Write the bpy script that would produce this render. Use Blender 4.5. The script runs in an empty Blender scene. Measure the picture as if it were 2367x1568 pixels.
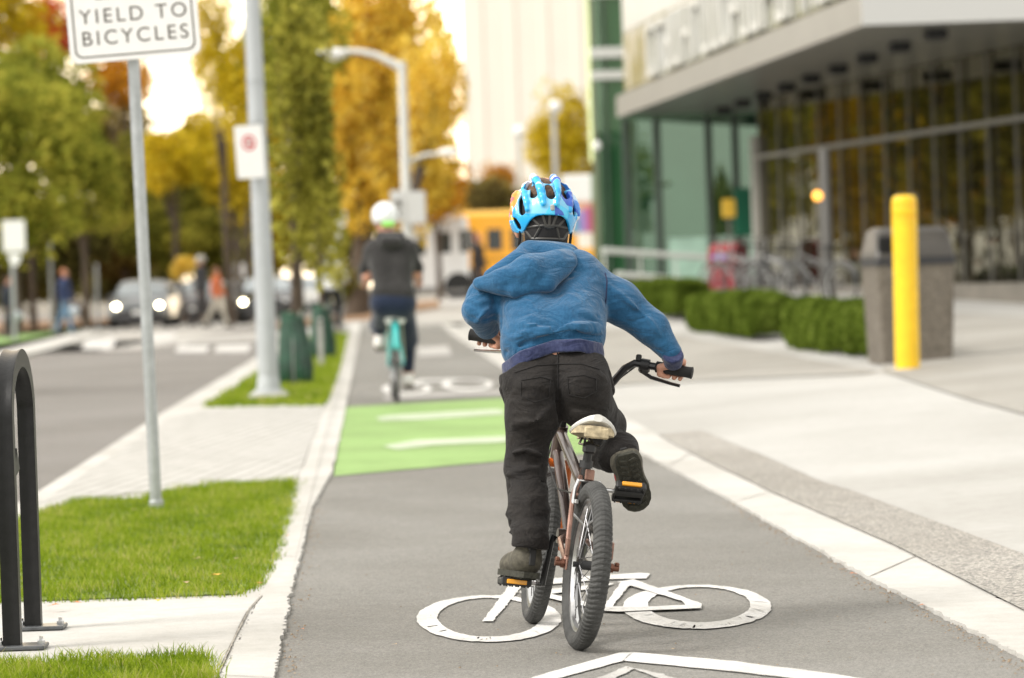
import bpy, bmesh, math, random
import numpy as np
from mathutils import Vector, Matrix
R_ = math.radians
rnd = random.Random(7)
nrs = np.random.RandomState(3)
scene = bpy.context.scene
COL = scene.collection
# ------------------------------------------------------------------ camera
F = 7800.0                      # focal length in 2367-wide picture units
ROLL = R_(-1.9)
PITCH = math.atan(134 * math.cos(ROLL) / F)
CAMZ = 1.0
CR = Matrix.Rotation(math.pi / 2 - PITCH, 3, 'X') @ Matrix.Rotation(ROLL, 3, 'Z')
cam_d = bpy.data.cameras.new("camera")
cam = bpy.data.objects.new("camera", cam_d)
COL.objects.link(cam)
cam.matrix_world = Matrix.Translation((0, 0, CAMZ)) @ CR.to_4x4()
cam_d.sensor_width = 36
cam_d.lens = F / 2367 * 36
cam_d.clip_start = 0.1
cam_d.clip_end = 3000
cam_d.dof.use_dof = True
cam_d.dof.focus_distance = 9.5
cam_d.dof.aperture_fstop = 3.7
scene.camera = cam
# ------------------------------------------------------------------ world, sun, exposure
SUN_EL, SUN_AZ = R_(44), R_(-112)     # azimuth from +Y towards +X
w = bpy.data.worlds.new("World")
scene.world = w
w.use_nodes = True
nt = w.node_tree
nt.nodes.clear()
sky = nt.nodes.new('ShaderNodeTexSky')
sky.sky_type = 'NISHITA'
sky.sun_disc = False
sky.sun_elevation = SUN_EL
sky.sun_rotation = SUN_AZ
sky.air_density = 1.0
sky.dust_density = 4.0
sky.ozone_density = 1.0
hs = nt.nodes.new('ShaderNodeHueSaturation')
hs.inputs['Saturation'].default_value = 0.25
tint = nt.nodes.new('ShaderNodeMix')
tint.data_type = 'RGBA'
tint.blend_type = 'MULTIPLY'
tint.inputs[0].default_value = 1.0
tint.inputs[7].default_value = (1.0, 0.99, 0.97, 1)
bg = nt.nodes.new('ShaderNodeBackground')
bg.inputs[1].default_value = 0.13
wo = nt.nodes.new('ShaderNodeOutputWorld')
cloud = nt.nodes.new('ShaderNodeMix'); cloud.data_type = 'RGBA'; cloud.inputs[0].default_value = 0.55
cloud.inputs[7].default_value = (8.6, 8.4, 7.9, 1)      # even bright cloud cover mixed into the sky
nt.links.new(sky.outputs[0], hs.inputs['Color'])
nt.links.new(hs.outputs[0], cloud.inputs[6])
nt.links.new(cloud.outputs[2], tint.inputs[6])
# warm glow lobe added to the sky low over the end of the street
geo = nt.nodes.new('ShaderNodeTexCoord')
dt = nt.nodes.new('ShaderNodeVectorMath'); dt.operation = 'DOT_PRODUCT'
gd_ = Vector((.0, .985, .17)).normalized()
dt.inputs[1].default_value = tuple(gd_)
nt.links.new(geo.outputs['Generated'], dt.inputs[0])
mrg = nt.nodes.new('ShaderNodeMapRange'); mrg.interpolation_type = 'SMOOTHERSTEP'
mrg.inputs[1].default_value = math.cos(R_(24)); mrg.inputs[2].default_value = 1.0; mrg.inputs[3].default_value = 0; mrg.inputs[4].default_value = 1
nt.links.new(dt.outputs['Value'], mrg.inputs[0])
gl_w = nt.nodes.new('ShaderNodeMix'); gl_w.data_type = 'RGBA'; gl_w.blend_type = 'ADD'
gl_w.inputs[7].default_value = (14, 10.5, 6, 1)
nt.links.new(mrg.outputs[0], gl_w.inputs[0]); nt.links.new(tint.outputs[2], gl_w.inputs[6])
nt.links.new(gl_w.outputs[2], bg.inputs[0])
nt.links.new(bg.outputs[0], wo.inputs[0])
sd = bpy.data.lights.new("sun", 'SUN')
sd.energy = 1.5
sd.angle = R_(17)
sd.color = (1.0, 0.96, 0.91)
so = bpy.data.objects.new("sun", sd)
COL.objects.link(so)
sdir = Vector((math.sin(SUN_AZ) * math.cos(SUN_EL), math.cos(SUN_AZ) * math.cos(SUN_EL), math.sin(SUN_EL)))
so.rotation_euler = sdir.to_track_quat('Z', 'Y').to_euler()
so.location = (0, 0, 40)
scene.view_settings.view_transform = 'Standard'
scene.view_settings.look = 'None'
scene.view_settings.exposure = 0.88
scene.view_settings.gamma = 1
scene.cycles.max_bounces = 8
scene.cycles.transparent_max_bounces = 8

# ------------------------------------------------------------------ picture point -> world
def ray(px, py):
    return CR @ Vector(((px - 1183.5) / F, -(py - 784.0) / F, -1.0))
def P(px, py, d):
    r = ray(px, py)
    return Vector((0, 0, CAMZ)) + r * (d / r.y)
def S(d):                       # metres per picture unit at distance d
    return d / F
def proj(X):
    """world points (...,3) -> picture coordinates"""
    A_ = np.array(CR)
    q = (np.asarray(X) - np.array([0, 0, CAMZ])) @ A_
    return 1183.5 - F * q[..., 0] / q[..., 2], 784 + F * q[..., 1] / q[..., 2]
def flat(px, py, z=0.0):
    r = ray(px, py)
    t = (z - CAMZ) / r.z
    return Vector((r.x * t, r.y * t, z))
KPX = [(2900, 1860), (2367, 1527), (1997, 1335), (1689, 1160), (1480, 1048), (1305, 940), (1160, 850), (1020, 757)]
_k = [flat(*p) for p in KPX]
_ky = [p.y for p in _k]; _kx = [p.x for p in _k]
def L(y):
    if y > _ky[-1]:
        s = (_kx[-1] - _kx[-2]) / (_ky[-1] - _ky[-2])
        return _kx[-1] + s * (y - _ky[-1])
    return float(np.interp(y, _ky, _kx))
def sst(a, b, x):
    t = min(1, max(0, (x - a) / (b - a)))
    return t * t * (3 - 2 * t)
def gz(x, y):
    l = L(y)
    lat = min(0.3, max(0.0, x - l - 0.5) * 0.052)
    lat += 0.38 * sst(38, 62, y) * sst(0.5, 4.0, x - l)
    far = 0.44 * sst(62, 118, y) * sst(-7.0, -3.0, x)
    return max(lat, far)
def G(px, py, zo=0.0):
    r = ray(px, py)
    # march outwards to first hit
    y0 = 2.0
    prev = None
    y = 4.0
    while y < 900:
        x = r.x / r.y * y
        z = CAMZ + r.z / r.y * y
        dz = z - (gz(x, y) + zo)
        if dz < 0:
            lo, hi = y0, y
            for _ in range(30):
                m = (lo + hi) / 2
                if CAMZ + r.z / r.y * m - gz(r.x / r.y * m, m) - zo > 0: lo = m
                else: hi = m
            y = (lo + hi) / 2
            x = r.x / r.y * y
            return Vector((x, y, gz(x, y) + zo))
        y0 = y
        y *= 1.02
    return Vector((r.x / r.y * 900, 900, zo))

# ------------------------------------------------------------------ materials
MATS = {}
def mat(name, col, rough=0.6, metal=0.0, var=0.0, vscale=8.0, col2=None, bump=0.0, bscale=60.0, spec=0.5,
        emit=0.0, coat=0.0, detail=6.0, bdist=0.01, sheen=0.0):
    if name in MATS: return MATS[name]
    m = bpy.data.materials.new(name)
    m.use_nodes = True
    n = m.node_tree.nodes; l = m.node_tree.links
    b = n['Principled BSDF']
    b.inputs['Roughness'].default_value = rough
    b.inputs['Metallic'].default_value = metal
    b.inputs['Specular IOR Level'].default_value = spec
    b.inputs['Coat Weight'].default_value = coat
    if sheen: b.inputs['Sheen Weight'].default_value = sheen
    c = (*col, 1)
    tc = n.new('ShaderNodeTexCoord')
    if var > 0 or col2:
        nz = n.new('ShaderNodeTexNoise')
        nz.inputs['Scale'].default_value = vscale
        nz.inputs['Detail'].default_value = detail
        nz.inputs['Roughness'].default_value = 0.6
        l.new(tc.outputs['Object'], nz.inputs['Vector'])
        cr = n.new('ShaderNodeValToRGB')
        cr.color_ramp.elements[0].position = 0.32
        cr.color_ramp.elements[1].position = 0.68
        if col2:
            cr.color_ramp.elements[0].color = c
            cr.color_ramp.elements[1].color = (*col2, 1)
        else:
            cr.color_ramp.elements[0].color = (*[max(0, x * (1 - var)) for x in col], 1)
            cr.color_ramp.elements[1].color = (*[min(1, x * (1 + var)) for x in col], 1)
        l.new(nz.outputs[0], cr.inputs[0])
        l.new(cr.outputs[0], b.inputs['Base Color'])
    else:
        b.inputs['Base Color'].default_value = c
    if bump > 0:
        nb = n.new('ShaderNodeTexNoise')
        nb.inputs['Scale'].default_value = bscale
        nb.inputs['Detail'].default_value = 4
        l.new(tc.outputs['Object'], nb.inputs['Vector'])
        bp = n.new('ShaderNodeBump')
        bp.inputs['Strength'].default_value = bump
        bp.inputs['Distance'].default_value = bdist
        l.new(nb.outputs[0], bp.inputs['Height'])
        l.new(bp.outputs[0], b.inputs['Normal'])
    if emit:
        b.inputs['Emission Color'].default_value = c
        b.inputs['Emission Strength'].default_value = emit
    MATS[name] = m
    return m

def nodes_of(name):
    m = bpy.data.materials.new(name); m.use_nodes = True
    MATS[name] = m
    return m, m.node_tree.nodes, m.node_tree.links, m.node_tree.nodes['Principled BSDF']

def speckle_mat(name, base, base2, speck, speck2, sscale=180, amount=0.5, patch=1.2, rough=0.85, bump=0.5, fine=500, crack=None):
    """asphalt / concrete: broad patches, fine grain and stones"""
    m, n, l, b = nodes_of(name)
    tc = n.new('ShaderNodeTexCoord')
    n1 = n.new('ShaderNodeTexNoise'); n1.inputs['Scale'].default_value = patch; n1.inputs['Detail'].default_value = 8; n1.inputs['Roughness'].default_value = 0.65
    l.new(tc.outputs['Object'], n1.inputs['Vector'])
    r1 = n.new('ShaderNodeValToRGB'); r1.color_ramp.elements[0].position = .3; r1.color_ramp.elements[1].position = .7
    r1.color_ramp.elements[0].color = (*base, 1); r1.color_ramp.elements[1].color = (*base2, 1)
    l.new(n1.outputs[0], r1.inputs[0])
    v = n.new('ShaderNodeTexVoronoi'); v.inputs['Scale'].default_value = sscale
    l.new(tc.outputs['Object'], v.inputs['Vector'])
    r2 = n.new('ShaderNodeValToRGB'); r2.color_ramp.elements[0].color = (*speck, 1); r2.color_ramp.elements[1].color = (*speck2, 1)
    sp = n.new('ShaderNodeSeparateColor'); l.new(v.outputs['Color'], sp.inputs[0]); l.new(sp.outputs[0], r2.inputs[0])
    mx = n.new('ShaderNodeMix'); mx.data_type = 'RGBA'; mx.inputs[0].default_value = amount
    l.new(r1.outputs[0], mx.inputs[6]); l.new(r2.outputs[0], mx.inputs[7])
    out = mx.outputs[2]
    # broad weathered patches
    n5 = n.new('ShaderNodeTexNoise'); n5.inputs['Scale'].default_value = patch * .35; n5.inputs['Detail'].default_value = 3; n5.inputs['Distortion'].default_value = 1.5
    l.new(tc.outputs['Object'], n5.inputs['Vector'])
    r5 = n.new('ShaderNodeValToRGB'); r5.color_ramp.elements[0].position = .38; r5.color_ramp.elements[1].position = .62
    r5.color_ramp.elements[0].color = (.84, .83, .81, 1); r5.color_ramp.elements[1].color = (1.06, 1.06, 1.06, 1)
    l.new(n5.outputs[0], r5.inputs[0])
    m5 = n.new('ShaderNodeMix'); m5.data_type = 'RGBA'; m5.blend_type = 'MULTIPLY'; m5.inputs[0].default_value = .8
    l.new(out, m5.inputs[6]); l.new(r5.outputs[0], m5.inputs[7]); out = m5.outputs[2]
    # elongated stains
    n3 = n.new('ShaderNodeTexNoise'); n3.inputs['Scale'].default_value = 14; n3.inputs['Detail'].default_value = 10; n3.inputs['Roughness'].default_value = .75
    l.new(tc.outputs['Object'], n3.inputs['Vector'])
    r3 = n.new('ShaderNodeValToRGB'); r3.color_ramp.elements[0].position = .25; r3.color_ramp.elements[1].position = .6
    r3.color_ramp.elements[0].color = (.72, .7, .67, 1); r3.color_ramp.elements[1].color = (1, 1, 1, 1)
    l.new(n3.outputs[0], r3.inputs[0])
    mm = n.new('ShaderNodeMix'); mm.data_type = 'RGBA'; mm.blend_type = 'MULTIPLY'; mm.inputs[0].default_value = 0.55
    l.new(out, mm.inputs[6]); l.new(r3.outputs[0], mm.inputs[7])
    l.new(mm.outputs[2], b.inputs['Base Color'])
    b.inputs['Roughness'].default_value = rough
    b.inputs['Specular IOR Level'].default_value = 0.3
    nb = n.new('ShaderNodeTexNoise'); nb.inputs['Scale'].default_value = fine; nb.inputs['Detail'].default_value = 3
    l.new(tc.outputs['Object'], nb.inputs['Vector'])
    bp = n.new('ShaderNodeBump'); bp.inputs['Strength'].default_value = bump; bp.inputs['Distance'].default_value = 0.004
    l.new(nb.outputs[0], bp.inputs['Height']); l.new(bp.outputs[0], b.inputs['Normal'])
    return m

def leaf_mat(name, cols, scale=0.6, trans=0.45):
    m = bpy.data.materials.new(name); m.use_nodes = True
    MATS[name] = m
    n = m.node_tree.nodes; l = m.node_tree.links
    n.clear()
    at = n.new('ShaderNodeAttribute'); at.attribute_name = 'tint'
    cr = n.new('ShaderNodeValToRGB')
    els = cr.color_ramp.elements
    while len(els) < len(cols): els.new(0.5)
    for i, c in enumerate(cols):
        els[i].position = i / (len(cols) - 1)
        els[i].color = (*c, 1)
    l.new(at.outputs['Fac'], cr.inputs[0])
    d = n.new('ShaderNodeBsdfDiffuse'); t = n.new('ShaderNodeBsdfTranslucent')
    l.new(cr.outputs[0], d.inputs[0]); l.new(cr.outputs[0], t.inputs[0])
    mx = n.new('ShaderNodeMixShader'); mx.inputs[0].default_value = trans
    l.new(d.outputs[0], mx.inputs[1]); l.new(t.outputs[0], mx.inputs[2])
    o = n.new('ShaderNodeOutputMaterial'); l.new(mx.outputs[0], o.inputs[0])
    return m

# ------------------------------------------------------------------ objects
def tag(o, label=None, cat=None, group=None, kind=None):
    if label: o['label'] = label
    if cat: o['category'] = cat
    if group: o['group'] = group
    if kind: o['kind'] = kind
    return o
def empty(name, loc=(0, 0, 0), rz=0.0, label=None, cat=None, group=None, M=None):
    o = bpy.data.objects.new(name, None)
    COL.objects.link(o)
    o.empty_display_size = 0.1
    if M is not None: o.matrix_world = M
    else:
        o.location = loc; o.rotation_euler = (0, 0, rz)
    tag(o, label, cat, group)
    return o
def link_mesh(name, me, m=None, parent=None, inv=None, smooth=True):
    """inv: mesh data are world coordinates, bring them into the parent's space"""
    if inv is not None: me.transform(inv)
    if m is not None and not me.materials: me.materials.append(m)
    if smooth:
        me.polygons.foreach_set('use_smooth', [True] * len(me.polygons))
    o = bpy.data.objects.new(name, me)
    COL.objects.link(o)
    if parent is not None: o.parent = parent
    return o
def copy_tree(o, parent=None):
    c = o.copy(); COL.objects.link(c); c.parent = parent
    for ch in list(o.children): copy_tree(ch, c)
    return c

class MB:
    def __init__(s): s.v = []; s.f = []
    def add(s, vs, fs):
        k = len(s.v)
        s.v += [Vector(v) for v in vs]
        s.f += [tuple(i + k for i in f) for f in fs]
        return s
    def box(s, c, size, rot=None, bev=0.0):
        hx, hy, hz = size[0] / 2, size[1] / 2, size[2] / 2
        c = Vector(c)
        if bev > 0:
            b = min(bev, hx * .9, hy * .9, hz * .9)
            vs = []; idx = {}
            for sx in (-1, 1):
                for sy in (-1, 1):
                    for sz in (-1, 1):
                        for a in range(3):
                            p = [sx * hx, sy * hy, sz * hz]
                            sg = (sx, sy, sz)
                            for q in range(3):
                                if q != a: p[q] -= sg[q] * b
                            idx[(sx, sy, sz, a)] = len(vs); vs.append(Vector(p))
            fs = []
            for a in range(3):
                o1, o2 = (a + 1) % 3, (a + 2) % 3
                for sa in (-1, 1):
                    q = []
                    for (s1, s2) in ((-1, -1), (1, -1), (1, 1), (-1, 1)):
                        k = [0, 0, 0]; k[a] = sa; k[o1] = s1; k[o2] = s2
                        q.append(idx[(*k, a)])
                    fs.append(tuple(q if sa > 0 else q[::-1]))
                for s1 in (-1, 1):
                    for s2 in (-1, 1):
                        k0 = [0, 0, 0]; k0[a] = -1; k0[o1] = s1; k0[o2] = s2
                        k1 = list(k0); k1[a] = 1
                        q = (idx[(*k0, o1)], idx[(*k1, o1)], idx[(*k1, o2)], idx[(*k0, o2)])
                        fs.append(q if s1 * s2 < 0 else q[::-1])
            for sx in (-1, 1):
                for sy in (-1, 1):
                    for sz in (-1, 1):
                        t = (idx[(sx, sy, sz, 0)], idx[(sx, sy, sz, 1)], idx[(sx, sy, sz, 2)])
                        fs.append(t if sx * sy * sz > 0 else t[::-1])
        else:
            vs = [Vector((x, y, z)) for x in (-hx, hx) for y in (-hy, hy) for z in (-hz, hz)]
            fs = [(0, 1, 3, 2), (4, 6, 7, 5), (0, 4, 5, 1), (2, 3, 7, 6), (0, 2, 6, 4), (1, 5, 7, 3)]
        if rot is not None: vs = [rot @ v for v in vs]
        return s.add([v + c for v in vs], fs)
    def tube(s, pts, rad, seg=10, caps=True, closed=False, flat_=None):
        pts = [Vector(p) for p in pts]
        n = len(pts)
        if not hasattr(rad, '__len__'): rad = [rad] * n
        t = []
        for i in range(n):
            if closed: d = pts[(i + 1) % n] - pts[i - 1]
            else: d = pts[min(i + 1, n - 1)] - pts[max(i - 1, 0)]
            t.append(d.normalized())
        up = Vector((0, 0, 1)) if abs(t[0].z) < .9 else Vector((1, 0, 0))
        u = t[0].cross(up).normalized()
        vs = []; fs = []
        for i in range(n):
            u = (u - t[i] * u.dot(t[i])).normalized()
            v = t[i].cross(u)
            for k in range(seg):
                a = 2 * math.pi * k / seg
                vs.append(pts[i] + (u * math.cos(a) + v * math.sin(a)) * rad[i])
        m = n if closed else n - 1
        for i in range(m):
            for k in range(seg):
                a, b = i * seg + k, i * seg + (k + 1) % seg
                c, d = ((i + 1) % n) * seg + (k + 1) % seg, ((i + 1) % n) * seg + k
                fs.append((a, b, c, d))
        if caps and not closed:
            fs.append(tuple(range(seg))[::-1]); fs.append(tuple((n - 1) * seg + k for k in range(seg)))
        return s.add(vs, fs)
    def cyl(s, a, b, r, seg=16, r2=None):
        return s.tube([a, b], [r, r if r2 is None else r2], seg)
    def lathe(s, prof, M=None, seg=24):
        vs = []; fs = []
        n = len(prof)
        for (r, z) in prof:
            for k in range(seg):
                a = 2 * math.pi * k / seg
                vs.append(Vector((r * math.cos(a), r * math.sin(a), z)))
        for i in range(n - 1):
            for k in range(seg):
                fs.append((i * seg + k, i * seg + (k + 1) % seg, (i + 1) * seg + (k + 1) % seg, (i + 1) * seg + k))
        if prof[0][0] > 1e-5: fs.append(tuple(range(seg))[::-1])
        if prof[-1][0] > 1e-5: fs.append(tuple((n - 1) * seg + k for k in range(seg)))
        if M is not None: vs = [M @ v for v in vs]
        return s.add(vs, fs)
    def prism(s, poly, z0, z1, M=None):
        """poly: list of 2D points, extruded along z"""
        n = len(poly)
        vs = [Vector((p[0], p[1], z0)) for p in poly] + [Vector((p[0], p[1], z1)) for p in poly]
        fs = [tuple(range(n))[::-1], tuple(range(n, 2 * n))]
        for i in range(n): fs.append((i, (i + 1) % n, n + (i + 1) % n, n + i))
        if M is not None: vs = [M @ v for v in vs]
        return s.add(vs, fs)
    def ell(s, c, r, R=None, seg=16, rings=10):
        vs = []; fs = []
        for i in range(rings + 1):
            th = math.pi * i / rings
            for k in range(seg):
                a = 2 * math.pi * k / seg
                v = Vector((r[0] * math.sin(th) * math.cos(a), r[1] * math.sin(th) * math.sin(a), r[2] * math.cos(th)))
                if R is not None: v = R @ v
                vs.append(v + Vector(c))
        for i in range(rings):
            for k in range(seg):
                fs.append((i * seg + k, (i + 1) * seg + k, (i + 1) * seg + (k + 1) % seg, i * seg + (k + 1) % seg))
        return s.add(vs, fs)
    def build(s, name, m, parent=None, inv=None, smooth=False, auto=True):
        me = bpy.data.meshes.new(name)
        me.from_pydata([tuple(v) for v in s.v], [], s.f)
        bm = bmesh.new(); bm.from_mesh(me)
        bmesh.ops.remove_doubles(bm, verts=bm.verts, dist=1e-6)
        bmesh.ops.recalc_face_normals(bm, faces=bm.faces)
        if auto:
            for e in bm.edges:
                if len(e.link_faces) == 2 and e.calc_face_angle(0) > 0.6: e.smooth = False
            for f in bm.faces: f.smooth = True
        bm.to_mesh(me); bm.free()
        return link_mesh(name, me, m, parent, inv, smooth=False)

# ------------------------------------------------------------------ implicit surfaces
def surf_nets(Fd, o, h):
    sh = np.array(Fd.shape)
    st = np.array([sh[1] * sh[2], sh[2], 1])
    N = int(np.prod(sh))
    acc = np.zeros((3, N)); cnt = np.zeros(N)
    quads = []
    Sg = Fd < 0
    for ax in range(3):
        sl0 = [slice(None)] * 3; sl1 = [slice(None)] * 3
        sl0[ax] = slice(0, -1); sl1[ax] = slice(1, None)
        ch = Sg[tuple(sl0)] != Sg[tuple(sl1)]
        idx = np.argwhere(ch)
        if not len(idx): continue
        u, v = (ax + 1) % 3, (ax + 2) % 3
        ok = (idx[:, u] > 0) & (idx[:, v] > 0)
        idx = idx[ok]
        fl = idx @ st
        fa = Fd.reshape(-1)[fl]; fb = Fd.reshape(-1)[fl + st[ax]]
        t = fa / (fa - fb)
        pos = idx.astype(float); pos[:, ax] += t
        cs = [fl, fl - st[u], fl - st[u] - st[v], fl - st[v]]
        for c in cs:
            cnt += np.bincount(c, minlength=N)
            for q in range(3): acc[q] += np.bincount(c, weights=pos[:, q], minlength=N)
        q = np.stack(cs, 1)
        neg = fa < 0
        q[~neg] = q[~neg][:, ::-1]
        quads.append(q)
    q = np.concatenate(quads)
    used = np.nonzero(cnt)[0]
    mp = -np.ones(N, int); mp[used] = np.arange(len(used))
    V = (acc[:, used] / cnt[used]).T * h + o
    return V, mp[q]
def wob(p, freq, seed=0, n=5):
    """cheap smooth noise, p (...,3) -> about -1..1; freq scalar or 3-vector"""
    r = np.random.RandomState(seed)
    s = 0
    for i in range(n):
        d = r.normal(size=3); d /= np.linalg.norm(d)
        k = d * freq * r.uniform(.6, 1.7)
        s = s + np.sin(p @ k + r.uniform(0, 6.28))
    return s / n * 1.4
def seg_dist(X, a, b):
    a = np.array(a, float); b = np.array(b, float)
    ba = b - a
    t = np.clip(((X - a) @ ba) / max(ba @ ba, 1e-12), 0, 1)
    return np.linalg.norm(X - a - t[..., None] * ba, axis=-1), t
def sdf(name, prims, h, m, parent=None, inv=None, k=0.02, disp=None, folds=(), clip=None, M=None, smooth=1, near=0.03):
    """prims: ('c',a,b,ra,rb[,k]) tapered limb / ('e',centre,radii,R[,k]) ellipsoid / ('-', a,b,ra,rb[,k]) carved limb
       folds: (points, width, height) raised (or sunken) lines on the cloth"""
    lo = np.full(3, 1e9); hi = -lo
    for p in prims:
        if p[0] == 'c':
            for q, r in ((p[1], p[3]), (p[2], p[4])):
                lo = np.minimum(lo, np.array(q) - r); hi = np.maximum(hi, np.array(q) + r)
        elif p[0] == 'e':
            r = max(p[2]); lo = np.minimum(lo, np.array(p[1]) - r); hi = np.maximum(hi, np.array(p[1]) + r)
    pad = 3 * h + 0.008
    lo -= pad; hi += pad
    n = np.ceil((hi - lo) / h).astype(int) + 1
    ax = [lo[i] + h * np.arange(n[i]) for i in range(3)]
    Fd = np.full(n, 1.0, dtype=np.float32).astype(float)
    for p in prims:
        kk = p[5] if p[0] in 'c-' and len(p) > 5 else (p[4] if p[0] == 'e' and len(p) > 4 else k)
        mg = kk + 3 * h + near * .5
        if p[0] == 'e': r = max(p[2]); l_ = np.array(p[1]) - r - mg; h_ = np.array(p[1]) + r + mg
        else:
            r = max(p[3], p[4])
            l_ = np.minimum(p[1], p[2]) - r - mg; h_ = np.maximum(p[1], p[2]) + r + mg
        i0 = np.clip(np.floor((l_ - lo) / h).astype(int), 0, n - 1); i1 = np.clip(np.ceil((h_ - lo) / h).astype(int) + 1, 1, n)
        sl = tuple(slice(i0[q], i1[q]) for q in range(3))
        X = np.stack(np.meshgrid(*[ax[q][sl[q]] for q in range(3)], indexing='ij'), -1)
        if p[0] == 'e':
            d = X - np.array(p[1], float)
            if p[3] is not None: d = d @ np.array(p[3], float)
            rr = np.array(p[2], float)
            k0 = np.linalg.norm(d / rr, axis=-1); k1 = np.linalg.norm(d / rr ** 2, axis=-1)
            dd = k0 * (k0 - 1) / np.maximum(k1, 1e-6)
        else:
            dd, t = seg_dist(X, p[1], p[2]); dd = dd - (p[3] + (p[4] - p[3]) * t)
        f = Fd[sl]
        if p[0] == '-':
            hh = np.maximum(kk - np.abs(f + dd), 0) / max(kk, 1e-6)
            Fd[sl] = np.maximum(f, -dd) + hh * hh * kk / 4
        else:
            hh = np.maximum(kk - np.abs(f - dd), 0) / max(kk, 1e-6)
            Fd[sl] = np.minimum(f, dd) - hh * hh * kk / 4
    if disp is not None or folds or clip is not None:
        msk = np.abs(Fd) < near
        ii = np.argwhere(msk)
        X = lo + ii * h
        v = Fd[msk]
        if disp is not None: v = v + disp(X)
        for (pts, wd, ht) in folds:
            dm = np.full(len(X), 1e9); tt = np.zeros(len(X)); L_ = len(pts) - 1
            for i in range(L_):
                dd, t = seg_dist(X, pts[i], pts[i + 1])
                b = dd < dm
                dm[b] = dd[b]; tt[b] = (i + t[b]) / L_
            v = v - ht * np.exp(-(dm / wd) ** 2) * np.sin(np.clip(tt * .9 + .05, 0, 1) * math.pi) ** .5
        Fd[msk] = v
        if clip is not None:
            X = np.stack(np.meshgrid(*ax, indexing='ij'), -1)
            Fd = np.maximum(Fd, clip(X))
    V, Q = surf_nets(Fd, lo, h)
    me = bpy.data.meshes.new(name)
    me.vertices.add(len(V)); me.vertices.foreach_set('co', V.ravel())
    me.loops.add(len(Q) * 4); me.loops.foreach_set('vertex_index', Q.ravel().astype(np.int32))
    me.polygons.add(len(Q)); me.polygons.foreach_set('loop_start', np.arange(0, len(Q) * 4, 4, dtype=np.int32))
    me.update(calc_edges=True); me.validate()
    if M is not None: me.transform(M)
    if smooth:
        bm = bmesh.new(); bm.from_mesh(me)
        for _ in range(smooth): bmesh.ops.smooth_vert(bm, verts=bm.verts, factor=0.5, use_axis_x=True, use_axis_y=True, use_axis_z=True)
        bm.to_mesh(me); bm.free()
    if name is None: return me
    return link_mesh(name, me, m, parent, inv)

# ------------------------------------------------------------------ ground sheets
def sheet(name, pts, zo, m, kind='structure', cut=None, jit=0.0, thick=0.0, wavy=0, parent=None, zfun=None, label=None):
    """pts: world (x,y) outline; follows the ground height"""
    out = []
    pts = [Vector((p[0], p[1])) for p in pts]
    for i, a in enumerate(pts):
        b = pts[(i + 1) % len(pts)]
        out.append(a)
        if jit:
            mid = (a + b) / 2
            n = int((b - a).length / 0.03) if mid.y < 22 else int((b - a).length / .3)
            n = min(n, 400)
            nn = Vector((-(b - a).y, (b - a).x)).normalized() if n else None
            for j in range(1, n):
                out.append(a.lerp(b, j / n) + nn * (rnd.gauss(0, jit)))
    bm = bmesh.new()
    vs = [bm.verts.new((p.x, p.y, 0)) for p in out]
    f = bm.faces.new(vs)
    bmesh.ops.triangulate(bm, faces=[f], ngon_method='EAR_CLIP')
    xs = [p.x for p in out]; ys = [p.y for p in out]
    if cut:
        def cuts(lo, hi, st):
            return np.arange(math.floor(lo / st) * st + st, hi, st)
        for x in cuts(min(xs), max(xs), cut):
            bmesh.ops.bisect_plane(bm, geom=bm.verts[:] + bm.edges[:] + bm.faces[:], plane_co=(x, 0, 0), plane_no=(1, 0, 0))
        for y in cuts(min(ys), max(ys), cut * 2):
            bmesh.ops.bisect_plane(bm, geom=bm.verts[:] + bm.edges[:] + bm.faces[:], plane_co=(0, y, 0), plane_no=(0, 1, 0))
    zf = zfun or gz
    for v in bm.verts: v.co.z = zf(v.co.x, v.co.y) + zo
    bmesh.ops.recalc_face_normals(bm, faces=bm.faces)
    for f in bm.faces:
        if f.normal.z < 0: f.normal_flip()
    if thick > 0:
        r = bmesh.ops.extrude_face_region(bm, geom=bm.faces[:])
        # extruded copy becomes the top; push the originals down
        top = [g for g in r['geom'] if isinstance(g, bmesh.types.BMVert)]
        ts = set(top)
        for v in bm.verts:
            if v not in ts: v.co.z -= thick
        bmesh.ops.recalc_face_normals(bm, faces=bm.faces)
    me = bpy.data.meshes.new(name)
    bm.to_mesh(me); bm.free()
    o = link_mesh(name, me, m, parent, smooth=False)
    if kind: o['kind'] = kind
    return o
def gp(pts, z=0.0):
    return [G(p[0], p[1], z).xy for p in pts]
# ================================================================== SETTING
asphalt = speckle_mat('asphalt', (.165, .163, .153), (.22, .217, .205), (.08, .077, .07), (.44, .42, .38), sscale=210, amount=.36, patch=.8, bump=.9, fine=260)
asphalt_road = speckle_mat('road_asphalt', (.15, .143, .135), (.2, .19, .18), (.08, .075, .07), (.36, .34, .32), sscale=150, amount=.3, patch=.5, bump=.5, fine=200)
concrete = speckle_mat('concrete', (.44, .43, .40), (.52, .51, .485), (.36, .35, .33), (.6, .585, .555), sscale=260, amount=.25, patch=1.5, bump=.35, fine=180)
conc_grey = speckle_mat('grey_concrete', (.27, .26, .235), (.34, .325, .295), (.22, .21, .19), (.4, .385, .35), sscale=160, amount=.3, patch=1.1, bump=.3, fine=160)
conc_plaza = speckle_mat('plaza_concrete', (.375, .37, .35), (.43, .425, .405), (.34, .33, .31), (.49, .48, .46), sscale=220, amount=.2, patch=.7, bump=.3, fine=160)
aggreg = speckle_mat('exposed_aggregate', (.25, .24, .22), (.31, .3, .275), (.05, .055, .06), (.58, .54, .48), sscale=125, amount=.75, patch=.6, bump=1.0, fine=120)
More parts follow.
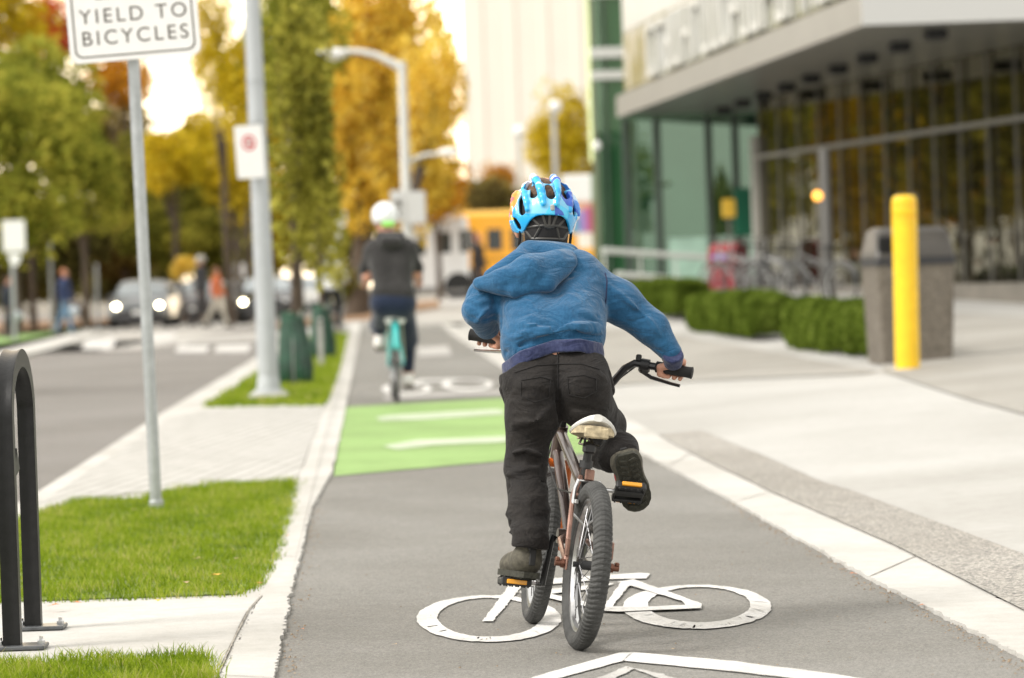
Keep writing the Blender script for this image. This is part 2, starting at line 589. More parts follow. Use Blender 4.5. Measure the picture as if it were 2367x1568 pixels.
green_paint = speckle_mat('green_paint', (.215, .345, .105), (.27, .415, .14), (.15, .26, .08), (.36, .5, .24), sscale=220, amount=.25, patch=2.0, bump=.6, fine=260)
white_paint = speckle_mat('white_paint', (.60, .595, .58), (.72, .71, .69), (.25, .245, .23), (.8, .79, .77), sscale=150, amount=.3, patch=5, bump=.5, fine=260)
faded_paint = speckle_mat('faded_white_paint', (.36, .35, .33), (.5, .49, .47), (.25, .24, .23), (.6, .59, .57), sscale=160, amount=.4, patch=6, bump=.5, fine=260)
pale_paint = speckle_mat('worn_white_paint', (.36, .44, .28), (.50, .55, .42), (.24, .38, .16), (.8, .8, .76), sscale=120, amount=.35, patch=5, bump=.5, fine=260)
grass_soil = mat('grass_soil', (.15, .19, .045), .95, var=.5, vscale=20, bump=.8, bscale=60)
earth = mat('bare_earth', (.20, .105, .05), .95, col2=(.32, .2, .11), vscale=3, bump=.5)

def ground_z(x, y): return gz(x, y) - 0.16
gm = speckle_mat('ground_surface', (.16, .15, .13), (.24, .22, .18), (.1, .1, .08), (.4, .35, .3), sscale=40, amount=.3, patch=.2)
bm = bmesh.new()
nx, ny = 80, 90
X = [-400 + 340 * i / 14 for i in range(14)] + [-60 + 120 * i / 60 for i in range(61)] + [60 + 340 * (i + 1) / 10 for i in range(10)]
Y = [-30, -10, 0] + [3 + 3 * i for i in range(50)] + [160 + 30 * i * (1 + i * .1) for i in range(20)]
gv = [[bm.verts.new((x, y, ground_z(x, y))) for x in X] for y in Y]
for j in range(len(Y) - 1):
    for i in range(len(X) - 1):
        bm.faces.new((gv[j][i], gv[j][i + 1], gv[j + 1][i + 1], gv[j + 1][i]))
me = bpy.data.meshes.new('ground'); bm.to_mesh(me); bm.free()
tag(link_mesh('ground', me, gm), kind='structure')

# lane edges (picture points) -> world
LL = [(535, 2000), (585, 1780), (635, 1568), (672, 1380), (720, 1180), (770, 1090), (800, 940), (817, 850), (835, 757)]   # asphalt / left kerb
LK = [(380, 2000), (455, 1780), (513, 1568), (600, 1385), (645, 1290), (687, 1117), (752, 943), (787, 850), (811, 757)]   # kerb / grass
RL = KPX                                                                                                             # asphalt / right kerb
RK = [(3000, 1725), (2367, 1420), (2064, 1265), (1783, 1142), (1600, 1052), (1518, 1008), (1376, 930), (1225, 845), (1062, 757)]
ll = [flat(*p).xy for p in LL]; lk = [flat(*p).xy for p in LK]; rl = [flat(*p).xy for p in RL]
rk = [G(*p).xy for p in RK]
# road: large sheet left, and the crossing street
kerb_road = [flat(*p).xy for p in [(-1500, 1900), (-560, 1500), (90, 1140), (370, 960), (590, 830), (690, 757)]]
road = [(-60, -20), (kerb_road[0].x, -20)] + [tuple(p) for p in kerb_road] + [(-4.2, 80), (-4.2, 130), (-6, 200), (-60, 200)]
sheet('road', road, -.085, asphalt_road, cut=4)
# crossing street (light, worn)
inter = speckle_mat('intersection_concrete', (.38, .365, .34), (.47, .455, .43), (.3, .29, .27), (.5, .48, .45), sscale=100, amount=.2, patch=.3)
xs = [flat(p[0], p[1], -.08) for p in [(-200, 812), (240, 770), (1100, 742), (1100, 700), (300, 745), (-200, 770)]]
crossing = [flat(-60, 822, -.08).xy, flat(240, 790, -.08).xy, flat(560, 772, -.08).xy, (-4.2, 66), (-4.2, 120), (-30, 120)]
sheet('street_crossing', crossing, -.079, inter, cut=4)
far_street = [(-4.2, 66), (L(66) + 2, 66), (4, 74), (9, 88), (14, 130), (-4.2, 140)]
sheet('cross_street_pavement', [(-4.19, 76)] + [(x, y) for x, y in ((L(76) + 1.5, 76), (3.0, 84), (9, 96), (14, 150), (-4.19, 150))], .002, inter, cut=2)
# bike lane
ll2 = [Vector((ll[0].x, 2))] + ll; rl2 = [Vector((rl[0].x, 2))] + rl
sheet('bike_lane', [p for p in ll2] + [p for p in reversed(rl2)], 0.0, asphalt, cut=1.5)
# left kerb
def strip(name, A, B, zo, m, jitA=0.0, thick=0.0, cut=None, zf=None):
    sheet(name, list(A) + list(reversed(B)), zo, m, jit=jitA, thick=thick, cut=cut, zfun=zf)
lk2 = [Vector((lk[0].x, 2))] + lk
strip('lane_kerb', lk2, ll2, .012, concrete, jitA=.0045, thick=.1)
strip('lane_kerb', rl2, [Vector((rk[0].x, 2))] + rk, .012, concrete, jitA=.0045, thick=.02, cut=1.5)
# boulevard between road and lane: concrete base slab
zero = lambda x, y: 0.0
bl = [tuple(p) for p in kerb_road]
base = [(bl[0][0], 2)] + bl + [tuple(p) for p in reversed(lk)] + [(lk[0].x, 2)]
paver = None
def paver_mat():
    m, n, l, b = nodes_of('paver_blocks')
    tc = n.new('ShaderNodeTexCoord'); mp = n.new('ShaderNodeMapping'); mp.inputs['Rotation'].default_value = (0, 0, R_(4))
    l.new(tc.outputs['Object'], mp.inputs[0])
    br = n.new('ShaderNodeTexBrick')
    br.inputs['Scale'].default_value = 1
    br.inputs['Brick Width'].default_value = .2; br.inputs['Row Height'].default_value = .1
    mp.inputs['Rotation'].default_value = (0, 0, R_(94))
    br.inputs['Mortar Size'].default_value = .006
    br.inputs['Color1'].default_value = (.45, .44, .41, 1); br.inputs['Color2'].default_value = (.53, .52, .49, 1); br.inputs['Mortar'].default_value = (.2, .18, .15, 1)
    l.new(mp.outputs[0], br.inputs[0]); 
    nz = n.new('ShaderNodeTexNoise'); nz.inputs['Scale'].default_value = 6; nz.inputs['Detail'].default_value = 8
    l.new(tc.outputs['Object'], nz.inputs[0])
    mx = n.new('ShaderNodeMix'); mx.data_type = 'RGBA'; mx.blend_type = 'MULTIPLY'; mx.inputs[0].default_value = .35
    l.new(br.outputs[0], mx.inputs[6]); l.new(nz.outputs[0], mx.inputs[7])
    l.new(mx.outputs[2], b.inputs['Base Color']); b.inputs['Roughness'].default_value = .85
    bp = n.new('ShaderNodeBump'); bp.inputs['Strength'].default_value = .6; bp.inputs['Distance'].default_value = .005; bp.invert = True
    l.new(br.outputs['Fac'], bp.inputs['Height']); l.new(bp.outputs[0], b.inputs['Normal'])
    return m
sheet('pavement', base, .010, concrete, thick=.13, zfun=zero)
pv = [(-420, 1480), (92, 1190), (470, 948), (752, 943), (690, 1113), (420, 1130), (180, 1158), (-420, 1500)]
sheet('paver_path', [flat(*p).xy for p in [(-330, 1440), (60, 1190), (385, 975), (470, 950), (750, 945), (686, 1116), (600, 1120), (420, 1135), (180, 1160), (-200, 1330)]], .014, paver_mat(), zfun=zero)
# grass beds (stuff): soil sheet + blades
def in_poly(x, y, poly):
    c = False; n = len(poly); j = n - 1
    for i in range(n):
        xi, yi = poly[i]; xj, yj = poly[j]
        if (yi > y) != (yj > y) and x < (xj - xi) * (y - yi) / (yj - yi) + xi: c = not c
        j = i
    return c
grass_m = leaf_mat('grass_blades', [(.07, .12, .01), (.15, .23, .014), (.24, .33, .022), (.36, .42, .055), (.52, .46, .2)], trans=.5)
def grass_bed(poly, n, hgt, wid, seed, name='grass'):
    r = np.random.RandomState(seed)
    poly = [(p[0], p[1]) for p in poly]
    xs_ = [p[0] for p in poly]; ys_ = [p[1] for p in poly]
    cnt = 0
    V = []; Fc = []; T = []
    while cnt < n:
        x = r.uniform(min(xs_), max(xs_)); y = r.uniform(min(ys_), max(ys_))
        if not in_poly(x + r.normal(0, .016) + .012 * math.sin(y * 11), y + r.normal(0, .03) + .03 * math.sin(x * 13), poly): continue
        clump = math.sin(x * 9 + math.sin(y * 7) * 2) * math.sin(y * 5.3 + x * 3) + .6 * math.sin(x * 23 + y * 17)
        h = hgt * r.uniform(.55, 1.25) * (1 + .25 * clump)
        if clump < -.9 and r.rand() < .35: continue
        a = r.uniform(0, 6.28); b = r.uniform(0, 6.28); bend = r.uniform(.15, .9) * h
        dx, dy = math.cos(a) * wid / 2, math.sin(a) * wid / 2
        ex, ey = math.cos(b) * bend, math.sin(b) * bend
        k = len(V); z = .006
        V += [(x - dx, y - dy, z), (x + dx, y + dy, z), (x + dx * .8 + ex * .35, y + dy * .8 + ey * .35, z + h * .6), (x - dx * .8 + ex * .35, y - dy * .8 + ey * .35, z + h * .6), (x + ex, y + ey, z + h)]
        Fc += [(k, k + 1, k + 2, k + 3), (k + 3, k + 2, k + 4)]
        t = min(1, max(0, .42 + .22 * clump + r.normal(0, .16) + (.35 if r.rand() < .07 else 0)))
        T += [t, t]
        cnt += 1
    me = bpy.data.meshes.new(name)
    k = len(V)
    cx_ = sum(xs_) / len(xs_); cy_ = sum(ys_) / len(ys_)
    sp = [(cx_ + (p[0] - cx_) * .965, cy_ + (p[1] - cy_) * .975, .014) for p in poly]
    me.from_pydata(V + sp, [], Fc + [tuple(range(k, k + len(sp)))])
    me.materials.append(grass_m); me.materials.append(grass_soil)
    at = me.attributes.new('tint', 'FLOAT', 'FACE')
    at.data.foreach_set('value', T + [0.2])
    me.polygons[len(Fc)].material_index = 1
    o = link_mesh(name, me, None, smooth=False)
    tag(o, kind='stuff')
    return o
bed1 = [flat(*p).xy for p in [(-320, 1412), (-200, 1330), (-60, 1250), (60, 1205), (180, 1162), (330, 1158), (420, 1137), (520, 1125), (680, 1117), (686, 1123), (668, 1200), (640, 1292), (612, 1362), (560, 1388), (100, 1403)]]
g = grass_bed(bed1, 46000, .036, .0032, 1); tag(g, 'mown green grass bed around the foot of the yield sign pole', 'grass')
bed2 = [flat(*p).xy for p in [(-500, 1600), (0, 1545), (300, 1532), (480, 1522), (500, 1560), (440, 1800), (-500, 1900)]]
g = grass_bed(bed2, 26000, .04, .003, 2); tag(g, 'green grass bed in the bottom corner beside the concrete pad', 'grass')
bed3 = [flat(*p).xy for p in [(470, 946), (600, 862), (640, 835), (700, 790), (742, 772), (806, 773), (788, 850), (752, 942)]]
g = grass_bed(bed3, 30000, .05, .012, 3); tag(g, 'green grass strip with the lamp pole and young trees', 'grass')
# aggregate strip and plaza slabs on the right
LJ = [(3000, 1729), (2367, 1424), (2064, 1269), (1783, 1145), (1600, 1055), (1522, 1011)]
RA = [(3000, 1560), (2367, 1292), (1967, 1142), (1903, 1123), (1760, 1058), (1621, 1001)]
plaza = [(rk[0].x, 2), *[tuple(p) for p in rk], (L(84) + 1.0, 84), (3, 90), (14, 100), (40, 100), (40, 2)]
sheet('plaza_pavement', plaza, .006, conc_plaza, cut=.5)
sheet('aggregate_strip', gp(LJ) + list(reversed(gp(RA))), .018, aggreg, cut=.5)
0 and sheet('slab_joint', gp([(1905, 1124), (1880, 1110), (2040, 1112), (2055, 1124), (1970, 1143)]), .036, conc_plaza, cut=.5)
# greyer paving bands
sheet('grey_paving', gp([(1390, 762), (1500, 765), (1700, 800), (2030, 862), (1990, 868), (1700, 880), (1450, 892), (1385, 900), (1300, 890), (1180, 820), (1095, 757)]), .015, conc_grey, cut=.5)
sheet('side_paving', gp([(2040, 862), (2080, 875), (2230, 925), (2367, 962), (3000, 1130), (3300, 900), (2800, 760), (2400, 735), (2200, 725), (2040, 745)]), .015, conc_grey, cut=.5)
jm = mat('joint_dark', (.3, .27, .22), .95, var=.3)
for a, b in (((1400, 905), (3000, 1000)), ((1640, 1003), (3000, 1150))):
    pass
# painted markings ---------------------------------------------------
seam_dirt = mat('joint_dirt', (.30, .275, .235), .95, var=.4, vscale=60)
def joint(name, pts, wd, zo=.0165):
    for i in range(len(pts) - 1):
        a = flat(*pts[i]).xy; b = flat(*pts[i + 1]).xy
        nn = Vector((-(b - a).y, (b - a).x)).normalized() * wd / 2
        sheet(name, [a - nn, b - nn, b + nn, a + nn], zo, seam_dirt, jit=wd * .18, zfun=zero)
joint('pavement_joint', [(606, 1386), (575, 1420), (540, 1490), (505, 1570), (440, 1760)], .005, .0135)
for (a_, b_) in (((645, 1292), (690, 1296)), ((690, 1118), (745, 1120)), ((752, 944), (798, 944)), ((505, 1572), (632, 1578))): joint('kerb_joint', [a_, b_], .004, .0135)
for (a_, b_) in (((1783, 1143), (1700, 1166)), ((2120, 1293), (2010, 1342)), ((1600, 1053), (1545, 1082))): joint('kerb_joint', [a_, b_], .004, .0135)
sheet('green_lane_marking', [flat(*p).xy for p in [(771, 1102), (1170, 1066), (1500, 1036), (1522, 1070), (1480, 1044), (1305, 940), (1282, 917), (1165, 921), (796, 942)]][:3] + [flat(*p).xy for p in [(1474, 1040), (1302, 938), (1268, 918), (1165, 921), (797, 942)]], .004, green_paint, jit=.003)
def px_poly(name, pts, zo=.005, m=white_paint, jit=.0018):
    return [flat(*p).xy for p in pts]
def mesh_polys(name, polys, zo, m, jit=.0015, kind='structure'):
    mb = MB()
    for poly in polys:
        out = []
        for i in range(len(poly)):
            a, b = poly[i], poly[(i + 1) % len(poly)]
            n = max(1, int((b - a).length / .03)) if a.y < 20 else 1
            nn = Vector((-(b - a).y, (b - a).x)); nn = nn.normalized() if nn.length else nn
            for j in range(n): out.append(a.lerp(b, j / n) + nn * rnd.gauss(0, jit))
        mb.add([(p.x, p.y, zo) for p in out], [tuple(range(len(out)))])
    o = mb.build(name, m)
    bm = bmesh.new(); bm.from_mesh(o.data); bmesh.ops.triangulate(bm, faces=bm.faces, ngon_method='EAR_CLIP')
    for f in bm.faces:
        if f.normal.z < 0: f.normal_flip()
    bm.to_mesh(o.data); bm.free()
    tag(o, kind=kind)
    return o
def ring(cx, cy, rx, ry, icx, icy, irx, iry, n=90):
    """annulus given by an outer and an inner ellipse in picture space"""
    qs = []
    no = [1 + rnd.gauss(0, .006) for _ in range(n)]; ni = [1 + rnd.gauss(0, .008) for _ in range(n)]
    for k in range(n):
        k1 = (k + 1) % n
        a0, a1 = 2 * math.pi * k / n, 2 * math.pi * (k + 1) / n
        q = [(cx + rx * no[k] * math.cos(a0), cy + ry * no[k] * math.sin(a0)), (cx + rx * no[k1] * math.cos(a1), cy + ry * no[k1] * math.sin(a1)),
             (icx + irx * ni[k1] * math.cos(a1), icy + iry * ni[k1] * math.sin(a1)), (icx + irx * ni[k] * math.cos(a0), icy + iry * ni[k] * math.sin(a0))]
        qs.append([flat(*p).xy for p in q])
    return qs
sym = ring(1130, 1433, 167, 54, 1131, 1430, 119, 45) + ring(1611, 1406, 172, 51, 1616, 1401, 118, 41)
for pl in ([(1115, 1440), (1140, 1440), (1212, 1352), (1180, 1352)],                # fork
           [(1175, 1352), (1215, 1345), (1480, 1328), (1503, 1330), (1495, 1341), (1400, 1343), (1215, 1360)],
           [(1200, 1372), (1420, 1352), (1400, 1362), (1215, 1384)],
           [(1392, 1412), (1436, 1350), (1466, 1345), (1412, 1410)],
           [(1428, 1350), (1465, 1344), (1622, 1401), (1622, 1412), (1590, 1410), (1575, 1394)],
           [(1395, 1408), (1500, 1408), (1620, 1403), (1618, 1412), (1430, 1420), (1395, 1418)],
           [(1200, 1372), (1240, 1372), (1420, 1412), (1395, 1418)]):
    sym.append([flat(*p).xy for p in pl])
mesh_polys('bicycle_marking', sym[:90], .004, white_paint, 0)
mesh_polys('bicycle_marking', sym[90:180], .0045, white_paint, 0)
for i, s_ in enumerate(sym[180:]): mesh_polys('bicycle_marking', [s_], .005 + i * .0006, white_paint)
mesh_polys('chevron_marking', [[flat(*p).xy for p in pl] for pl in ([(900, 1700), (1235, 1568), (1432, 1512), (1462, 1511), (1442, 1531), (1290, 1572), (1040, 1700)], [(1462, 1511), (1700, 1532), (1930, 1562), (2100, 1590), (2100, 1612), (1880, 1577), (1700, 1556), (1442, 1531)])], .004, white_paint, jit=.002)
mesh_polys('chevron_marking', [[flat(*p).xy for p in pl] for pl in ([(1280, 1600), (1390, 1568), (1448, 1543), (1466, 1549), (1430, 1568), (1380, 1600)], [(1448, 1543), (1530, 1562), (1620, 1590), (1590, 1600), (1466, 1549)])], .004, faded_paint, jit=.002)
# arrows on the green patch and the second bicycle further on
mesh_polys('arrow_marking', [[flat(*p).xy for p in pl] for pl in ([(868, 968), (900, 962), (1150, 948), (1165, 953), (1165, 960), (980, 972), (880, 975)],)], .008, pale_paint, jit=.0)
mesh_polys('arrow_marking', [[flat(*p).xy for p in pl] for pl in ([(885, 1034), (960, 1020), (1150, 1012), (1240, 1010), (1160, 1025), (1000, 1032), (920, 1042)],)], .008, pale_paint, jit=.0)
s2 = ring(940, 900, 58, 13, 940, 899, 42, 10, 24) + ring(1080, 890, 60, 14, 1082, 889, 44, 10, 24)
mesh_polys('bicycle_marking', s2[:24], .004, white_paint, 0)
mesh_polys('bicycle_marking', s2[24:], .0045, white_paint, 0)
mesh_polys('bicycle_marking', [[flat(*p).xy for p in pl] for pl in ([(935, 900), (970, 878), (1060, 876), (1062, 880), (975, 884), (948, 900)],)], .0055, white_paint, 0)
mesh_polys('lane_marking', [[flat(*p).xy for p in pl] for pl in ([(885, 917), (1165, 903), (1170, 912), (890, 925)], [(965, 805), (1035, 800), (1045, 822), (968, 825)])], .004, faded_paint, 0)
# zebra blocks across the road
zb = []
crossing_paint = speckle_mat('crossing_paint', (.50, .49, .47), (.62, .61, .59), (.35, .34, .33), (.7, .69, .67), sscale=60, amount=.35, patch=2)
for (x0, x1, y0, y1) in ((188, 265, 783, 808), (335, 405, 772, 790), (405, 485, 785, 815), (470, 560, 776, 790), (495, 580, 790, 815), (560, 610, 772, 784)):
    zb.append([flat(*p, -.08).xy for p in ((x0, y1), (x1 - 8, y1), (x1 + 6, y0), (x0 + 14, y0))])
mesh_polys('crosswalk_marking', zb, -.075, crossing_paint, 0)
# far green lane with its kerb on the left
sheet('green_lane_marking', [flat(*p, -.06).xy for p in [(-300, 850), (0, 815), (120, 785), (205, 762), (100, 757), (-300, 770)]], -.055, green_paint, zfun=zero)
sheet('far_kerb', [flat(*p, -.06).xy for p in [(-300, 880), (0, 838), (130, 806), (240, 770), (205, 762), (120, 785), (0, 815), (-300, 850)]], -.03, concrete, thick=.06, zfun=zero)
sheet('leaf_litter_verge', [(-60, 78), (-15.5, 78), flat(300, 740, -.06).xy, (-9.5, 150), (-60, 150)], -.05, earth, zfun=zero, cut=5)
sheet('leaf_litter_verge', [(-6.5, 86), (-3.6, 84), (-2.0, 96), (-2.5, 116), (-7, 125)], .014, earth, cut=2)
# fallen leaves
lf_cols = [mat('leaf_yellow', (.7, .38, .03), .7), mat('leaf_orange', (.55, .16, .03), .7), mat('leaf_tan', (.4, .28, .15), .8)]
def fallen_leaf(px, py, c, sz, label, z=.03):
    sz *= 1.45
    p = flat(px, py, z)
    mb = MB()
    poly = [(0, 0), (.25, .3), (.2, .55), (.45, .5), (.4, .8), (.62, .75), (.5, 1), (.3, 1.05), (0, 1.4), (-.3, 1.05), (-.5, 1), (-.62, .75), (-.4, .8), (-.45, .5), (-.2, .55), (-.25, .3)]
    a = rnd.uniform(0, 6.28)
    vs = []
    for (x, y) in poly:
        x *= sz; y *= sz
        vs.append((p.x + x * math.cos(a) - y * math.sin(a), p.y + x * math.sin(a) + y * math.cos(a), p.z + .25 * abs(x) + .1 * y))
    mb.add(vs, [tuple(range(len(vs)))])
    o = mb.build('fallen_leaf', lf_cols[c])
    tag(o, label, 'leaf', 'fallen autumn leaves')
fallen_leaf(495, 1330, 0, .028, 'bright yellow fallen leaf lying on the grass, largest of them', .06)
fallen_leaf(444, 1293, 2, .018, 'tan fallen leaf standing in the grass above the bright yellow leaf', .06)
fallen_leaf(549, 1291, 2, .016, 'tan fallen leaf in the grass near the kerb', .06)
fallen_leaf(432, 1348, 2, .014, 'small tan fallen leaf left of the bright yellow leaf', .06)
fallen_leaf(108, 1402, 1, .022, 'orange-brown fallen leaf beside the bike rack foot', .03)
fallen_leaf(190, 1394, 1, .016, 'reddish fallen leaf at the grass edge right of the bike rack', .05)
fallen_leaf(604, 1348, 1, .016, 'reddish fallen leaf on the grass edge beside the kerb', .04)
fallen_leaf(365, 1390, 0, .015, 'yellow fallen leaf at the edge of grass and concrete pad', .05)
fallen_leaf(1985, 1327, 1, .016, 'rust coloured fallen leaf on the asphalt against the right kerb', .01)

fallen_leaf(655, 1240, 1, .015, 'reddish fallen leaf on the kerb side of the grass bed', .05)
fallen_leaf(300, 1180, 2, .016, 'tan fallen leaf near the yield sign pole foot', .06)
fallen_leaf(905, 1490, 2, .010, 'tiny tan fallen leaf on the asphalt left of the painted wheel', .012)
fallen_leaf(1560, 1500, 2, .010, 'tiny tan fallen leaf on the asphalt right of the rear tyre', .012)
fallen_leaf(2120, 1400, 1, .012, 'small rust leaf on the asphalt near the right kerb', .012)
fallen_leaf(690, 1455, 1, .010, 'tiny reddish leaf on the asphalt beside the left kerb', .012)
# crumbs of grit and soil along the kerb edges
def grit(line, n, seed, spread, label, sz=.004):
    r = np.random.RandomState(seed); mb = MB()
    seg_ = [(Vector(line[i]), Vector(line[i + 1])) for i in range(len(line) - 1)]
    wts = np.array([(b - a).length / max(4, (a.y + b.y) / 2) ** 1.5 for a, b in seg_]); wts /= wts.sum()
    for _ in range(n):
        a, b = seg_[r.choice(len(seg_), p=wts)]
        p = a.lerp(b, r.rand()) + Vector((r.normal(0, spread), r.normal(0, spread)))
        s_ = sz * r.uniform(.4, 1.6)
        vs = [(p.x + s_ * r.uniform(.5, 1.2) * c[0], p.y + s_ * r.uniform(.5, 1.2) * c[1], .003 + s_ * .8 * (c[2] > 0) * r.uniform(.5, 1.2)) for c in ((1, 0, -1), (0, 1, -1), (-1, 0, -1), (0, -1, -1), (.2, .1, 1))]
        mb.add(vs, [(0, 1, 4), (1, 2, 4), (2, 3, 4), (3, 0, 4), (3, 2, 1, 0)])
    o = mb.build('grit', mat('grit_brown', (.10, .08, .06), .9, col2=(.34, .25, .16), vscale=160))
    tag(o, label, 'grit', kind='stuff')
grit([(p.x - .03, p.y) for p in rl2[:5]], 1500, 3, .022, 'brown grit and soil crumbs along the right kerb')
grit([(p.x + .03, p.y) for p in ll2[:6]], 900, 4, .02, 'brown grit along the left kerb of the bike lane')
grit([(-.6, 8), (.3, 9), (.8, 10), (.0, 13)], 260, 5, .7, 'sparse specks of grit on the bike lane', .003)
# ================================================================== TREES
bark = mat('bark', (.09, .065, .045), .9, var=.4, vscale=12, bump=.8, bscale=30, bdist=.05)
PAL = {
 'lime': [(.10, .10, .02), (.26, .25, .04), (.44, .41, .07), (.64, .58, .13)],
 'olive': [(.065, .07, .015), (.18, .18, .03), (.34, .32, .05), (.56, .48, .08)],
 'dark': [(.05, .052, .02), (.11, .11, .035), (.19, .17, .05), (.3, .26, .08)],
 'brown': [(.08, .065, .03), (.19, .15, .05), (.31, .24, .07), (.44, .34, .1)],
 'green': [(.07, .09, .014), (.22, .24, .035), (.40, .40, .06), (.62, .56, .1)],
 'gold': [(.46, .31, .04), (.76, .53, .07), (.88, .67, .12), (.92, .8, .3)],
 'yellow': [(.2, .17, .01), (.48, .37, .02), (.72, .54, .03), (.82, .68, .09)],
 'orange': [(.22, .09, .012), (.45, .2, .02), (.65, .32, .03), (.75, .45, .06)],
 'red': [(.2, .03, .015), (.5, .07, .03), (.7, .13, .06), (.7, .3, .12)],
 'hedge': [(.02, .035, .006), (.075, .11, .015), (.15, .21, .03), (.27, .34, .07)],
}
LM = {}
def leafm(k):
    if k not in LM: LM[k] = leaf_mat('leaves_' + k, PAL[k])
    return LM[k]
def crown_mesh(name, c, r, n, leaf, seed, pal, parent=None, lumps=20, hole=.25, inv=None):
    g_ = np.random.RandomState(seed)
    c = np.array(c); r = np.array(r)
    # lump centres inside the main ellipsoid
    cs = []
    while len(cs) < lumps:
        q = g_.uniform(-1, 1, 3)
        if .25 < np.linalg.norm(q) < .8: cs.append(q)
    cs = np.array(cs)
    pts = []
    lr = g_.uniform(.3, .52, lumps)
    per = g_.dirichlet(lr ** 2 * 8) * n * 1.15
    tin = []
    for i in range(lumps):
        m = int(per[i])
        d = g_.normal(size=(m, 3)); d /= np.linalg.norm(d, axis=1)[:, None]
        rad = lr[i] * g_.uniform(.45, 1.08, m) ** .5
        pts.append(cs[i] + d * rad[:, None]); tin.append(np.clip(g_.normal(.5 + g_.normal(0, .18), .2, m), 0, 1))
    m = int(n * .3); d = g_.normal(size=(m, 3)); d /= np.linalg.norm(d, axis=1)[:, None]
    pts.append(d * (.82 * g_.uniform(0, 1, m) ** .4)[:, None]); tin.append(np.clip(g_.normal(.4, .2, m), 0, 1))
    p = np.concatenate(pts); tin = np.concatenate(tin)
    m = len(p)
    p = c + p * r
    nrm = g_.normal(size=(m, 3)); nrm /= np.linalg.norm(nrm, axis=1)[:, None]
    a = np.cross(nrm, g_.normal(size=(m, 3))); a /= np.linalg.norm(a, axis=1)[:, None]
    b = np.cross(nrm, a)
    s = leaf * g_.uniform(.5, 1.3, m)[:, None]
    V = np.stack([p - a * s, p + b * s * .6, p + a * s, p - b * s * .6], 1).reshape(-1, 3)
    me = bpy.data.meshes.new(name)
    me.vertices.add(len(V)); me.vertices.foreach_set('co', V.ravel())
    me.loops.add(m * 4); me.loops.foreach_set('vertex_index', np.arange(m * 4, dtype=np.int32))
    me.polygons.add(m); me.polygons.foreach_set('loop_start', np.arange(0, m * 4, 4, dtype=np.int32))
    me.update(calc_edges=True)
    at = me.attributes.new('tint', 'FLOAT', 'FACE'); at.data.foreach_set('value', tin.astype(np.float32))
    return link_mesh(name, me, leafm(pal), parent, inv, smooth=False), cs * r + c
TN = [0]
def tree(px, py, rx, ry, d, pal, label, n=3500, base=None, tw=.24, name='tree', cat='tree', group='street trees', leafk=.045, trunk_px=None, seed=None):
    TN[0] += 1
    sd_ = seed or TN[0] * 13
    c = P(px, py, d)
    k = S(d)
    r = (rx * k, min(rx, ry) * k * 1.0, ry * k)
    bx = c.x if trunk_px is None else P(trunk_px, 700, d).x
    zb = (gz(bx, d) - .06)
    root = empty(name, (bx, d, zb), 0, label, cat, group)
    inv = Matrix.Translation((-bx, -d, -zb))
    _, cs = crown_mesh('crown', c, r, n, max(.05, leafk * 1.5 * max(rx, 60) * k), sd_, pal, root, inv=inv)
    mb = MB()
    g2 = random.Random(sd_)
    top = Vector((c.x, c.y, c.z + r[2] * .2))
    b0 = Vector((bx, d, zb - .1))
    pts = [b0, b0 + (top - b0) * .12, b0 + (top - b0) * .4 + Vector((g2.gauss(0, .1) * tw, 0, 0)), b0 + (top - b0) * .7, top]
    mb.tube(pts, [tw * .62, tw * .5, tw * .42, tw * .28, tw * .1], 10)
    for q in cs[:9]:
        a = b0 + (top - b0) * g2.uniform(.35, .75)
        q = Vector(q)
        mid = a.lerp(q, .5) + Vector((0, 0, -.06 * (q - a).length))
        mb.tube([a, mid, q], [tw * .2, tw * .12, tw * .04], 6)
    mb.build('trunk', bark, root, inv, auto=True)
    return root
tree(30, 350, 170, 260, 96, 'green', 'leafy green tree at the left picture edge above the square sign', 5000)
tree(190, 420, 120, 130, 104, 'green', 'green tree right of the one at the left edge, behind the yield sign', 4000)
tree(20, 60, 120, 130, 120, 'yellow', 'tree with yellowing top behind the leftmost green tree', 2500)
tree(110, 60, 90, 90, 128, 'red', 'maple with red autumn crown behind the yield sign', 2500)
tree(290, 190, 85, 75, 135, 'orange', 'rust orange tree just under the yield sign panel', 2500)
tree(250, 320, 120, 110, 140, 'brown', 'dull brown-green tree behind the yield sign pole', 3000)
tree(100, 560, 170, 110, 126, 'dark', 'dark low tree behind the walking person in blue', 4000, trunk_px=200)
tree(290, 540, 150, 110, 132, 'brown', 'dim brown tree behind the first car', 4000, trunk_px=285)
tree(430, 480, 140, 130, 124, 'olive', 'olive tree between yield sign pole and lamp pole', 4500, trunk_px=400)
tree(400, 370, 95, 75, 118, 'yellow', 'yellow tree below the bright gap of sky', 3000)
tree(540, 400, 90, 120, 112, 'yellow', 'golden yellow tree beside the no-parking sign', 3500)
tree(510, 90, 75, 190, 100, 'yellow', 'tall yellow-green tree left of the big lamp pole top', 3500)
tree(560, 560, 130, 90, 140, 'olive', 'low olive tree behind the cars', 3500)
tree(670, 110, 130, 190, 64, 'green', 'olive-green tree right of the lamp pole top', 4500, group='street trees', trunk_px=690)
tree(870, 250, 190, 320, 92, 'gold', 'big golden tree with dark trunk behind the curved street lamp', 12000, tw=.6, trunk_px=822)
tree(800, 540, 130, 150, 96, 'olive', 'shaded lower part tree by the dark trunk', 4000, trunk_px=850, tw=.5)
tree(1000, 240, 85, 190, 84, 'gold', 'glowing orange tree right of the curved street lamp', 5500, trunk_px=900, tw=.3)
tree(1010, 440, 90, 70, 118, 'orange', 'low orange tree behind the white minibus', 2500)
tree(1120, 470, 95, 70, 150, 'brown', 'low hazy brown-green tree above the yellow bus', 3500)
tree(1150, 410, 60, 40, 170, 'orange', 'distant pinkish bush-like tree beneath the pale tower', 1500)
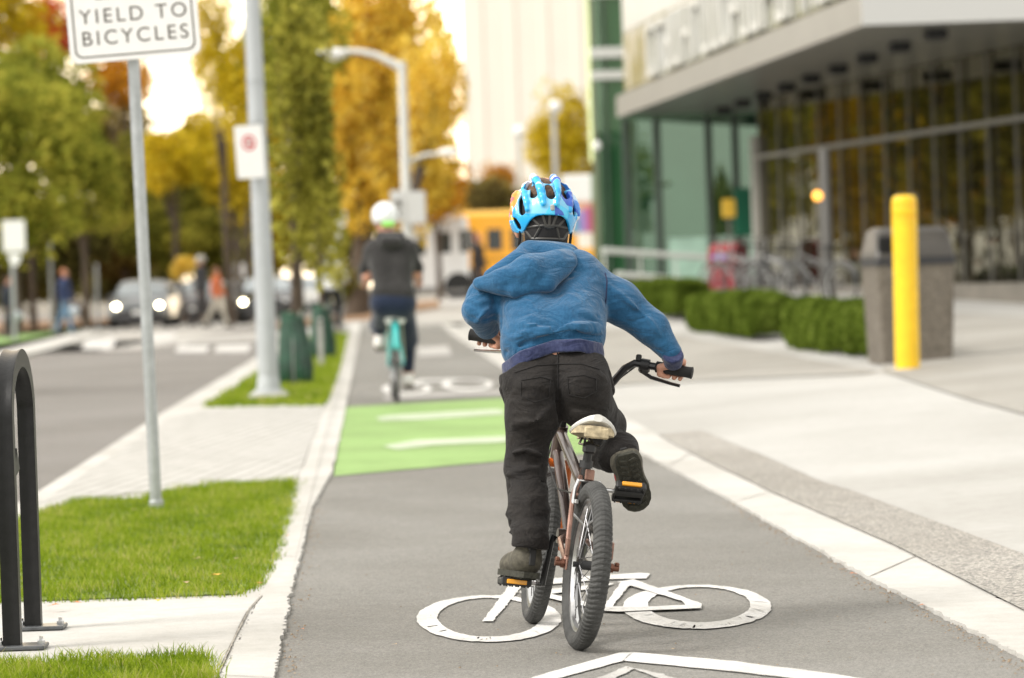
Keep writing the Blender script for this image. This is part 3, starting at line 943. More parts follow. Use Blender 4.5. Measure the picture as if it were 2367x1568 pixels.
tree(1305, 320, 85, 155, 140, 'yellow', 'yellow-green pointed tree beside the glass building', 5000, tw=.3)
tree(1250, 500, 120, 90, 150, 'olive', 'low olive tree hidden behind the child helmet', 2500)
tree(60, 240, 170, 150, 112, 'green', 'broad yellow-green tree rising behind the leftmost green tree', 6000)
tree(330, 440, 130, 120, 128, 'olive', 'olive tree filling the space behind the yield sign pole', 4500)
tree(450, 560, 150, 90, 122, 'olive', 'low olive tree behind the crossing people', 4500)
tree(610, 230, 110, 200, 96, 'yellow', 'yellow-green tree directly behind the lamp pole and its sign', 5500)
tree(560, 200, 80, 90, 116, 'yellow', 'bright yellow tree left of the lamp pole', 3000)
tree(160, 640, 220, 50, 140, 'dark', 'dark hedge-like low tree behind the far pavement', 4000, tw=.1)
tree(240, 90, 110, 100, 150, 'green', 'green tree top seen through behind the yield sign panel', 2500, group='street trees')
tree(470, 330, 80, 70, 150, 'yellow', 'yellow tree right of the bright gap of sky', 2500)
tree(760, 120, 110, 170, 130, 'gold', 'golden tree behind the curved street lamp head', 5000)
tree(640, 480, 120, 150, 130, 'yellow', 'yellow-green tree behind the young columnar trees', 4500)
tree(420, 625, 34, 30, 112, 'gold', 'small rounded golden shrub behind the cars', 900, name='shrub', cat='shrub', tw=.08, group='shrubs')
tree(40, 660, 90, 60, 128, 'dark', 'dark shrub at the left edge behind the sign post', 1800, name='shrub', cat='shrub', tw=.08, group='shrubs')
tree(250, 660, 90, 50, 134, 'dark', 'dark shrub behind walking person and first car', 1800, name='shrub', cat='shrub', tw=.08, group='shrubs')
tree(560, 655, 110, 40, 150, 'dark', 'dark shrub behind the queue of cars', 1800, name='shrub', cat='shrub', tw=.08, group='shrubs')
tree(790, 660, 50, 45, 92, 'olive', 'olive shrub beside the dark trunk left of the adult cyclist', 1200, name='shrub', cat='shrub', tw=.08, group='shrubs')
# trees further left that the glass front mirrors
for i, (x, y, p_) in enumerate([(-26, 108, 'yellow'), (-34, 120, 'green'), (-42, 132, 'orange'), (-52, 140, 'green'), (-30, 92, 'green'), (-44, 106, 'yellow'), (-60, 150, 'orange'), (-22, 96, 'olive'), (-56, 120, 'green')]):
    d = y; px = 1183.5 + x / d * F
    tree(px, 260, 300, 430, d, p_, 'autumn tree on the far side of the street, outside the view', 3500, group='trees mirrored in the glass front', tw=.4)
for (x, y) in ((-16, 24), (-21, 12), (-27, 0), (-13.5, 35)):
    root = empty('tree', (x, y, 0), 0, 'leafy tree beside the near road outside the view, mirrored in the green glass', 'tree', 'trees mirrored in the green glass')
    crown_mesh('crown', (0, 0, 5.0), (2.6, 2.4, 3.4), 2600, .32, int(abs(x) * 7 + 90), 'green', root)
    MB().tube([(0, 0, -.1), (.1, 0, 2.5), (0, .1, 6)], [.22, .17, .05], 8).build('trunk', bark, root)
# young columnar street trees in the grass strip
young1 = tree(690, 310, 92, 350, 34.5, 'lime', 'young columnar tree with watering bag right behind the lamp pole', 2300, group='young boulevard trees', tw=.085, trunk_px=676, leafk=.035)
young2 = tree(735, 430, 62, 230, 47, 'lime', 'second young columnar tree further along the grass strip', 2200, group='young boulevard trees', tw=.085, trunk_px=742, leafk=.04)
bagm = mat('watering_bag_plastic', (.012, .055, .03), .38, var=.5, vscale=7, bump=.3, bscale=12, spec=.6)
def water_bag(px, d, h, r, label):
    x = P(px, 700, d).x; z = gz(x, d) + .02
    root = empty('watering_bag', (x, d, z), 0, label, 'watering bag', 'watering bags on the young trees')
    n = 40
    prof = [(.95, 0), (1.08, .06), (1.12, .25), (1.0, .5), (.82, .75), (.7, .93), (.72, 1.0)]
    mb = MB(); vs = []; fs = []
    for (rr, zz) in prof:
        for k in range(n):
            a = 2 * math.pi * k / n
            q = rr * r * (1 + .13 * math.sin(a * 5 + zz * 3) + .07 * math.sin(a * 11 + 2 + zz * 5))
            vs.append((q * math.cos(a), q * math.sin(a), zz * h * (1 + .04 * math.sin(a * 2))))
    for i in range(len(prof) - 1):
        for k in range(n): fs.append((i * n + k, i * n + (k + 1) % n, (i + 1) * n + (k + 1) % n, (i + 1) * n + k))
    fs.append(tuple(range(n))[::-1]); fs.append(tuple((len(prof) - 1) * n + k for k in range(n)))
    mb.add(vs, fs)
    mb.build('bag_skin', bagm, root)
    mb = MB(); mb.tube([(r * .74, -r * .1, h * 1.0), (r * .9, -r * .25, h * 1.12), (r * .6, -r * .45, h)], .012, 6)
    mb.build('strap', mat('strap_dark', (.01, .03, .02), .7), root)
    mb = MB(); mb.tube([(0, -r * 1.13, .05 * h), (0, -r * 1.13, h * .28), (0, -r * 1.0, h * .5), (0, -r * .84, h * .75), (0, -r * .72, h * .95)], .008, 6)
    mb.build('zipper', mat('zip_grey', (.25, .25, .24), .5), root)
water_bag(676, 34.5, .72, .16, 'dark green watering bag around the nearer young tree trunk')
water_bag(742, 47, .72, .16, 'dark green watering bag around the farther young tree trunk')
def stake(px, d, h, label):
    x = P(px, 700, d).x; z = gz(x, d)
    root = empty('tree_stake', (x, d, z), 0, label, 'stake', 'stakes beside the young trees')
    MB().box((0, 0, h / 2), (.07, .05, h), bev=.006).build('post', mat('stake_wood', (.36, .35, .33), .85, var=.2, vscale=20), root)
    MB().box((0, 0, h * .92), (.076, .056, .02)).build('tie_band', mat('strap_dark', (.01, .03, .02), .7), root)
stake(738, 42, .62, 'grey stake in the grass between the two young trees')
stake(657, 36, .70, 'grey stake just behind the lamp pole by the watering bag')

# hedges -------------------------------------------------------------
def hedge(ptsA, d0, ptsB, d1, h, thick, label, seed):
    """A,B: picture x of the front face's bottom ends with their distance"""
    a = Vector((P(ptsA, 700, d0).x, d0)); b = Vector((P(ptsB, 700, d1).x, d1))
    u = (b - a).normalized(); nrm = Vector((-u.y, u.x))
    if nrm.y < 0: nrm = -nrm
    Ln = (b - a).length
    o0 = a + u * Ln / 2 + nrm * thick / 2
    z = gz(o0.x, o0.y) - .02
    root = empty('hedge', (o0.x, o0.y, z), math.atan2(u.y, u.x), label, 'hedge', 'clipped box hedges')
    r = np.random.RandomState(seed)
    n = int(9000 * Ln / 1.2)
    p = np.stack([r.uniform(-.5, .5, n) * Ln, r.uniform(-.5, .5, n) * thick, r.uniform(0.02, 1, n) * h], 1)
    # push most to the shell
    f = r.randint(0, 5, n)
    jit = np.abs(r.normal(0, .03, n))
    p[f == 0, 1] = (-thick / 2 + jit[f == 0]); p[f == 1, 2] = (h - jit[f == 1]); p[f == 2, 0] = (Ln / 2 - jit[f == 2]); p[f == 3, 0] = (-Ln / 2 + jit[f == 3])
    m3 = f == 4; p[m3, 1] = (-thick / 2 + jit[m3])
    # rounded corners
    rr = .24
    q = np.array([Ln / 2, thick / 2, h / 2]); cc = np.array([0, 0, h / 2])
    dlt = np.abs(p - cc) - (q - rr); dl = np.maximum(dlt, 0); ln = np.linalg.norm(dl, axis=1)
    sc = np.where(ln > rr, rr / np.maximum(ln, 1e-6), 1)
    p = cc + np.sign(p - cc) * np.where(dlt > 0, (q - rr) + dl * sc[:, None], np.abs(p - cc))
    od = (p - cc) / np.array([Ln / 2, thick / 2, h / 2]); od /= np.linalg.norm(od, axis=1)[:, None]
    p = p + od * (.065 * wob(p, 9, 3 + seed, 7) + .022 * wob(p, 37, 5, 6) + r.normal(0, .012, n))[:, None]
    p[:, 2] = np.maximum(p[:, 2], .01)
    nn = r.normal(size=(n, 3)); nn /= np.linalg.norm(nn, axis=1)[:, None]
    A = np.cross(nn, r.normal(size=(n, 3))); A /= np.linalg.norm(A, axis=1)[:, None]; B = np.cross(nn, A)
    s = .026 * r.uniform(.6, 1.4, n)[:, None]
    V = np.stack([p - A * s, p + B * s * .6, p + A * s, p - B * s * .6], 1).reshape(-1, 3)
    me = bpy.data.meshes.new('foliage')
    me.vertices.add(len(V)); me.vertices.foreach_set('co', V.ravel())
    me.loops.add(n * 4); me.loops.foreach_set('vertex_index', np.arange(n * 4, dtype=np.int32))
    me.polygons.add(n); me.polygons.foreach_set('loop_start', np.arange(0, n * 4, 4, dtype=np.int32))
    me.update(calc_edges=True)
    t = np.clip(.5 + .3 * wob(p, 16, 9 + seed) + r.normal(0, .15, n), 0, 1)
    at = me.attributes.new('tint', 'FLOAT', 'FACE'); at.data.foreach_set('value', t.astype(np.float32))
    link_mesh('foliage', me, leafm('hedge'), root, smooth=False)
    MB().box((0, 0, h / 2 - .04), (Ln - .24, thick - .24, h - .24), bev=.12).build('branches', mat('hedge_core', (.02, .028, .008), .95, var=.5, vscale=30), root)
hedge(1806, 38.0, 2024, 31.2, .55, .66, 'clipped green hedge nearest the concrete trash bin', 1)
hedge(1578, 47.6, 1738, 41.0, .55, .62, 'clipped green hedge in the middle of the row', 2)
hedge(1440, 58.0, 1560, 50.5, .55, .62, 'clipped green hedge farthest off, behind the child elbow', 3)
# ================================================================== BICYCLES
rubber = mat('tyre_rubber', (.045, .045, .043), .75, var=.35, vscale=25, bump=.3, bscale=200, bdist=.002)
rubber_side = mat('black_rubber', (.014, .014, .014), .6)
chrome = mat('bright_metal', (.62, .62, .62), .28, metal=1.0, var=.15, vscale=40)
black_metal = mat('black_metal', (.014, .014, .015), .35, spec=.6)
black_plastic = mat('black_plastic', (.018, .018, .018), .5)
copper = mat('copper_paint', (.10, .07, .06), .3, metal=.6, var=.2, vscale=30, coat=.5)
copper2 = mat('bare_copper_paint', (.27, .155, .12), .3, metal=.6, var=.3, vscale=30)
orange_p = mat('orange_paint', (.55, .12, .012), .3, coat=.5)
amber = mat('amber_reflector', (.9, .38, .01), .25, coat=.6)
saddle_white = mat('saddle_white', (.62, .61, .57), .5, var=.08, vscale=30, bump=.1)
saddle_under = mat('saddle_underside', (.40, .33, .21), .75, var=.45, vscale=45)

def wheel_parts(root, C, R, tr, inv_axis_rot, tyre_m, rim_m, spokes=28, tread=True, rim_w=.012, seg=368, hub_w=.05):
    """C centre in root space, inv_axis_rot: 3x3 rotation applied to a wheel whose axle lies along Y"""
    T = Matrix.Translation(C) @ inv_axis_rot.to_4x4()
    Rc = R - tr
    mb = MB(); vs = []; fs = []
    cs = 16
    N = 92
    for i in range(seg):
        th = 2 * math.pi * i / seg
        for j in range(cs):
            ph = 2 * math.pi * j / cs
            rr = tr
            pw = (ph + math.pi) % (2 * math.pi) - math.pi
            if tread and abs(pw) < 1.35:
                g = math.sin(N * th - 2.6 * abs(pw)) + .25
                rr += .0012 if g > 0 else -.0008
            x = Rc + rr * math.cos(ph)
            vs.append((x * math.cos(th), rr * math.sin(ph), x * math.sin(th)))
    for i in range(seg):
        for j in range(cs):
            fs.append((i * cs + j, i * cs + (j + 1) % cs, ((i + 1) % seg) * cs + (j + 1) % cs, ((i + 1) % seg) * cs + j))
    Rr = Rc - tr * .75
    # rim: closed profile ring
    prof = [(Rr + .006, rim_w), (Rr - .002, rim_w + .001), (Rr - .012, rim_w * .8), (Rr - .016, 0), (Rr - .012, -rim_w * .8), (Rr - .002, -rim_w - .001), (Rr + .006, -rim_w)]
    rb = MB(); v2 = []; f2 = []
    s2 = 96; k2 = len(prof)
    for i in range(s2):
        th = 2 * math.pi * i / s2
        for (a, b) in prof: v2.append((a * math.cos(th), b, a * math.sin(th)))
    for i in range(s2):
        for j in range(k2): f2.append((i * k2 + j, i * k2 + (j + 1) % k2, ((i + 1) % s2) * k2 + (j + 1) % k2, ((i + 1) % s2) * k2 + j))
    rb.add([T @ Vector(v) for v in v2], f2)
    wheel = rb.build('wheel', rim_m, root)
    mb.add([T @ Vector(v) for v in vs], fs)
    mb.build('tyre', tyre_m, wheel, auto=False)
    sp = MB()
    for i in range(spokes):
        th = 2 * math.pi * i / spokes
        sd_ = 1 if i % 2 else -1
        th2 = th + (.9 if (i // 2) % 2 else -.9)
        a = Vector((.018 * math.cos(th2), sd_ * hub_w * .5, .018 * math.sin(th2)))
        b = Vector(((Rr - .01) * math.cos(th), 0, (Rr - .01) * math.sin(th)))
        sp.tube([T @ a, T @ b], .0013, 4, caps=False)
    sp.build('spokes', mat('spoke_steel', (.16, .16, .165), .35, metal=.9), wheel)
    hb = MB(); hb.lathe([(.0, -hub_w * .75), (.008, -hub_w * .75), (.008, -hub_w * .56), (.022, -hub_w * .52), (.022, -hub_w * .45), (.013, -hub_w * .38), (.013, hub_w * .38), (.022, hub_w * .45), (.022, hub_w * .52), (.008, hub_w * .56), (.008, hub_w * .75), (0, hub_w * .75)], T @ Matrix.Rotation(math.pi / 2, 4, 'X'), 16)
    hb.build('hub', black_metal, wheel)
    return wheel

def rot_about(p, ax, ang):
    return Matrix.Translation(p) @ Matrix.Rotation(ang, 4, ax) @ Matrix.Translation(-p)

def saddle_mesh(root, pos, length, width, m_top, m_under, tilt=0):
    """pos: centre of the saddle; x forward"""
    n = 18; vs = []; fs = []
    rows = []
    for i in range(n + 1):
        t = i / n
        # half width from tail to nose
        wd = width / 2 * (math.sin(min(1, t * 3.2 + .12) * math.pi / 2) if t < .3 else (1 - sst(.3, .78, t) * .72))
        if t > .93: wd *= max(.25, 1 - (t - .93) * 8)
        x = (t - .42) * length
        z = .014 * (1 - sst(0, .35, t)) + .004 * math.cos(t * 6)
        rows.append((x, wd, z))
    cs = 14
    for (x, wd, z) in rows:
        for j in range(cs):
            a = 2 * math.pi * j / cs
            yy = wd * math.copysign(abs(math.cos(a)) ** .7, math.cos(a)); zz = math.sin(a)
            zz = .010 * abs(zz) ** .8 if zz > 0 else -.010 * abs(zz) ** .5
            drop = -.55 * (yy / max(width / 2, 1e-6)) ** 2 * .03
            vs.append(Vector((x, yy, z + zz + drop)))
    R = Matrix.Rotation(tilt, 4, 'Y')
    vs = [R @ v + Vector(pos) for v in vs]
    for i in range(n):
        for j in range(cs): fs.append((i * cs + j, i * cs + (j + 1) % cs, (i + 1) * cs + (j + 1) % cs, (i + 1) * cs + j))
    fs.append(tuple(range(cs))[::-1]); fs.append(tuple(n * cs + j for j in range(cs)))
    mb = MB(); mb.add(vs, fs)
    s = mb.build('saddle', m_top, root, auto=False, smooth=True)
    ub = MB()
    c = Vector(pos)
    ub.prism([(x_, w_ * .9) for (x_, w_, z_) in rows[:-1]] + [(x_, -w_ * .9) for (x_, w_, z_) in rows[:-1][::-1]], -.024, -.004, Matrix.Translation(c) @ R)
    ub.box(c + Vector((-length * .405, 0, -.012)), (.01, width * .52, .03), R.to_3x3(), bev=.004)
    ub.build('underside', m_under, s)
    rl_ = MB()
    for sd_ in (-1, 1):
        rl_.tube([c + Vector((-length * .34, sd_ * width * .2, -.03)), c + Vector((-.2 * length, sd_ * .022, -.048)), c + Vector((.15 * length, sd_ * .022, -.048)), c + Vector((.38 * length, 0, -.02))], .0035, 6)
    rl_.build('saddle_rail', black_metal, s)
    return s

def pedal(root, c, w_=.085, l_=.075, tilt=0.0, reflect=True, Rm=None):
    Rm = Rm or Matrix.Rotation(tilt, 3, 'Y')
    c = Vector(c)
    mb = MB()
    mb.box(c, (l_ * .3, w_, .02), Rm, bev=.004)
    for s in (-1, 1):
        mb.box(c + Rm @ Vector((s * l_ * .42, 0, 0)), (l_ * .16, w_, .022), Rm, bev=.003)
        mb.box(c + Rm @ Vector((0, s * w_ * .46, 0)), (l_ * .95, w_ * .09, .016), Rm, bev=.003)
    for s in (-1, 1):
        for i in range(5): mb.box(c + Rm @ Vector((s * l_ * .42, (i - 2) * w_ * .2, 0)), (l_ * .1, w_ * .06, .029), Rm, bev=.001)
    p = mb.build('pedal', black_plastic, root)
    if reflect:
        for s in (-1, 1):
            MB().box(c + Rm @ Vector((s * (l_ * .5 + .0035), 0, 0)), (.007, w_ * .66, .0125), Rm, bev=.0015).build('reflector', amber, p)
    return p

def line_to_world(M, pts): return [M @ Vector(p) for p in pts]

# ------------------------------------------------------------------ child's bicycle
ra = flat(1335, 1502); fa_ = flat(1231, 1441)
hd = (fa_ - ra); hd.z = 0; WB = hd.length
yaw = math.atan2(hd.y, hd.x)
LEAN = R_(8.3)
BM = Matrix.Translation(ra) @ Matrix.Rotation(yaw, 4, 'Z') @ Matrix.Rotation(LEAN, 4, 'X')
BI = BM.inverted()
WR = .2285
bike = empty('child_bicycle', M=BM, label="child's small bicycle with copper frame, white saddle and knobbly tyres under the child in blue", cat='bicycle')
RA_ = Vector((0, 0, WR)); BB = Vector((.30, 0, .285)); FA = Vector((WB, 0, WR))
HT = Vector((WB - .125, 0, .585)); HB = Vector((WB - .095, 0, .492))
SC = Vector((.175, 0, .46)); SD = Vector((.155, 0, .585))
wheel_parts(bike, RA_, WR, .026, Matrix.Identity(3), rubber, chrome, 28)
axis = (HT - HB).normalized()
STEER = R_(-3)
RS = rot_about(HB, axis, STEER)
wheel_parts(bike, RS @ FA, WR, .024, RS.to_3x3(), rubber, chrome, 28)
fr = MB()
fr.tube([HT + axis * .0, HB], .02, 14)
fr.tube([HB.lerp(HT, .2), BB + Vector((.0, 0, .0))], .0165, 14)
fr.tube([HT.lerp(HB, .22), SC - Vector((0, 0, .03))], .0155, 14)
fr.tube([BB, SC + Vector((-.004, 0, .03))], .0145, 14)
fr.cyl(BB + Vector((0, -.036, 0)), BB + Vector((0, .036, 0)), .021, 16)
frame = fr.build('frame', copper, bike)
st = MB()
for s in (-1, 1):
    st.tube([BB + Vector((-.02, s * .02, 0)), BB + Vector((-.08, s * .042, -.006)), RA_ + Vector((.0, s * .058, 0))], [.0085, .008, .007], 8)
    st.tube([SC + Vector((-.008, s * .012, .0)), SC + Vector((-.05, s * .036, -.05)), Vector((.05, s * .05, WR + .09)), RA_ + Vector((0, s * .058, .004))], [.0075, .0075, .007, .007], 8)
    st.box(RA_ + Vector((.004, s * .058, .0)), (.045, .006, .035), bev=.003)
    st.box(RA_ + Vector((-.012, s * .06, .045)), (.012, .012, .05), bev=.003)
    st.tube([SC + Vector((-.05, s * .036, -.05)), SC + Vector((-.055, 0, -.052))], .007, 8)
st.build('rear_stay', copper2, bike)
# stub axle nuts and guard stays
pg = MB()
for s in (-1, 1):
    pg.cyl(RA_ + Vector((0, s * .058, 0)), RA_ + Vector((0, s * .088, 0)), .009, 12)
    pg.cyl(RA_ + Vector((0, s * .064, 0)), RA_ + Vector((0, s * .072, 0)), .014, 6)
    pg.box(RA_ + Vector((.0, s * .082, .01)), (.02, .012, .012), bev=.003)
pg.build('axle_nut', mat('dark_copper', (.16, .07, .045), .4, metal=.6), bike)
fk = MB()
q = lambda v: RS @ Vector(v)
crown = HB - axis * .018
fk.tube([q(HB), q(crown)], .018, 12)
fk.box(q(crown), (.036, .088, .024), RS.to_3x3(), bev=.008)
for s in (-1, 1):
    fk.tube([q(crown + Vector((0, s * .038, 0))), q(crown.lerp(FA, .5) + Vector((.004, s * .043, 0))), q(FA + Vector((0, s * .046, 0)))], [.013, .012, .008], 10)
    fk.cyl(q(FA + Vector((0, s * .046, 0))), q(FA + Vector((0, s * .066, 0))), .009, 8)
fk.build('fork', orange_p, bike)
# handlebar through the two grips
gl = BI @ P(1129, 781, 9.80); gr_ = BI @ P(1556, 855, 9.70)
gd = (gl - gr_).normalized()
sl_ = MB(); stem_top = HT + axis * .045
sl_.tube([HT, stem_top], .013, 10)
mid = Vector((stem_top.x + .03, 0, stem_top.z + .01))
sl_.tube([stem_top, mid], .015, 10)
sl_.box(mid, (.045, .05, .038), bev=.008)
sl_.build('stem', black_metal, bike)
bars = MB()
def bar_side(g, s):
    inner = g - gd * s * .075
    elbow = inner - gd * s * .038
    low = mid + Vector((0, s * .075, .0))
    low2 = mid.lerp(elbow, .2); low2.y = s * .085
    return [g + gd * s * .045, g, inner, elbow, elbow.lerp(low, .12) - gd * s * .012, low + (elbow - low) * .12, low]
A_ = bar_side(gl, 1); B_ = bar_side(gr_, -1)
bars.tube(A_ + [mid] + B_[::-1], .0115, 10)
bars.tube([A_[3].lerp(A_[5], .45), B_[3].lerp(B_[5], .45)], .008, 8)
hb_ = bars.build('handlebar', black_metal, bike)
def grip(g, s):
    mb = MB()
    pts = [g + gd * s * t for t in (-.052, -.05, -.03, -.028, 0, .03, .05, .056, .058)]
    rr = [.012, .0165, .0165, .0155, .0158, .0158, .0165, .018, .013]
    mb.tube(pts, rr, 16)
    mb.build('grip', mat('grip_rubber', (.02, .02, .02), .8, bump=.6, bscale=160, bdist=.002), hb_)
    cl = MB()
    c0 = g - gd * s * .082
    cl.tube([c0 - gd * .012, c0 + gd * .012], .018, 14)
    cl.box(c0 + Vector((.012, 0, -.012)), (.035, .03, .026), bev=.007)
    cl.box(c0 - gd * s * .022 + Vector((-.004, 0, .017)), (.012, .016, .02), bev=.003)
    cl.build('brake_clamp', black_plastic, hb_)
    lv = MB()
    f = c0 + Vector((.035, 0, -.02))
    lv.tube([f, f + gd * s * .03 + Vector((.012, 0, -.012)), f + gd * s * .09 + Vector((.014, 0, -.02)), f + gd * s * .115 + Vector((.008, 0, -.022))], [.006, .006, .005, .005], 8)
    lv.build('brake_lever', chrome if s > 0 else black_metal, hb_)
grip(gl, 1); grip(gr_, -1)
cb = MB()
cb.tube([gr_ + gd * .095 + Vector((.03, 0, 0)), mid + Vector((.10, -.1, .03)), mid + Vector((.07, 0, -.06)), HB + Vector((.05, .02, -.03))], .0025, 6)
cb.tube([gl - gd * .095 + Vector((.03, 0, 0)), mid + Vector((.09, .1, .02)), HT + Vector((.02, .03, -.1)), BB.lerp(HB, .5) + Vector((0, .02, .02)), SC + Vector((-.05, .02, -.05))], .0025, 6)
cb.build('brake_cable', black_plastic, bike)
sp_ = MB(); sp_.tube([SC - Vector((0, 0, .06)), SC + Vector((-.006, 0, .04)), SD + Vector((-.003, 0, -.03))], .0125, 12)
sp_.box(SD + Vector((0, 0, -.045)), (.03, .034, .028), bev=.005)
sp_.cyl(SC + Vector((0, 0, .025)), SC + Vector((0, 0, .045)), .019, 12)
sp_.build('seat_post', black_metal, bike)
SDC = BI @ P(1371, 988, 9.24)
sd_obj = saddle_mesh(bike, SD + Vector((.01, SDC.y * .6, .012)), .225, .132, saddle_white, saddle_under, R_(7))
# rear v-brake
vb = MB()
bc = Vector((.115, 0, WR + .205))
for s in (-1, 1):
    vb.tube([Vector((.10, s * .04, WR + .13)), Vector((.105, s * .036, WR + .2)), Vector((.108, s * .028, WR + .225))], .005, 8)
    vb.box((.10, s * .03, WR + .165), (.03, .01, .012), bev=.002)
vb.tube([Vector((.108, .03, WR + .222)), Vector((.108, -.03, WR + .222))], .0035, 6)
vb.tube([Vector((.10, .04, WR + .135)), Vector((.09, .0, WR + .10)), Vector((.10, -.04, WR + .135))], .004, 6)
vb.build('rear_brake', chrome, bike)
rr_ = MB(); rr_.box(bc + Vector((-.01, .0, .035)), (.01, .026, .03), bev=.003)
rr_.build('reflector_mount', copper2, bike)
# crank set
CA = R_(90)    # left crank points straight down
PL = BI @ P(1187, 1338, BM.to_translation().y + .30); PRr = BI @ P(1456, 1153, BM.to_translation().y + .31)
cr_ = MB()
ends = {}
for s in (1, -1):
    e = BB + Vector((.004 * s, s * .062, -s * .14))
    ends[s] = e
    cr_.tube([BB + Vector((0, s * .045, 0)), BB + Vector((0, s * .052, -s * .02)), e], [.011, .0095, .0085], 8)
    cr_.cyl(e, e + Vector((0, s * .02, 0)), .006, 8)
crank = cr_.build('crank', black_metal, bike)
MB().lathe([(.012, -.0015), (.052, -.0015), (.055, 0), (.052, .0015), (.012, .0015)], Matrix.Translation(BB + Vector((0, -.044, 0))) @ Matrix.Rotation(math.pi / 2, 4, 'X'), 32).build('chainring', black_metal, bike)
ch = MB()
rr0, rr1 = .053, .03
loop = []
for i in range(17):
    a = -math.pi / 2 + math.pi * i / 16
    loop.append(BB + Vector((rr0 * math.cos(a), -.044, rr0 * math.sin(a))))
for i in range(17):
    a = math.pi / 2 + math.pi * i / 16
    loop.append(RA_ + Vector((rr1 * math.cos(a), -.044, rr1 * math.sin(a))))
ch.tube(loop, .0042, 6, closed=True)
ch.build('chain', mat('chain_steel', (.08, .07, .06), .5, metal=.8), bike)
# pale spoke guard disc on the left of the rear wheel
sg = MB()
seg_pts = []
def fit_y(base, s, px):
    best = min((abs(float(proj(BM @ (base + Vector((0, s * t, 0))))[0]) - px), t) for t in np.linspace(.03, .11, 81))
    return base + Vector((0, s * best[1], 0))
ppl = fit_y(ends[1], 1, 1189); ppr = fit_y(ends[-1], -1, 1454)
pa_ = MB()
pa_.cyl(ends[1], ppl, .006, 8); pa_.build('pedal_axle', chrome, bike)
pa_ = MB(); pa_.cyl(ends[-1], ppr, .006, 8); pa_.build('pedal_axle', chrome, bike)
pedal(bike, ppl, tilt=R_(4)); pedal(bike, ppr, tilt=R_(38))
PEDL = BM @ ppl; PEDR = BM @ ppr

# ================================================================== CHILD
skin = mat('skin', (.55, .28, .19), .55, var=.12, vscale=20, bump=.05)
def cloth_mat(name, c1, c2, fibre=900, bump=.5, rough=.95, sheen=.25, big=9, crease=.52):
    m, n, l, b = nodes_of(name)
    tc = n.new('ShaderNodeTexCoord')
    nz = n.new('ShaderNodeTexNoise'); nz.inputs['Scale'].default_value = fibre * .35; nz.inputs['Detail'].default_value = 3
    mp = n.new('ShaderNodeMapping'); mp.inputs['Scale'].default_value = (1, 1, .4)
    l.new(tc.outputs['Object'], mp.inputs[0]); l.new(mp.outputs[0], nz.inputs[0])
    n2 = n.new('ShaderNodeTexNoise'); n2.inputs['Scale'].default_value = big; n2.inputs['Detail'].default_value = 6
    l.new(tc.outputs['Object'], n2.inputs[0])
    ad = n.new('ShaderNodeMath'); ad.operation = 'MULTIPLY_ADD'; ad.inputs[1].default_value = .55
    l.new(nz.outputs[0], ad.inputs[0])
    m2 = n.new('ShaderNodeMath'); m2.operation = 'MULTIPLY'; m2.inputs[1].default_value = .45; l.new(n2.outputs[0], m2.inputs[0])
    l.new(m2.outputs[0], ad.inputs[2])
    cr = n.new('ShaderNodeValToRGB'); cr.color_ramp.elements[0].position = .35; cr.color_ramp.elements[1].position = .65
    cr.color_ramp.elements[0].color = (*c1, 1); cr.color_ramp.elements[1].color = (*c2, 1)
    l.new(ad.outputs[0], cr.inputs[0]); l.new(cr.outputs[0], b.inputs['Base Color'])
    b.inputs['Roughness'].default_value = rough; b.inputs['Sheen Weight'].default_value = sheen; b.inputs['Specular IOR Level'].default_value = .2
    n3 = n.new('ShaderNodeTexNoise'); n3.inputs['Scale'].default_value = fibre; n3.inputs['Detail'].default_value = 2
    l.new(tc.outputs['Object'], n3.inputs[0])
    bp = n.new('ShaderNodeBump'); bp.inputs['Strength'].default_value = bump; bp.inputs['Distance'].default_value = .002
    l.new(n3.outputs[0], bp.inputs['Height'])
    mp4 = n.new('ShaderNodeMapping'); mp4.inputs['Scale'].default_value = (1, 1, 1.9); mp4.inputs['Rotation'].default_value = (0, .35, 0)
    l.new(tc.outputs['Object'], mp4.inputs[0])
    n4 = n.new('ShaderNodeTexNoise'); n4.inputs['Scale'].default_value = 11; n4.inputs['Detail'].default_value = 4; n4.inputs['Distortion'].default_value = 1.2; n4.inputs['Roughness'].default_value = .45
    l.new(mp4.outputs[0], n4.inputs[0])
    b4 = n.new('ShaderNodeBump'); b4.inputs['Strength'].default_value = crease; b4.inputs['Distance'].default_value = .03
    l.new(n4.outputs[0], b4.inputs['Height']); l.new(b4.outputs[0], bp.inputs['Normal'])
    l.new(bp.outputs[0], b.inputs['Normal'])
    return m
fleece = cloth_mat('blue_fleece', (.011, .068, .15), (.022, .105, .212), 420, .7)
rib = cloth_mat('navy_rib', (.018, .024, .07), (.045, .055, .12), 500, .5)
twill = cloth_mat('charcoal_twill', (.007, .006, .006), (.020, .017, .015), 700, .35, big=14, rough=.75, sheen=.06)
seam_m = mat('seam_thread', (.012, .02, .06), .9)
pseam_m = mat('trouser_seam', (.009, .008, .008), .9)
kid_o = Vector((PEDL.x, PEDL.y, 0))
kid = empty('person', tuple(kid_o), 0, 'child in blue hoodie and colourful helmet standing on the pedals of the small bicycle', 'person')
KI = Matrix.Translation(-kid_o)
def pp(*a): return tuple(P(*a))
def C(a, b, ra_, rb_, k=None):
    return ('c', pp(*a), pp(*b), ra_, rb_) + ((k,) if k is not None else ())
Sx = S(9.6)
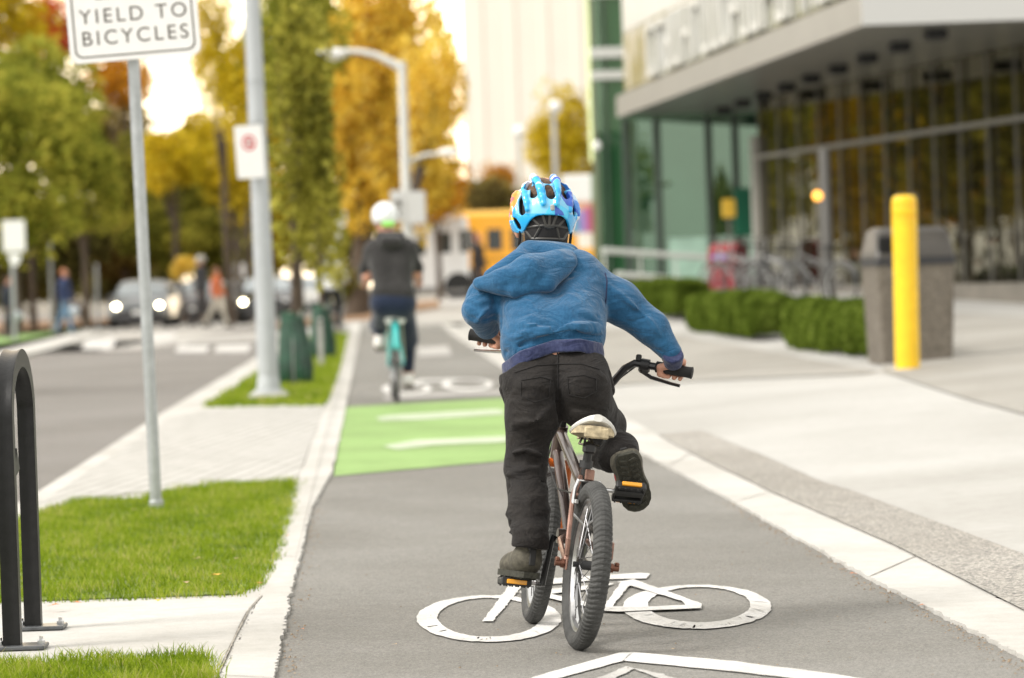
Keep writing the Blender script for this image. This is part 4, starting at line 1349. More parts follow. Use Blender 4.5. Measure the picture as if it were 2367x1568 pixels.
# ---- hands curled round the grips
def hand_prims(g, gdir, s, wrist):
    """g grip centre, gdir unit along grip (outwards), s=+1 left / -1 right hand; fingers go over the front of the bar"""
    g = Vector(g); o = gdir
    wrist = Vector(wrist)
    back = (wrist - g).normalized()             # from bar to wrist
    fwd = o.cross(back).normalized()
    if fwd.y < 0: fwd = -fwd                     # away from the camera: travel direction
    pr = []
    up = back
    R0 = .0155
    # palm on top/back of the bar
    for j, t in enumerate((-.027, -.009, .009, .026)):
        k1 = g + o * t + up * (R0 + .012) + fwd * .014
        pr.append(('c', tuple(k1), tuple(wrist.lerp(k1, .35)), .0095, .013, .012))
        rr_ = .0078 if j < 3 else .0068
        if s > 0: tt = t
        # finger: knuckle -> front -> under -> tip behind
        a1 = g + o * t + fwd * (R0 + .011) + up * .012
        a2 = g + o * (t - .001) + fwd * (R0 + .006) - up * .013
        a3 = g + o * (t - .002) - fwd * .002 - up * (R0 + .008)
        a4 = g + o * (t - .003) - fwd * .014 - up * (R0 + .001 + .001 * j)
        for u, v in ((k1, a1), (a1, a2), (a2, a3), (a3, a4)):
            pr.append(('c', tuple(u), tuple(v), rr_, rr_ * .95, .003))
    # thumb round the near side from the inner edge of the palm
    inn = -o
    t0 = wrist.lerp(g, .45) + inn * .014 - fwd * .004
    t1 = g + inn * .036 - fwd * .012 + up * .016
    t2 = g + inn * .034 - fwd * (R0 + .006) - up * .002
    t3 = g + inn * .022 - fwd * (R0 + .002) - up * .014
    for u, v, r1, r2 in ((t0, t1, .012, .0095), (t1, t2, .0092, .0085), (t2, t3, .0085, .0075)):
        pr.append(('c', tuple(u), tuple(v), r1, r2, .005))
    return pr
GLW = BM @ gl; GRW = BM @ gr_
gdw = (GLW - GRW).normalized()
WRL = P(1133, 755, 9.74); WRR = P(1556, 830, 9.66)
# ---- body under the clothes: one mesh
head_c = P(1257, 492, 9.86)
face_d = Vector((-.16, .97, -.12)).normalized()
hright = face_d.cross(Vector((0, 0, 1))).normalized(); hup = hright.cross(face_d)
def hp(x, y, z): return tuple(head_c + hright * x + face_d * y + hup * z)
HR = [tuple(hright), tuple(face_d), tuple(hup)]
HRm = np.array([hright, face_d, hup]).T
body_pr = [
    ('e', hp(0, 0, .015), (.072, .09, .088), HRm), ('e', hp(0, .035, -.045), (.055, .058, .062), HRm, .03),
    ('c', hp(0, .088, .0), hp(0, .1, -.028), .006, .010, .012),                      # nose
    ('c', hp(-.018, .083, -.058), hp(.018, .083, -.058), .006, .006, .006),          # lips
    ('c', hp(0, .074, -.085), hp(0, .07, -.088), .016, .016, .02),                   # chin
    ('-', hp(-.028, .098, .012), hp(-.028, .094, .012), .011, .011, .012), ('-', hp(.028, .098, .012), hp(.028, .094, .012), .011, .011, .012),
    ('e', hp(-.080, -.004, -.045), (.012, .02, .03), HRm, .006), ('e', hp(.078, .0, -.03), (.009, .018, .03), HRm, .006),
    ('c', hp(0, -.01, -.06), pp(1262, 612, 9.74), .04, .045, .03),
    C((1262, 612, 9.76), (1275, 700, 9.70), .05, .06, .04), C((1275, 700, 9.70), (1285, 830, 9.60), .06, .055, .04),
    C((1290, 655, 9.74), (1378, 672, 9.71), .035, .032, .02), C((1250, 650, 9.74), (1160, 672, 9.70), .035, .032, .02),
    C((1378, 676, 9.70), (1500, 752, 9.69), .032, .026), ('c', pp(1500, 752, 9.69), tuple(WRR), .025, .018),
    C((1160, 672, 9.70), (1110, 718, 9.635), .03, .024), ('c', pp(1110, 718, 9.635), tuple(WRL), .024, .018),
    ('c', tuple(WRL), tuple(WRL.lerp(GLW, .45)), .019, .02), ('c', tuple(WRR), tuple(WRR.lerp(GRW, .45)), .019, .02),
]
bm_h = .006
body = sdf('body', body_pr, bm_h, skin, kid, KI, k=.025)
def merge_into(o, prims, h, k):
    t = sdf('tmp', prims, h, None, None, KI, k=k)
    bm = bmesh.new(); bm.from_mesh(o.data); bm.from_mesh(t.data); bm.to_mesh(o.data); bm.free()
    me = t.data
    bpy.data.objects.remove(t); bpy.data.meshes.remove(me)
    o.data.polygons.foreach_set('use_smooth', [True] * len(o.data.polygons))
merge_into(body, hand_prims(GLW, gdw, 1, WRL.lerp(GLW, .25)), .0021, .006)
merge_into(body, hand_prims(GRW, -gdw, -1, WRR.lerp(GRW, .25)), .0021, .006)
eyew = MB()
for s in (-1, 1): eyew.ell(KI @ Vector(hp(s * .028, .083, .012)), (.011, .011, .011))
eyew.build('eye', mat('eye_white', (.7, .68, .65), .2), kid)
# hair showing at the nape and round the ears
sdf('hair', [('e', hp(0, -.012, .01), (.078, .09, .09), HRm), ('c', hp(-.045, -.062, -.05), hp(.045, -.062, -.05), .022, .022), ('c', hp(-.066, -.03, -.04), hp(-.05, -.055, -.052), .014, .016), ('c', hp(.066, -.03, -.04), hp(.05, -.055, -.052), .014, .016)],
    .004, mat('brown_hair', (.09, .045, .02), .6, var=.5, vscale=60, bump=.6, bscale=150), kid, KI, k=.02, disp=lambda X: .003 * wob(X, np.array([190, 190, 40]), 5),
    clip=lambda X: ((X - np.array(head_c)) @ np.array(face_d)) - .045)

# ---- hoodie
def fold(pts, wd, ht):
    return ([pp(*p) for p in pts], wd, ht)
hood_pr = [
    # chest and back
    C((1222, 672, 9.66), (1235, 770, 9.55), .088, .092), C((1340, 668, 9.68), (1318, 760, 9.56), .085, .092),
    C((1180, 690, 9.68), (1222, 808, 9.56), .058, .062), C((1352, 700, 9.68), (1348, 780, 9.56), .065, .055),
    C((1205, 640, 9.70), (1330, 636, 9.70), .07, .075), C((1262, 615, 9.74), (1268, 660, 9.7), .065, .08),
    C((1225, 800, 9.53), (1330, 775, 9.54), .08, .078), 
    # right arm
    C((1368, 668, 9.70), (1432, 700, 9.69), .066, .062), C((1432, 700, 9.69), (1505, 757, 9.68), .058, .050), C((1505, 757, 9.68), (1550, 815, 9.665), .047, .034, .015),
    # left arm
    C((1160, 672, 9.69), (1128, 690, 9.66), .062, .056), C((1128, 690, 9.66), (1106, 720, 9.62), .052, .046), C((1106, 720, 9.62), (1126, 757, 9.72), .043, .036, .015),
]
def hdisp(X):
    a = .0028 * wob(X, np.array([14, 20, 26]), 11, 6) + .0015 * wob(X, np.array([34, 30, 60]), 12, 6)
    return a
hf = [
    fold([(1385, 765, 9.52), (1340, 752, 9.45), (1280, 760, 9.43), (1200, 775, 9.46)], .011, .010),
    fold([(1385, 748, 9.52), (1330, 728, 9.45), (1270, 735, 9.43)], .010, -.008),
    fold([(1380, 715, 9.6), (1330, 690, 9.57), (1285, 705, 9.56), (1240, 740, 9.5)], .012, .008),
    fold([(1240, 705, 9.55), (1275, 722, 9.53), (1330, 722, 9.5), (1380, 735, 9.52)], .009, -.007),
    fold([(1175, 740, 9.55), (1220, 752, 9.45), (1260, 745, 9.44)], .010, .007),
    fold([(1165, 795, 9.5), (1210, 770, 9.45), (1300, 748, 9.44), (1370, 750, 9.48)], .009, .007),
    fold([(1170, 815, 9.5), (1230, 788, 9.44), (1320, 772, 9.44), (1385, 778, 9.5)], .009, -.008),
    fold([(1180, 800, 9.5), (1240, 776, 9.44), (1330, 762, 9.44), (1385, 768, 9.5)], .010, .009),
    fold([(1315, 640, 9.6), (1345, 665, 9.6), (1375, 700, 9.62)], .011, -.006),
    fold([(1395, 740, 9.64), (1380, 690, 9.62), (1350, 640, 9.62)], .010, .006),
    fold([(1360, 720, 9.6), (1378, 742, 9.6), (1386, 765, 9.6)], .009, -.010),
    fold([(1410, 660, 9.63), (1445, 690, 9.62), (1500, 735, 9.62), (1535, 790, 9.62)], .012, .005),
    fold([(1420, 735, 9.63), (1470, 750, 9.62), (1510, 790, 9.62)], .010, -.006),
    fold([(1440, 752, 9.63), (1480, 765, 9.62), (1525, 812, 9.62)], .009, .006),
    fold([(1530, 775, 9.62), (1550, 790, 9.62), (1572, 792, 9.62)], .008, .005),
    fold([(1525, 800, 9.62), (1548, 808, 9.62), (1572, 808, 9.62)], .007, -.005),
    fold([(1135, 700, 9.6), (1110, 735, 9.56), (1100, 750, 9.6)], .009, .007),
    fold([(1080, 700, 9.6), (1110, 712, 9.56), (1145, 700, 9.6)], .009, -.007),
    fold([(1082, 735, 9.58), (1110, 745, 9.56), (1140, 735, 9.6)], .008, -.007),
    fold([(1140, 680, 9.6), (1155, 720, 9.58), (1160, 770, 9.56)], .008, -.012),
]
def up_e(px): return np.interp(px, [1150, 1165, 1200, 1280, 1340, 1386, 1400], [850, 838, 812, 786, 783, 792, 796])
def lo_e(px): return np.interp(px, [1150, 1172, 1215, 1280, 1340, 1388, 1400], [880, 868, 838, 816, 813, 828, 832])
def hoodie_clip(X):
    px, py = proj(X)
    v = (py - up_e(px) - 12) * Sx
    return np.where((px > 1142) & (px < 1402), v, -1.0)
hf = [(a, b * .8, c * (2.1 if c > 0 else 1.9)) for a, b, c in hf]
hoodie = sdf('hoodie', hood_pr, .0042, fleece, kid, KI, k=.026, disp=hdisp, folds=hf, clip=hoodie_clip, near=.05)
# navy hem band and cuffs
def hem_clip(X):
    px, py = proj(X)
    return np.maximum(py - lo_e(px), up_e(px) - py) * Sx
sdf('hem_band', [C((1228, 770, 9.52), (1232, 850, 9.50), .086, .078), C((1322, 760, 9.52), (1320, 840, 9.50), .086, .078), C((1206, 850, 9.53), (1352, 825, 9.53), .052, .052)], .0035, rib, kid, KI, k=.03,
    disp=lambda X: .0012 * wob(X, np.array([60, 60, 20]), 3), clip=hem_clip)
for (w0, g0) in ((WRR, GRW), (WRL, GLW)):
    ax_ = (g0 - w0).normalized()
    c1 = w0 - ax_ * .012; c2 = w0 + ax_ * .018
    sdf('cuff', [('c', tuple(c1), tuple(c2), .030, .0275)], .003, rib, kid, KI, disp=lambda X: .0012 * wob(X, 90, 4),
        clip=lambda X, c1=c1, c2=c2, a=ax_: np.maximum(((X - np.array(c2)) @ np.array(a)) - .004, -((X - np.array(c1)) @ np.array(a)) - .012))
# hood lying on the back, falling to the left
hood_p2 = [
    ('e', pp(1268, 592, 9.74), (.078, .075, .04), None), C((1225, 588, 9.7), (1312, 592, 9.7), .04, .036),
    C((1285, 612, 9.61), (1225, 632, 9.57), .042, .05, .03), C((1225, 632, 9.57), (1165, 652, 9.57), .048, .034, .03),
    C((1165, 650, 9.57), (1106, 654, 9.60), .032, .0165, .03), C((1200, 606, 9.66), (1135, 640, 9.64), .035, .022, .03),
    C((1310, 602, 9.64), (1262, 640, 9.58), .03, .035, .03), C((1322, 606, 9.61), (1265, 656, 9.545), .016, .022, .015), C((1265, 656, 9.545), (1190, 674, 9.54), .022, .018, .015), C((1190, 674, 9.54), (1106, 660, 9.59), .018, .012, .015),
]
hdf = [fold([(1330, 612, 9.6), (1290, 645, 9.57), (1235, 666, 9.55), (1175, 668, 9.55), (1100, 656, 9.6)], .007, .004),
       fold([(1205, 596, 9.64), (1180, 625, 9.6), (1140, 648, 9.6)], .010, -.005),
       fold([(1240, 590, 9.62), (1225, 620, 9.55), (1170, 655, 9.55)], .010, .006),
       fold([(1300, 592, 9.62), (1260, 620, 9.55), (1215, 655, 9.55)], .010, -.005),
       fold([(1120, 640, 9.62), (1160, 650, 9.58), (1175, 672, 9.57)], .007, -.004)]
sdf('hood', hood_p2, .0042, fleece, hoodie, None if False else KI, k=.02, disp=lambda X: .002 * wob(X, np.array([26, 26, 40]), 21, 6), folds=hdf)
# arm seam
sm = MB(); sm.tube([KI @ P(1399, 632, 9.64), KI @ P(1403, 650, 9.605), KI @ P(1401, 690, 9.60), KI @ P(1396, 730, 9.62), KI @ P(1392, 745, 9.65)], .0022, 6)
sm.build('arm_seam', seam_m, hoodie)

# ---- trousers
ANL = P(1203, 1262, 9.36); ANR = P(1441, 1046, 9.35)
upL = (BM.to_3x3() @ Vector((.05, 0, 1))).normalized()
dL = (P(1152, 1322, 9.46) - P(1210, 1312, 9.29)); dL = (dL - upL * dL.dot(upL)).normalized()
ballL = PEDL + upL * .0125 + Vector((.004, 0, 0))
heelL = ballL - dL * .105
dR = (P(1474, 1182, 9.40) - P(1446, 1062, 9.335)).normalized()
upR = Vector((-.1, .93, .22)); upR = (upR - dR * upR.dot(dR)).normalized()
ballR = PEDR + upR * .016 + Vector((.018, 0, 0))
heelR = ballR - dR * .112
AKL = heelL + upL * .105 + dL * .03; AKR = heelR + upR * .075 + dR * .03
tr_pr = [
    C((1225, 862, 9.50), (1338, 858, 9.50), .078, .078), C((1235, 905, 9.46), (1232, 960, 9.45), .082, .074), C((1345, 895, 9.46), (1350, 935, 9.47), .080, .070),
    C((1215, 880, 9.5), (1345, 872, 9.5), .07, .07),
    # left leg
    C((1228, 945, 9.47), (1215, 1080, 9.45), .072, .056), ('c', pp(1215, 1080, 9.45), tuple(P(1215, 1080, 9.45).lerp(AKL, .6)), .056, .055), ('c', tuple(P(1215, 1080, 9.45).lerp(AKL, .6)), tuple(AKL), .055, .046), ('c', tuple(AKL), tuple(AKL - upL * .04), .046, .05),
    # right thigh forward and out, then shin back
    C((1360, 925, 9.48), (1400, 985, 9.66), .066, .055), C((1400, 985, 9.66), (1405, 1020, 9.74), .056, .052, .02), ('c', pp(1400, 1035, 9.72), tuple(AKR + upR * .03), .052, .048, .02), ('c', tuple(AKR + upR * .03), tuple(AKR), .048, .046, .01),
    C((1385, 1050, 9.68), (1412, 1062, 9.50), .042, .04, .02),
]
def tdisp(X):
    z = X[..., 2]; x = X[..., 0]
    a = .0022 * wob(X, np.array([16, 20, 55]), 31, 6) + .0012 * wob(X, np.array([50, 50, 110]), 32, 6)
    low = np.clip((.52 - z) / .12, 0, 1)            # bunching on the lower legs
    a = a + low * .0035 * wob(X, np.array([18, 18, 105]), 33, 5)
    return a
tf = [(a, b * .9, c * 2.3) for a, b, c in [
    fold([(1288, 850, 9.42), (1290, 900, 9.40), (1290, 970, 9.44)], .008, -.018),
    fold([(1185, 915, 9.4), (1230, 900, 9.36), (1285, 925, 9.40)], .009, -.005),
    fold([(1280, 935, 9.4), (1240, 975, 9.36), (1180, 985, 9.4)], .010, .006),
    fold([(1285, 965, 9.4), (1240, 1000, 9.36), (1175, 1010, 9.4)], .008, -.006),
    fold([(1170, 1050, 9.4), (1215, 1040, 9.38), (1270, 1060, 9.4)], .008, .008),
    fold([(1165, 1075, 9.4), (1215, 1065, 9.38), (1268, 1085, 9.4)], .008, -.009),
    fold([(1165, 1100, 9.4), (1210, 1090, 9.38), (1262, 1075, 9.4)], .008, .009),
    fold([(1170, 1125, 9.4), (1215, 1130, 9.36), (1262, 1110, 9.4)], .008, -.007),
    fold([(1262, 1130, 9.4), (1215, 1155, 9.36), (1172, 1190, 9.36)], .008, .008),
    fold([(1260, 1160, 9.4), (1215, 1185, 9.34), (1175, 1215, 9.34)], .008, -.008),
    fold([(1165, 1235, 9.34), (1210, 1215, 9.32), (1258, 1200, 9.34)], .008, .008),
    fold([(1165, 1220, 9.34), (1210, 1235, 9.32), (1255, 1238, 9.34)], .007, -.007),
    fold([(1158, 1225, 9.36), (1162, 1240, 9.34), (1170, 1252, 9.34)], .008, .012),
    fold([(1400, 930, 9.4), (1370, 950, 9.4), (1300, 935, 9.4)], .009, -.006),
    fold([(1430, 1005, 9.42), (1400, 1030, 9.38), (1370, 1050, 9.4)], .008, -.008),
    fold([(1455, 1010, 9.36), (1425, 1030, 9.34), (1405, 1075, 9.36)], .008, .008),
    fold([(1420, 1010, 9.42), (1390, 1025, 9.38), (1370, 1030, 9.4)], .007, .006),
]]
trousers = sdf('trousers', tr_pr, .0045, twill, kid, KI, k=.026, disp=tdisp, folds=tf,
               clip=lambda X: np.maximum(np.where((proj(X)[0] > 1135) & (proj(X)[0] < 1412), (lo_e(proj(X)[0]) - 10 - proj(X)[1]) * Sx, -1.0),
                    np.where(proj(X)[0] < 1300, -((X - np.array(heelL + upL * .084)) @ np.array(upL)), -1.0)))
# pocket bags bulging at the hips, flaps and seams
for hpk in (C((1170, 900, 9.48), (1180, 940, 9.48), .020, .016), C((1396, 862, 9.48), (1407, 905, 9.48), .020, .018)):
    sdf('hip_pocket', [hpk], .004, twill, trousers, KI, disp=lambda X: .002 * wob(X, 60, 8))
def on_back(px, py, d0, off=.0):
    return KI @ P(px, py, d0)
from mathutils.bvhtree import BVHTree
def bvh_of(o):
    return BVHTree.FromPolygons([v.co for v in o.data.vertices], [tuple(p.vertices) for p in o.data.polygons])
TB = bvh_of(trousers); HBV = bvh_of(hoodie)
def project(tree, px, py, lift=.0015, org=None):
    """point of the garment seen at this picture position, in the person's space"""
    o_ = KI @ Vector((0, 0, CAMZ)); dr = ray(px, py).normalized()
    hit = tree.ray_cast(o_, dr)
    if hit[0] is None: return None
    return hit[0] + hit[1] * lift
def seam(tree, pts, r, m, parent, name='seam', n=10):
    out = []
    for i in range(len(pts) - 1):
        for j in range(n):
            a = pts[i][0] + (pts[i + 1][0] - pts[i][0]) * j / n; b = pts[i][1] + (pts[i + 1][1] - pts[i][1]) * j / n
            q = project(tree, a, b)
            if q is not None: out.append(q)
    if len(out) > 2:
        mb = MB(); mb.tube(out, r, 5); mb.build(name, m, parent)
seam(TB, [(1289, 815), (1290, 870), (1289, 930)], .0016, pseam_m, trousers)
seam(TB, [(1190, 862), (1240, 846), (1290, 842), (1345, 842), (1390, 856)], .0013, pseam_m, trousers)
seam(TB, [(1205, 880), (1250, 872), (1272, 878), (1268, 920), (1235, 930), (1205, 915), (1205, 880)], .0011, pseam_m, trousers, 'pocket_seam')
seam(TB, [(1312, 872), (1350, 868), (1378, 876), (1378, 905), (1350, 920), (1315, 912), (1312, 872)], .0011, pseam_m, trousers, 'pocket_seam')
# ---- shoes
shoe_m = mat('shoe_suede', (.075, .068, .05), .85, var=.4, vscale=60, bump=.5, bscale=200, bdist=.002)
shoe_trim = mat('shoe_trim', (.16, .14, .10), .8, var=.2, vscale=40)
sole_m = mat('shoe_sole', (.035, .034, .024), .8, var=.4, vscale=120, bump=.8, bscale=260, bdist=.003)
shoe_red = mat('shoe_red_patch', (.35, .03, .03), .7)
def shoe(heel, toe, up, side, name='shoe'):
    heel = Vector(heel); toe = Vector(toe)
    x = (toe - heel).normalized(); y = Vector(up).cross(x).normalized(); z = x.cross(y)
    Ls = (toe - heel).length
    k = Ls / .19
    M = Matrix.Translation(heel) @ Matrix((x, y, z)).transposed().to_4x4() @ Matrix.Diagonal((k, k * 1.22, k, 1))
    MM = KI @ M
    up_pr = [('c', (.032, 0, .05), (.038, 0, .045), .031, .033), ('c', (.06, 0, .045), (.13, 0, .036), .035, .036), ('c', (.13, 0, .034), (.16, -.002 * side, .030), .035, .028),
             ('c', (.04, 0, .06), (.036, 0, .088), .032, .032), ('c', (.06, 0, .07), (.11, 0, .05), .026, .022)]
    sh = sdf(name, up_pr, .003, shoe_m, kid, None, k=.02, disp=lambda X: .0008 * wob(X, 60, 3), clip=lambda X: .016 - X[..., 2], M=MM, near=.02)
    out = []
    n = 40
    cl = [(0.0, .018), (.01, .027), (.03, .031), (.06, .029), (.085, .0295), (.115, .036), (.14, .038), (.16, .035), (.178, .026), (.188, .012), (.19, 0)]
    poly = [(a, b) for a, b in cl] + [(a, -b) for a, b in cl[::-1][1:]]
    mb = MB()
    mb.prism(poly, .002, .02)
    for i in range(9):                    # tread lugs
        xx = .02 + i * .0185
        wv = np.interp(xx, [c[0] for c in cl], [c[1] for c in cl]) * .8
        for s in (-1, 1):
            mb.box((xx, s * wv * .52, .0), (.009, wv * .75, .006), Matrix.Rotation(s * .35, 3, 'Z'), bev=.001)
    so_ = MB(); so_.v = [MM @ v for v in mb.v]; so_.f = mb.f
    so_.build('sole', sole_m, sh)
    c = MB(); c.v = [MM @ v for v in MB().tube([(.036 + .034 * math.cos(a), .034 * math.sin(a), .096) for a in np.linspace(0, 6.28, 24)[:-1]], .007, 8, closed=True).v]
    tmp = MB().tube([(.036 + .034 * math.cos(a), .034 * math.sin(a), .096) for a in np.linspace(0, 6.28, 24)[:-1]], .007, 8, closed=True)
    c.f = tmp.f
    c.build('collar', shoe_trim, sh)
    t = MB().box((.0, 0, .065), (.006, .016, .05), bev=.002)
    t.v = [MM @ v for v in t.v]; t.build('heel_tab', mat('heel_tab', (.02, .02, .02), .7), sh)
    t = MB().ell((.085, side * .031, .045), (.03, .006, .014)); t.v = [MM @ v for v in t.v]; t.build('red_patch', shoe_red, sh)
    t = MB().tube([(.0, side * -.012, .088), (-.008, side * -.016, .094), (-.014, side * -.014, .088), (-.008, side * -.012, .08), (.0, side * -.012, .08)], .0018, 5)
    t.v = [MM @ v for v in t.v]; t.build('pull_loop', mat('heel_tab', (.02, .02, .02), .7), sh)
    return sh
# left: ball of the foot on the lowered pedal, toe pointing out
upL = (BM.to_3x3() @ Vector((.05, 0, 1))).normalized()
shoe(heelL, heelL + dL * .178, upL, -1)
# right: heel raised, sole turned to the rear
shoe(heelR, heelR + dR * .182, upR, 1)
# feet and legs join the body mesh under the trousers
merge_into(body, [
    C((1285, 850, 9.50), (1285, 880, 9.5), .07, .07), C((1235, 890, 9.49), (1215, 1080, 9.46), .05, .036), ('c', pp(1215, 1080, 9.46), tuple(heelL + upL * .11 + dL * .03), .034, .022), ('c', tuple(heelL + upL * .11 + dL * .03), tuple(heelL + upL * .045 + dL * .03), .026, .024),
    ('c', tuple(heelL + upL * .045 + dL * .035), tuple(heelL + upL * .035 + dL * .13), .024, .018),
    C((1345, 885, 9.49), (1400, 1000, 9.68), .045, .036), ('c', pp(1400, 1010, 9.70), tuple(heelR + upR * .10 + dR * .02), .034, .024), ('c', tuple(heelR + upR * .10 + dR * .02), tuple(heelR + upR * .04 + dR * .04), .026, .024),
    ('c', tuple(heelR + upR * .04 + dR * .04), tuple(heelR + upR * .035 + dR * .13), .024, .018)], .006, .02)

# ---- helmet
hm_shell = bpy.data.materials.new('helmet_shell'); hm_shell.use_nodes = True
def helmet_material(m):
    n = m.node_tree.nodes; l = m.node_tree.links; b = n['Principled BSDF']
    at = n.new('ShaderNodeAttribute'); at.attribute_name = 'paint'
    l.new(at.outputs['Color'], b.inputs['Base Color'])
    b.inputs['Roughness'].default_value = .22; b.inputs['Coat Weight'].default_value = .6
helmet_material(hm_shell)
he_c = P(1255, 500, 9.85)
E = {'r': hright, 'f': face_d, 'u': hup}
# helmet frame tilted a little so its rear faces the camera, head leaning
hz2 = (hup * .97 + hright * .05 - face_d * .12).normalized(); hy2 = (face_d - hz2 * face_d.dot(hz2)).normalized(); hx2 = hy2.cross(hz2)
HM = Matrix((hx2, hy2, hz2)).transposed().to_4x4(); HM.translation = he_c
HMK = KI @ HM
rx, ry, rz = .0985, .128, .105
def dirp(az, el, sc=1.0):
    """az from the rear (towards +x right), el up"""
    a, e = R_(az), R_(el)
    d = Vector((math.sin(a) * math.cos(e), -math.cos(a) * math.cos(e), math.sin(e)))
    t = 1 / math.sqrt((d.x / rx) ** 2 + (d.y / ry) ** 2 + (d.z / rz) ** 2)
    return tuple(d * t * sc)
hel = [('e', (0, 0, 0), (rx, ry, rz), None)]
# ridges fore and aft
for az0, el0, az1, el1, wdt in ((-9, 15, -40, 72, .0075), (9, 15, 40, 72, .0075), (-32, 8, -78, 62, .0075), (32, 8, 78, 62, .0075), (-62, -2, -95, 40, .007), (62, -2, 95, 40, .007)):
    pts = [dirp(az0 + (az1 - az0) * t ** 1.6, el0 + (el1 - el0) * t, 1.02) for t in np.linspace(0, 1, 7)]
    for i in range(6): hel.append(('c', pts[i], pts[i + 1], wdt, wdt, .010))
for s in (-1, 1):
    pts = [(s * .024, -.095, .075), (s * .03, -.05, .103), (s * .03, .0, .112), (s * .028, .06, .1)]
    for i in range(3): hel.append(('c', pts[i], pts[i + 1], .010, .010, .010))
# inside hollow and lower edge
hel.append(('-', (0, -.012, -.02), (0, .01, -.05), .0, .0, .0))
def vent(az, el, az2, el2, r):
    for q_, k_ in ((1.02, 1.0), (.93, .95), (.86, .9)):
        hel.append(('-', dirp(az + 3, el, q_), dirp(az2 + 3, el2, q_), r * k_, r * .85 * k_, .0015))
for s in (-1, 1):
    vent(s * 29, 31, s * 36, 50, .0125)
    vent(s * 46, 7, s * 55, 27, .0150)
    vent(s * 58, -18, s * 76, 3, .0125)
    vent(s * 50, 46, s * 66, 62, .0105)
    vent(s * 84, 18, s * 100, 36, .012); vent(s * 92, -8, s * 108, 6, .011)
    vent(s * 120, 20, s * 135, 35, .012)
vent(0, 29, 0, 50, .0145); vent(0, 64, 0, 80, .012)
def hclip(X):
    x, y, z = X[..., 0], X[..., 1], X[..., 2]
    inner = np.sqrt((x / (rx - .022)) ** 2 + (y / (ry - .022)) ** 2 + (z / (rz - .022)) ** 2)
    hollow = (1 - inner) * .08
    # lower rim: arched up at the rear centre, ear cut-outs
    az = np.abs(np.arctan2(x, -y))
    edge = -.052 + .052 * np.exp(-(az / .62) ** 4) + .012 * np.exp(-((az - 1.75) / .3) ** 2)
    return np.maximum(hollow, edge - z)
hm_o = sdf('helmet', hel, .0023, None, kid, None, k=.006, clip=hclip, M=HMK, near=.02)
hm_o.data.materials.append(hm_shell)
# painted pattern of the shell: cyan and pale ice blue, cobalt shards, orange-red flames on the left side
me = hm_o.data
inv_ = HMK.inverted()
ca = me.color_attributes.new('paint', 'FLOAT_COLOR', 'POINT')
Vv = np.array([tuple(inv_ @ v.co) for v in me.vertices])
az = np.degrees(np.arctan2(Vv[:, 0], -Vv[:, 1])); el = np.degrees(np.arctan2(Vv[:, 2], np.hypot(Vv[:, 0], Vv[:, 1])))
cols_ = np.tile(np.array([.01, .36, .72]), (len(Vv), 1))
def setc(mask, c): cols_[mask] = c
an = np.abs(az)
w1 = wob(Vv, 60, 41); w2 = wob(Vv, 90, 42); w3 = wob(Vv, 200, 43)
rn = np.sqrt((Vv[:, 0] / rx) ** 2 + (Vv[:, 1] / ry) ** 2 + (Vv[:, 2] / rz) ** 2)
setc((rn < 1.03) & (el > 2), (.16, .50, .74))
setc((rn > 1.075) & (el > 45) & (w2 > 0), (.50, .78, .90))
setc((el < 20) & (an < 50) & (w1 > .2), (.05, .52, .80))
setc((az > 6) & (w2 > .05) & (el > 0), (.012, .085, .46))
setc((az > 10) & (w2 > .75), (.05, .42, .78))
setc((el > 60) & (w1 > .3), (.02, .09, .42)); setc((el > 50) & (w1 < -.5), (.62, .78, .86))
setc((az > 72), (.42, .58, .74)); setc((az > 60) & (w2 > .3), (.03, .2, .6)); setc((az > 58) & (el < 0), (.68, .72, .76))
fl = (az < -62) & (el > -8) & (el < 45)
setc(fl, (.75, .10, .10)); setc(fl & (w2 > -.3), (.85, .25, .02)); setc(fl & (w2 > .3), (.85, .6, .03)); setc(fl & (w3 > .9), (.02, .05, .3)); setc(fl & (az < -95) & (w1 > 0), (.8, .2, .3))
setc((az < -62) & (el > 45), (.7, .72, .78))
setc(rn < .945, (.012, .012, .012))
ca.data.foreach_set('color', np.concatenate([cols_, np.ones((len(Vv), 1))], 1).astype(np.float32).ravel())
# dark foam liner seen through the vents, and the rear cradle web
lin = mat('helmet_foam', (.010, .009, .009), .8, var=.4, vscale=40)
sdf('helmet_liner', [('e', (0, 0, 0), (rx - .016, ry - .016, rz - .016), None)], .004, lin, hm_o, None, M=HMK, clip=lambda X: -X[..., 2] - .045, disp=lambda X: .003 * wob(X, 90, 6))
web = mat('cradle_plastic', (.045, .042, .036), .45)
rw = MB()
def rp(az, z, r=1.0):
    a = R_(az)
    return HMK @ Vector((math.sin(a) * (rx - .012) * r, -math.cos(a) * (ry - .008) * r, z))
for a0, z0, a1, z1 in ((-38, -.005, -18, -.032), (38, -.005, 18, -.032), (-14, .0, -7, -.03), (14, .0, 7, -.03), (0, .0, 0, -.03), (-48, -.035, -12, -.03), (48, -.035, 12, -.03), (-12, -.03, 12, -.03), (-10, -.034, 10, -.034),
                       (-36, -.068, 36, -.068), (-36, -.068, -50, -.045), (36, -.068, 50, -.045), (-18, -.036, -30, -.066), (16, -.036, 24, -.066), (-4, -.036, 4, -.036)):
    pts = [rp(a0 + (a1 - a0) * t, z0 + (z1 - z0) * t, .985 - abs(z0 + (z1 - z0) * t) * 1.2) for t in np.linspace(0, 1, 8)]
    rw.tube(pts, .0042, 6)
rw.build('rear_cradle', web, hm_o)
band = MB()
vs = []; fs = []
azs = np.linspace(-52, 52, 22)
for a in azs:
    for (z, r) in ((-.0, .93), (-.03, .90), (-.06, .86), (-.078, .84)): vs.append(rp(a, z, r))
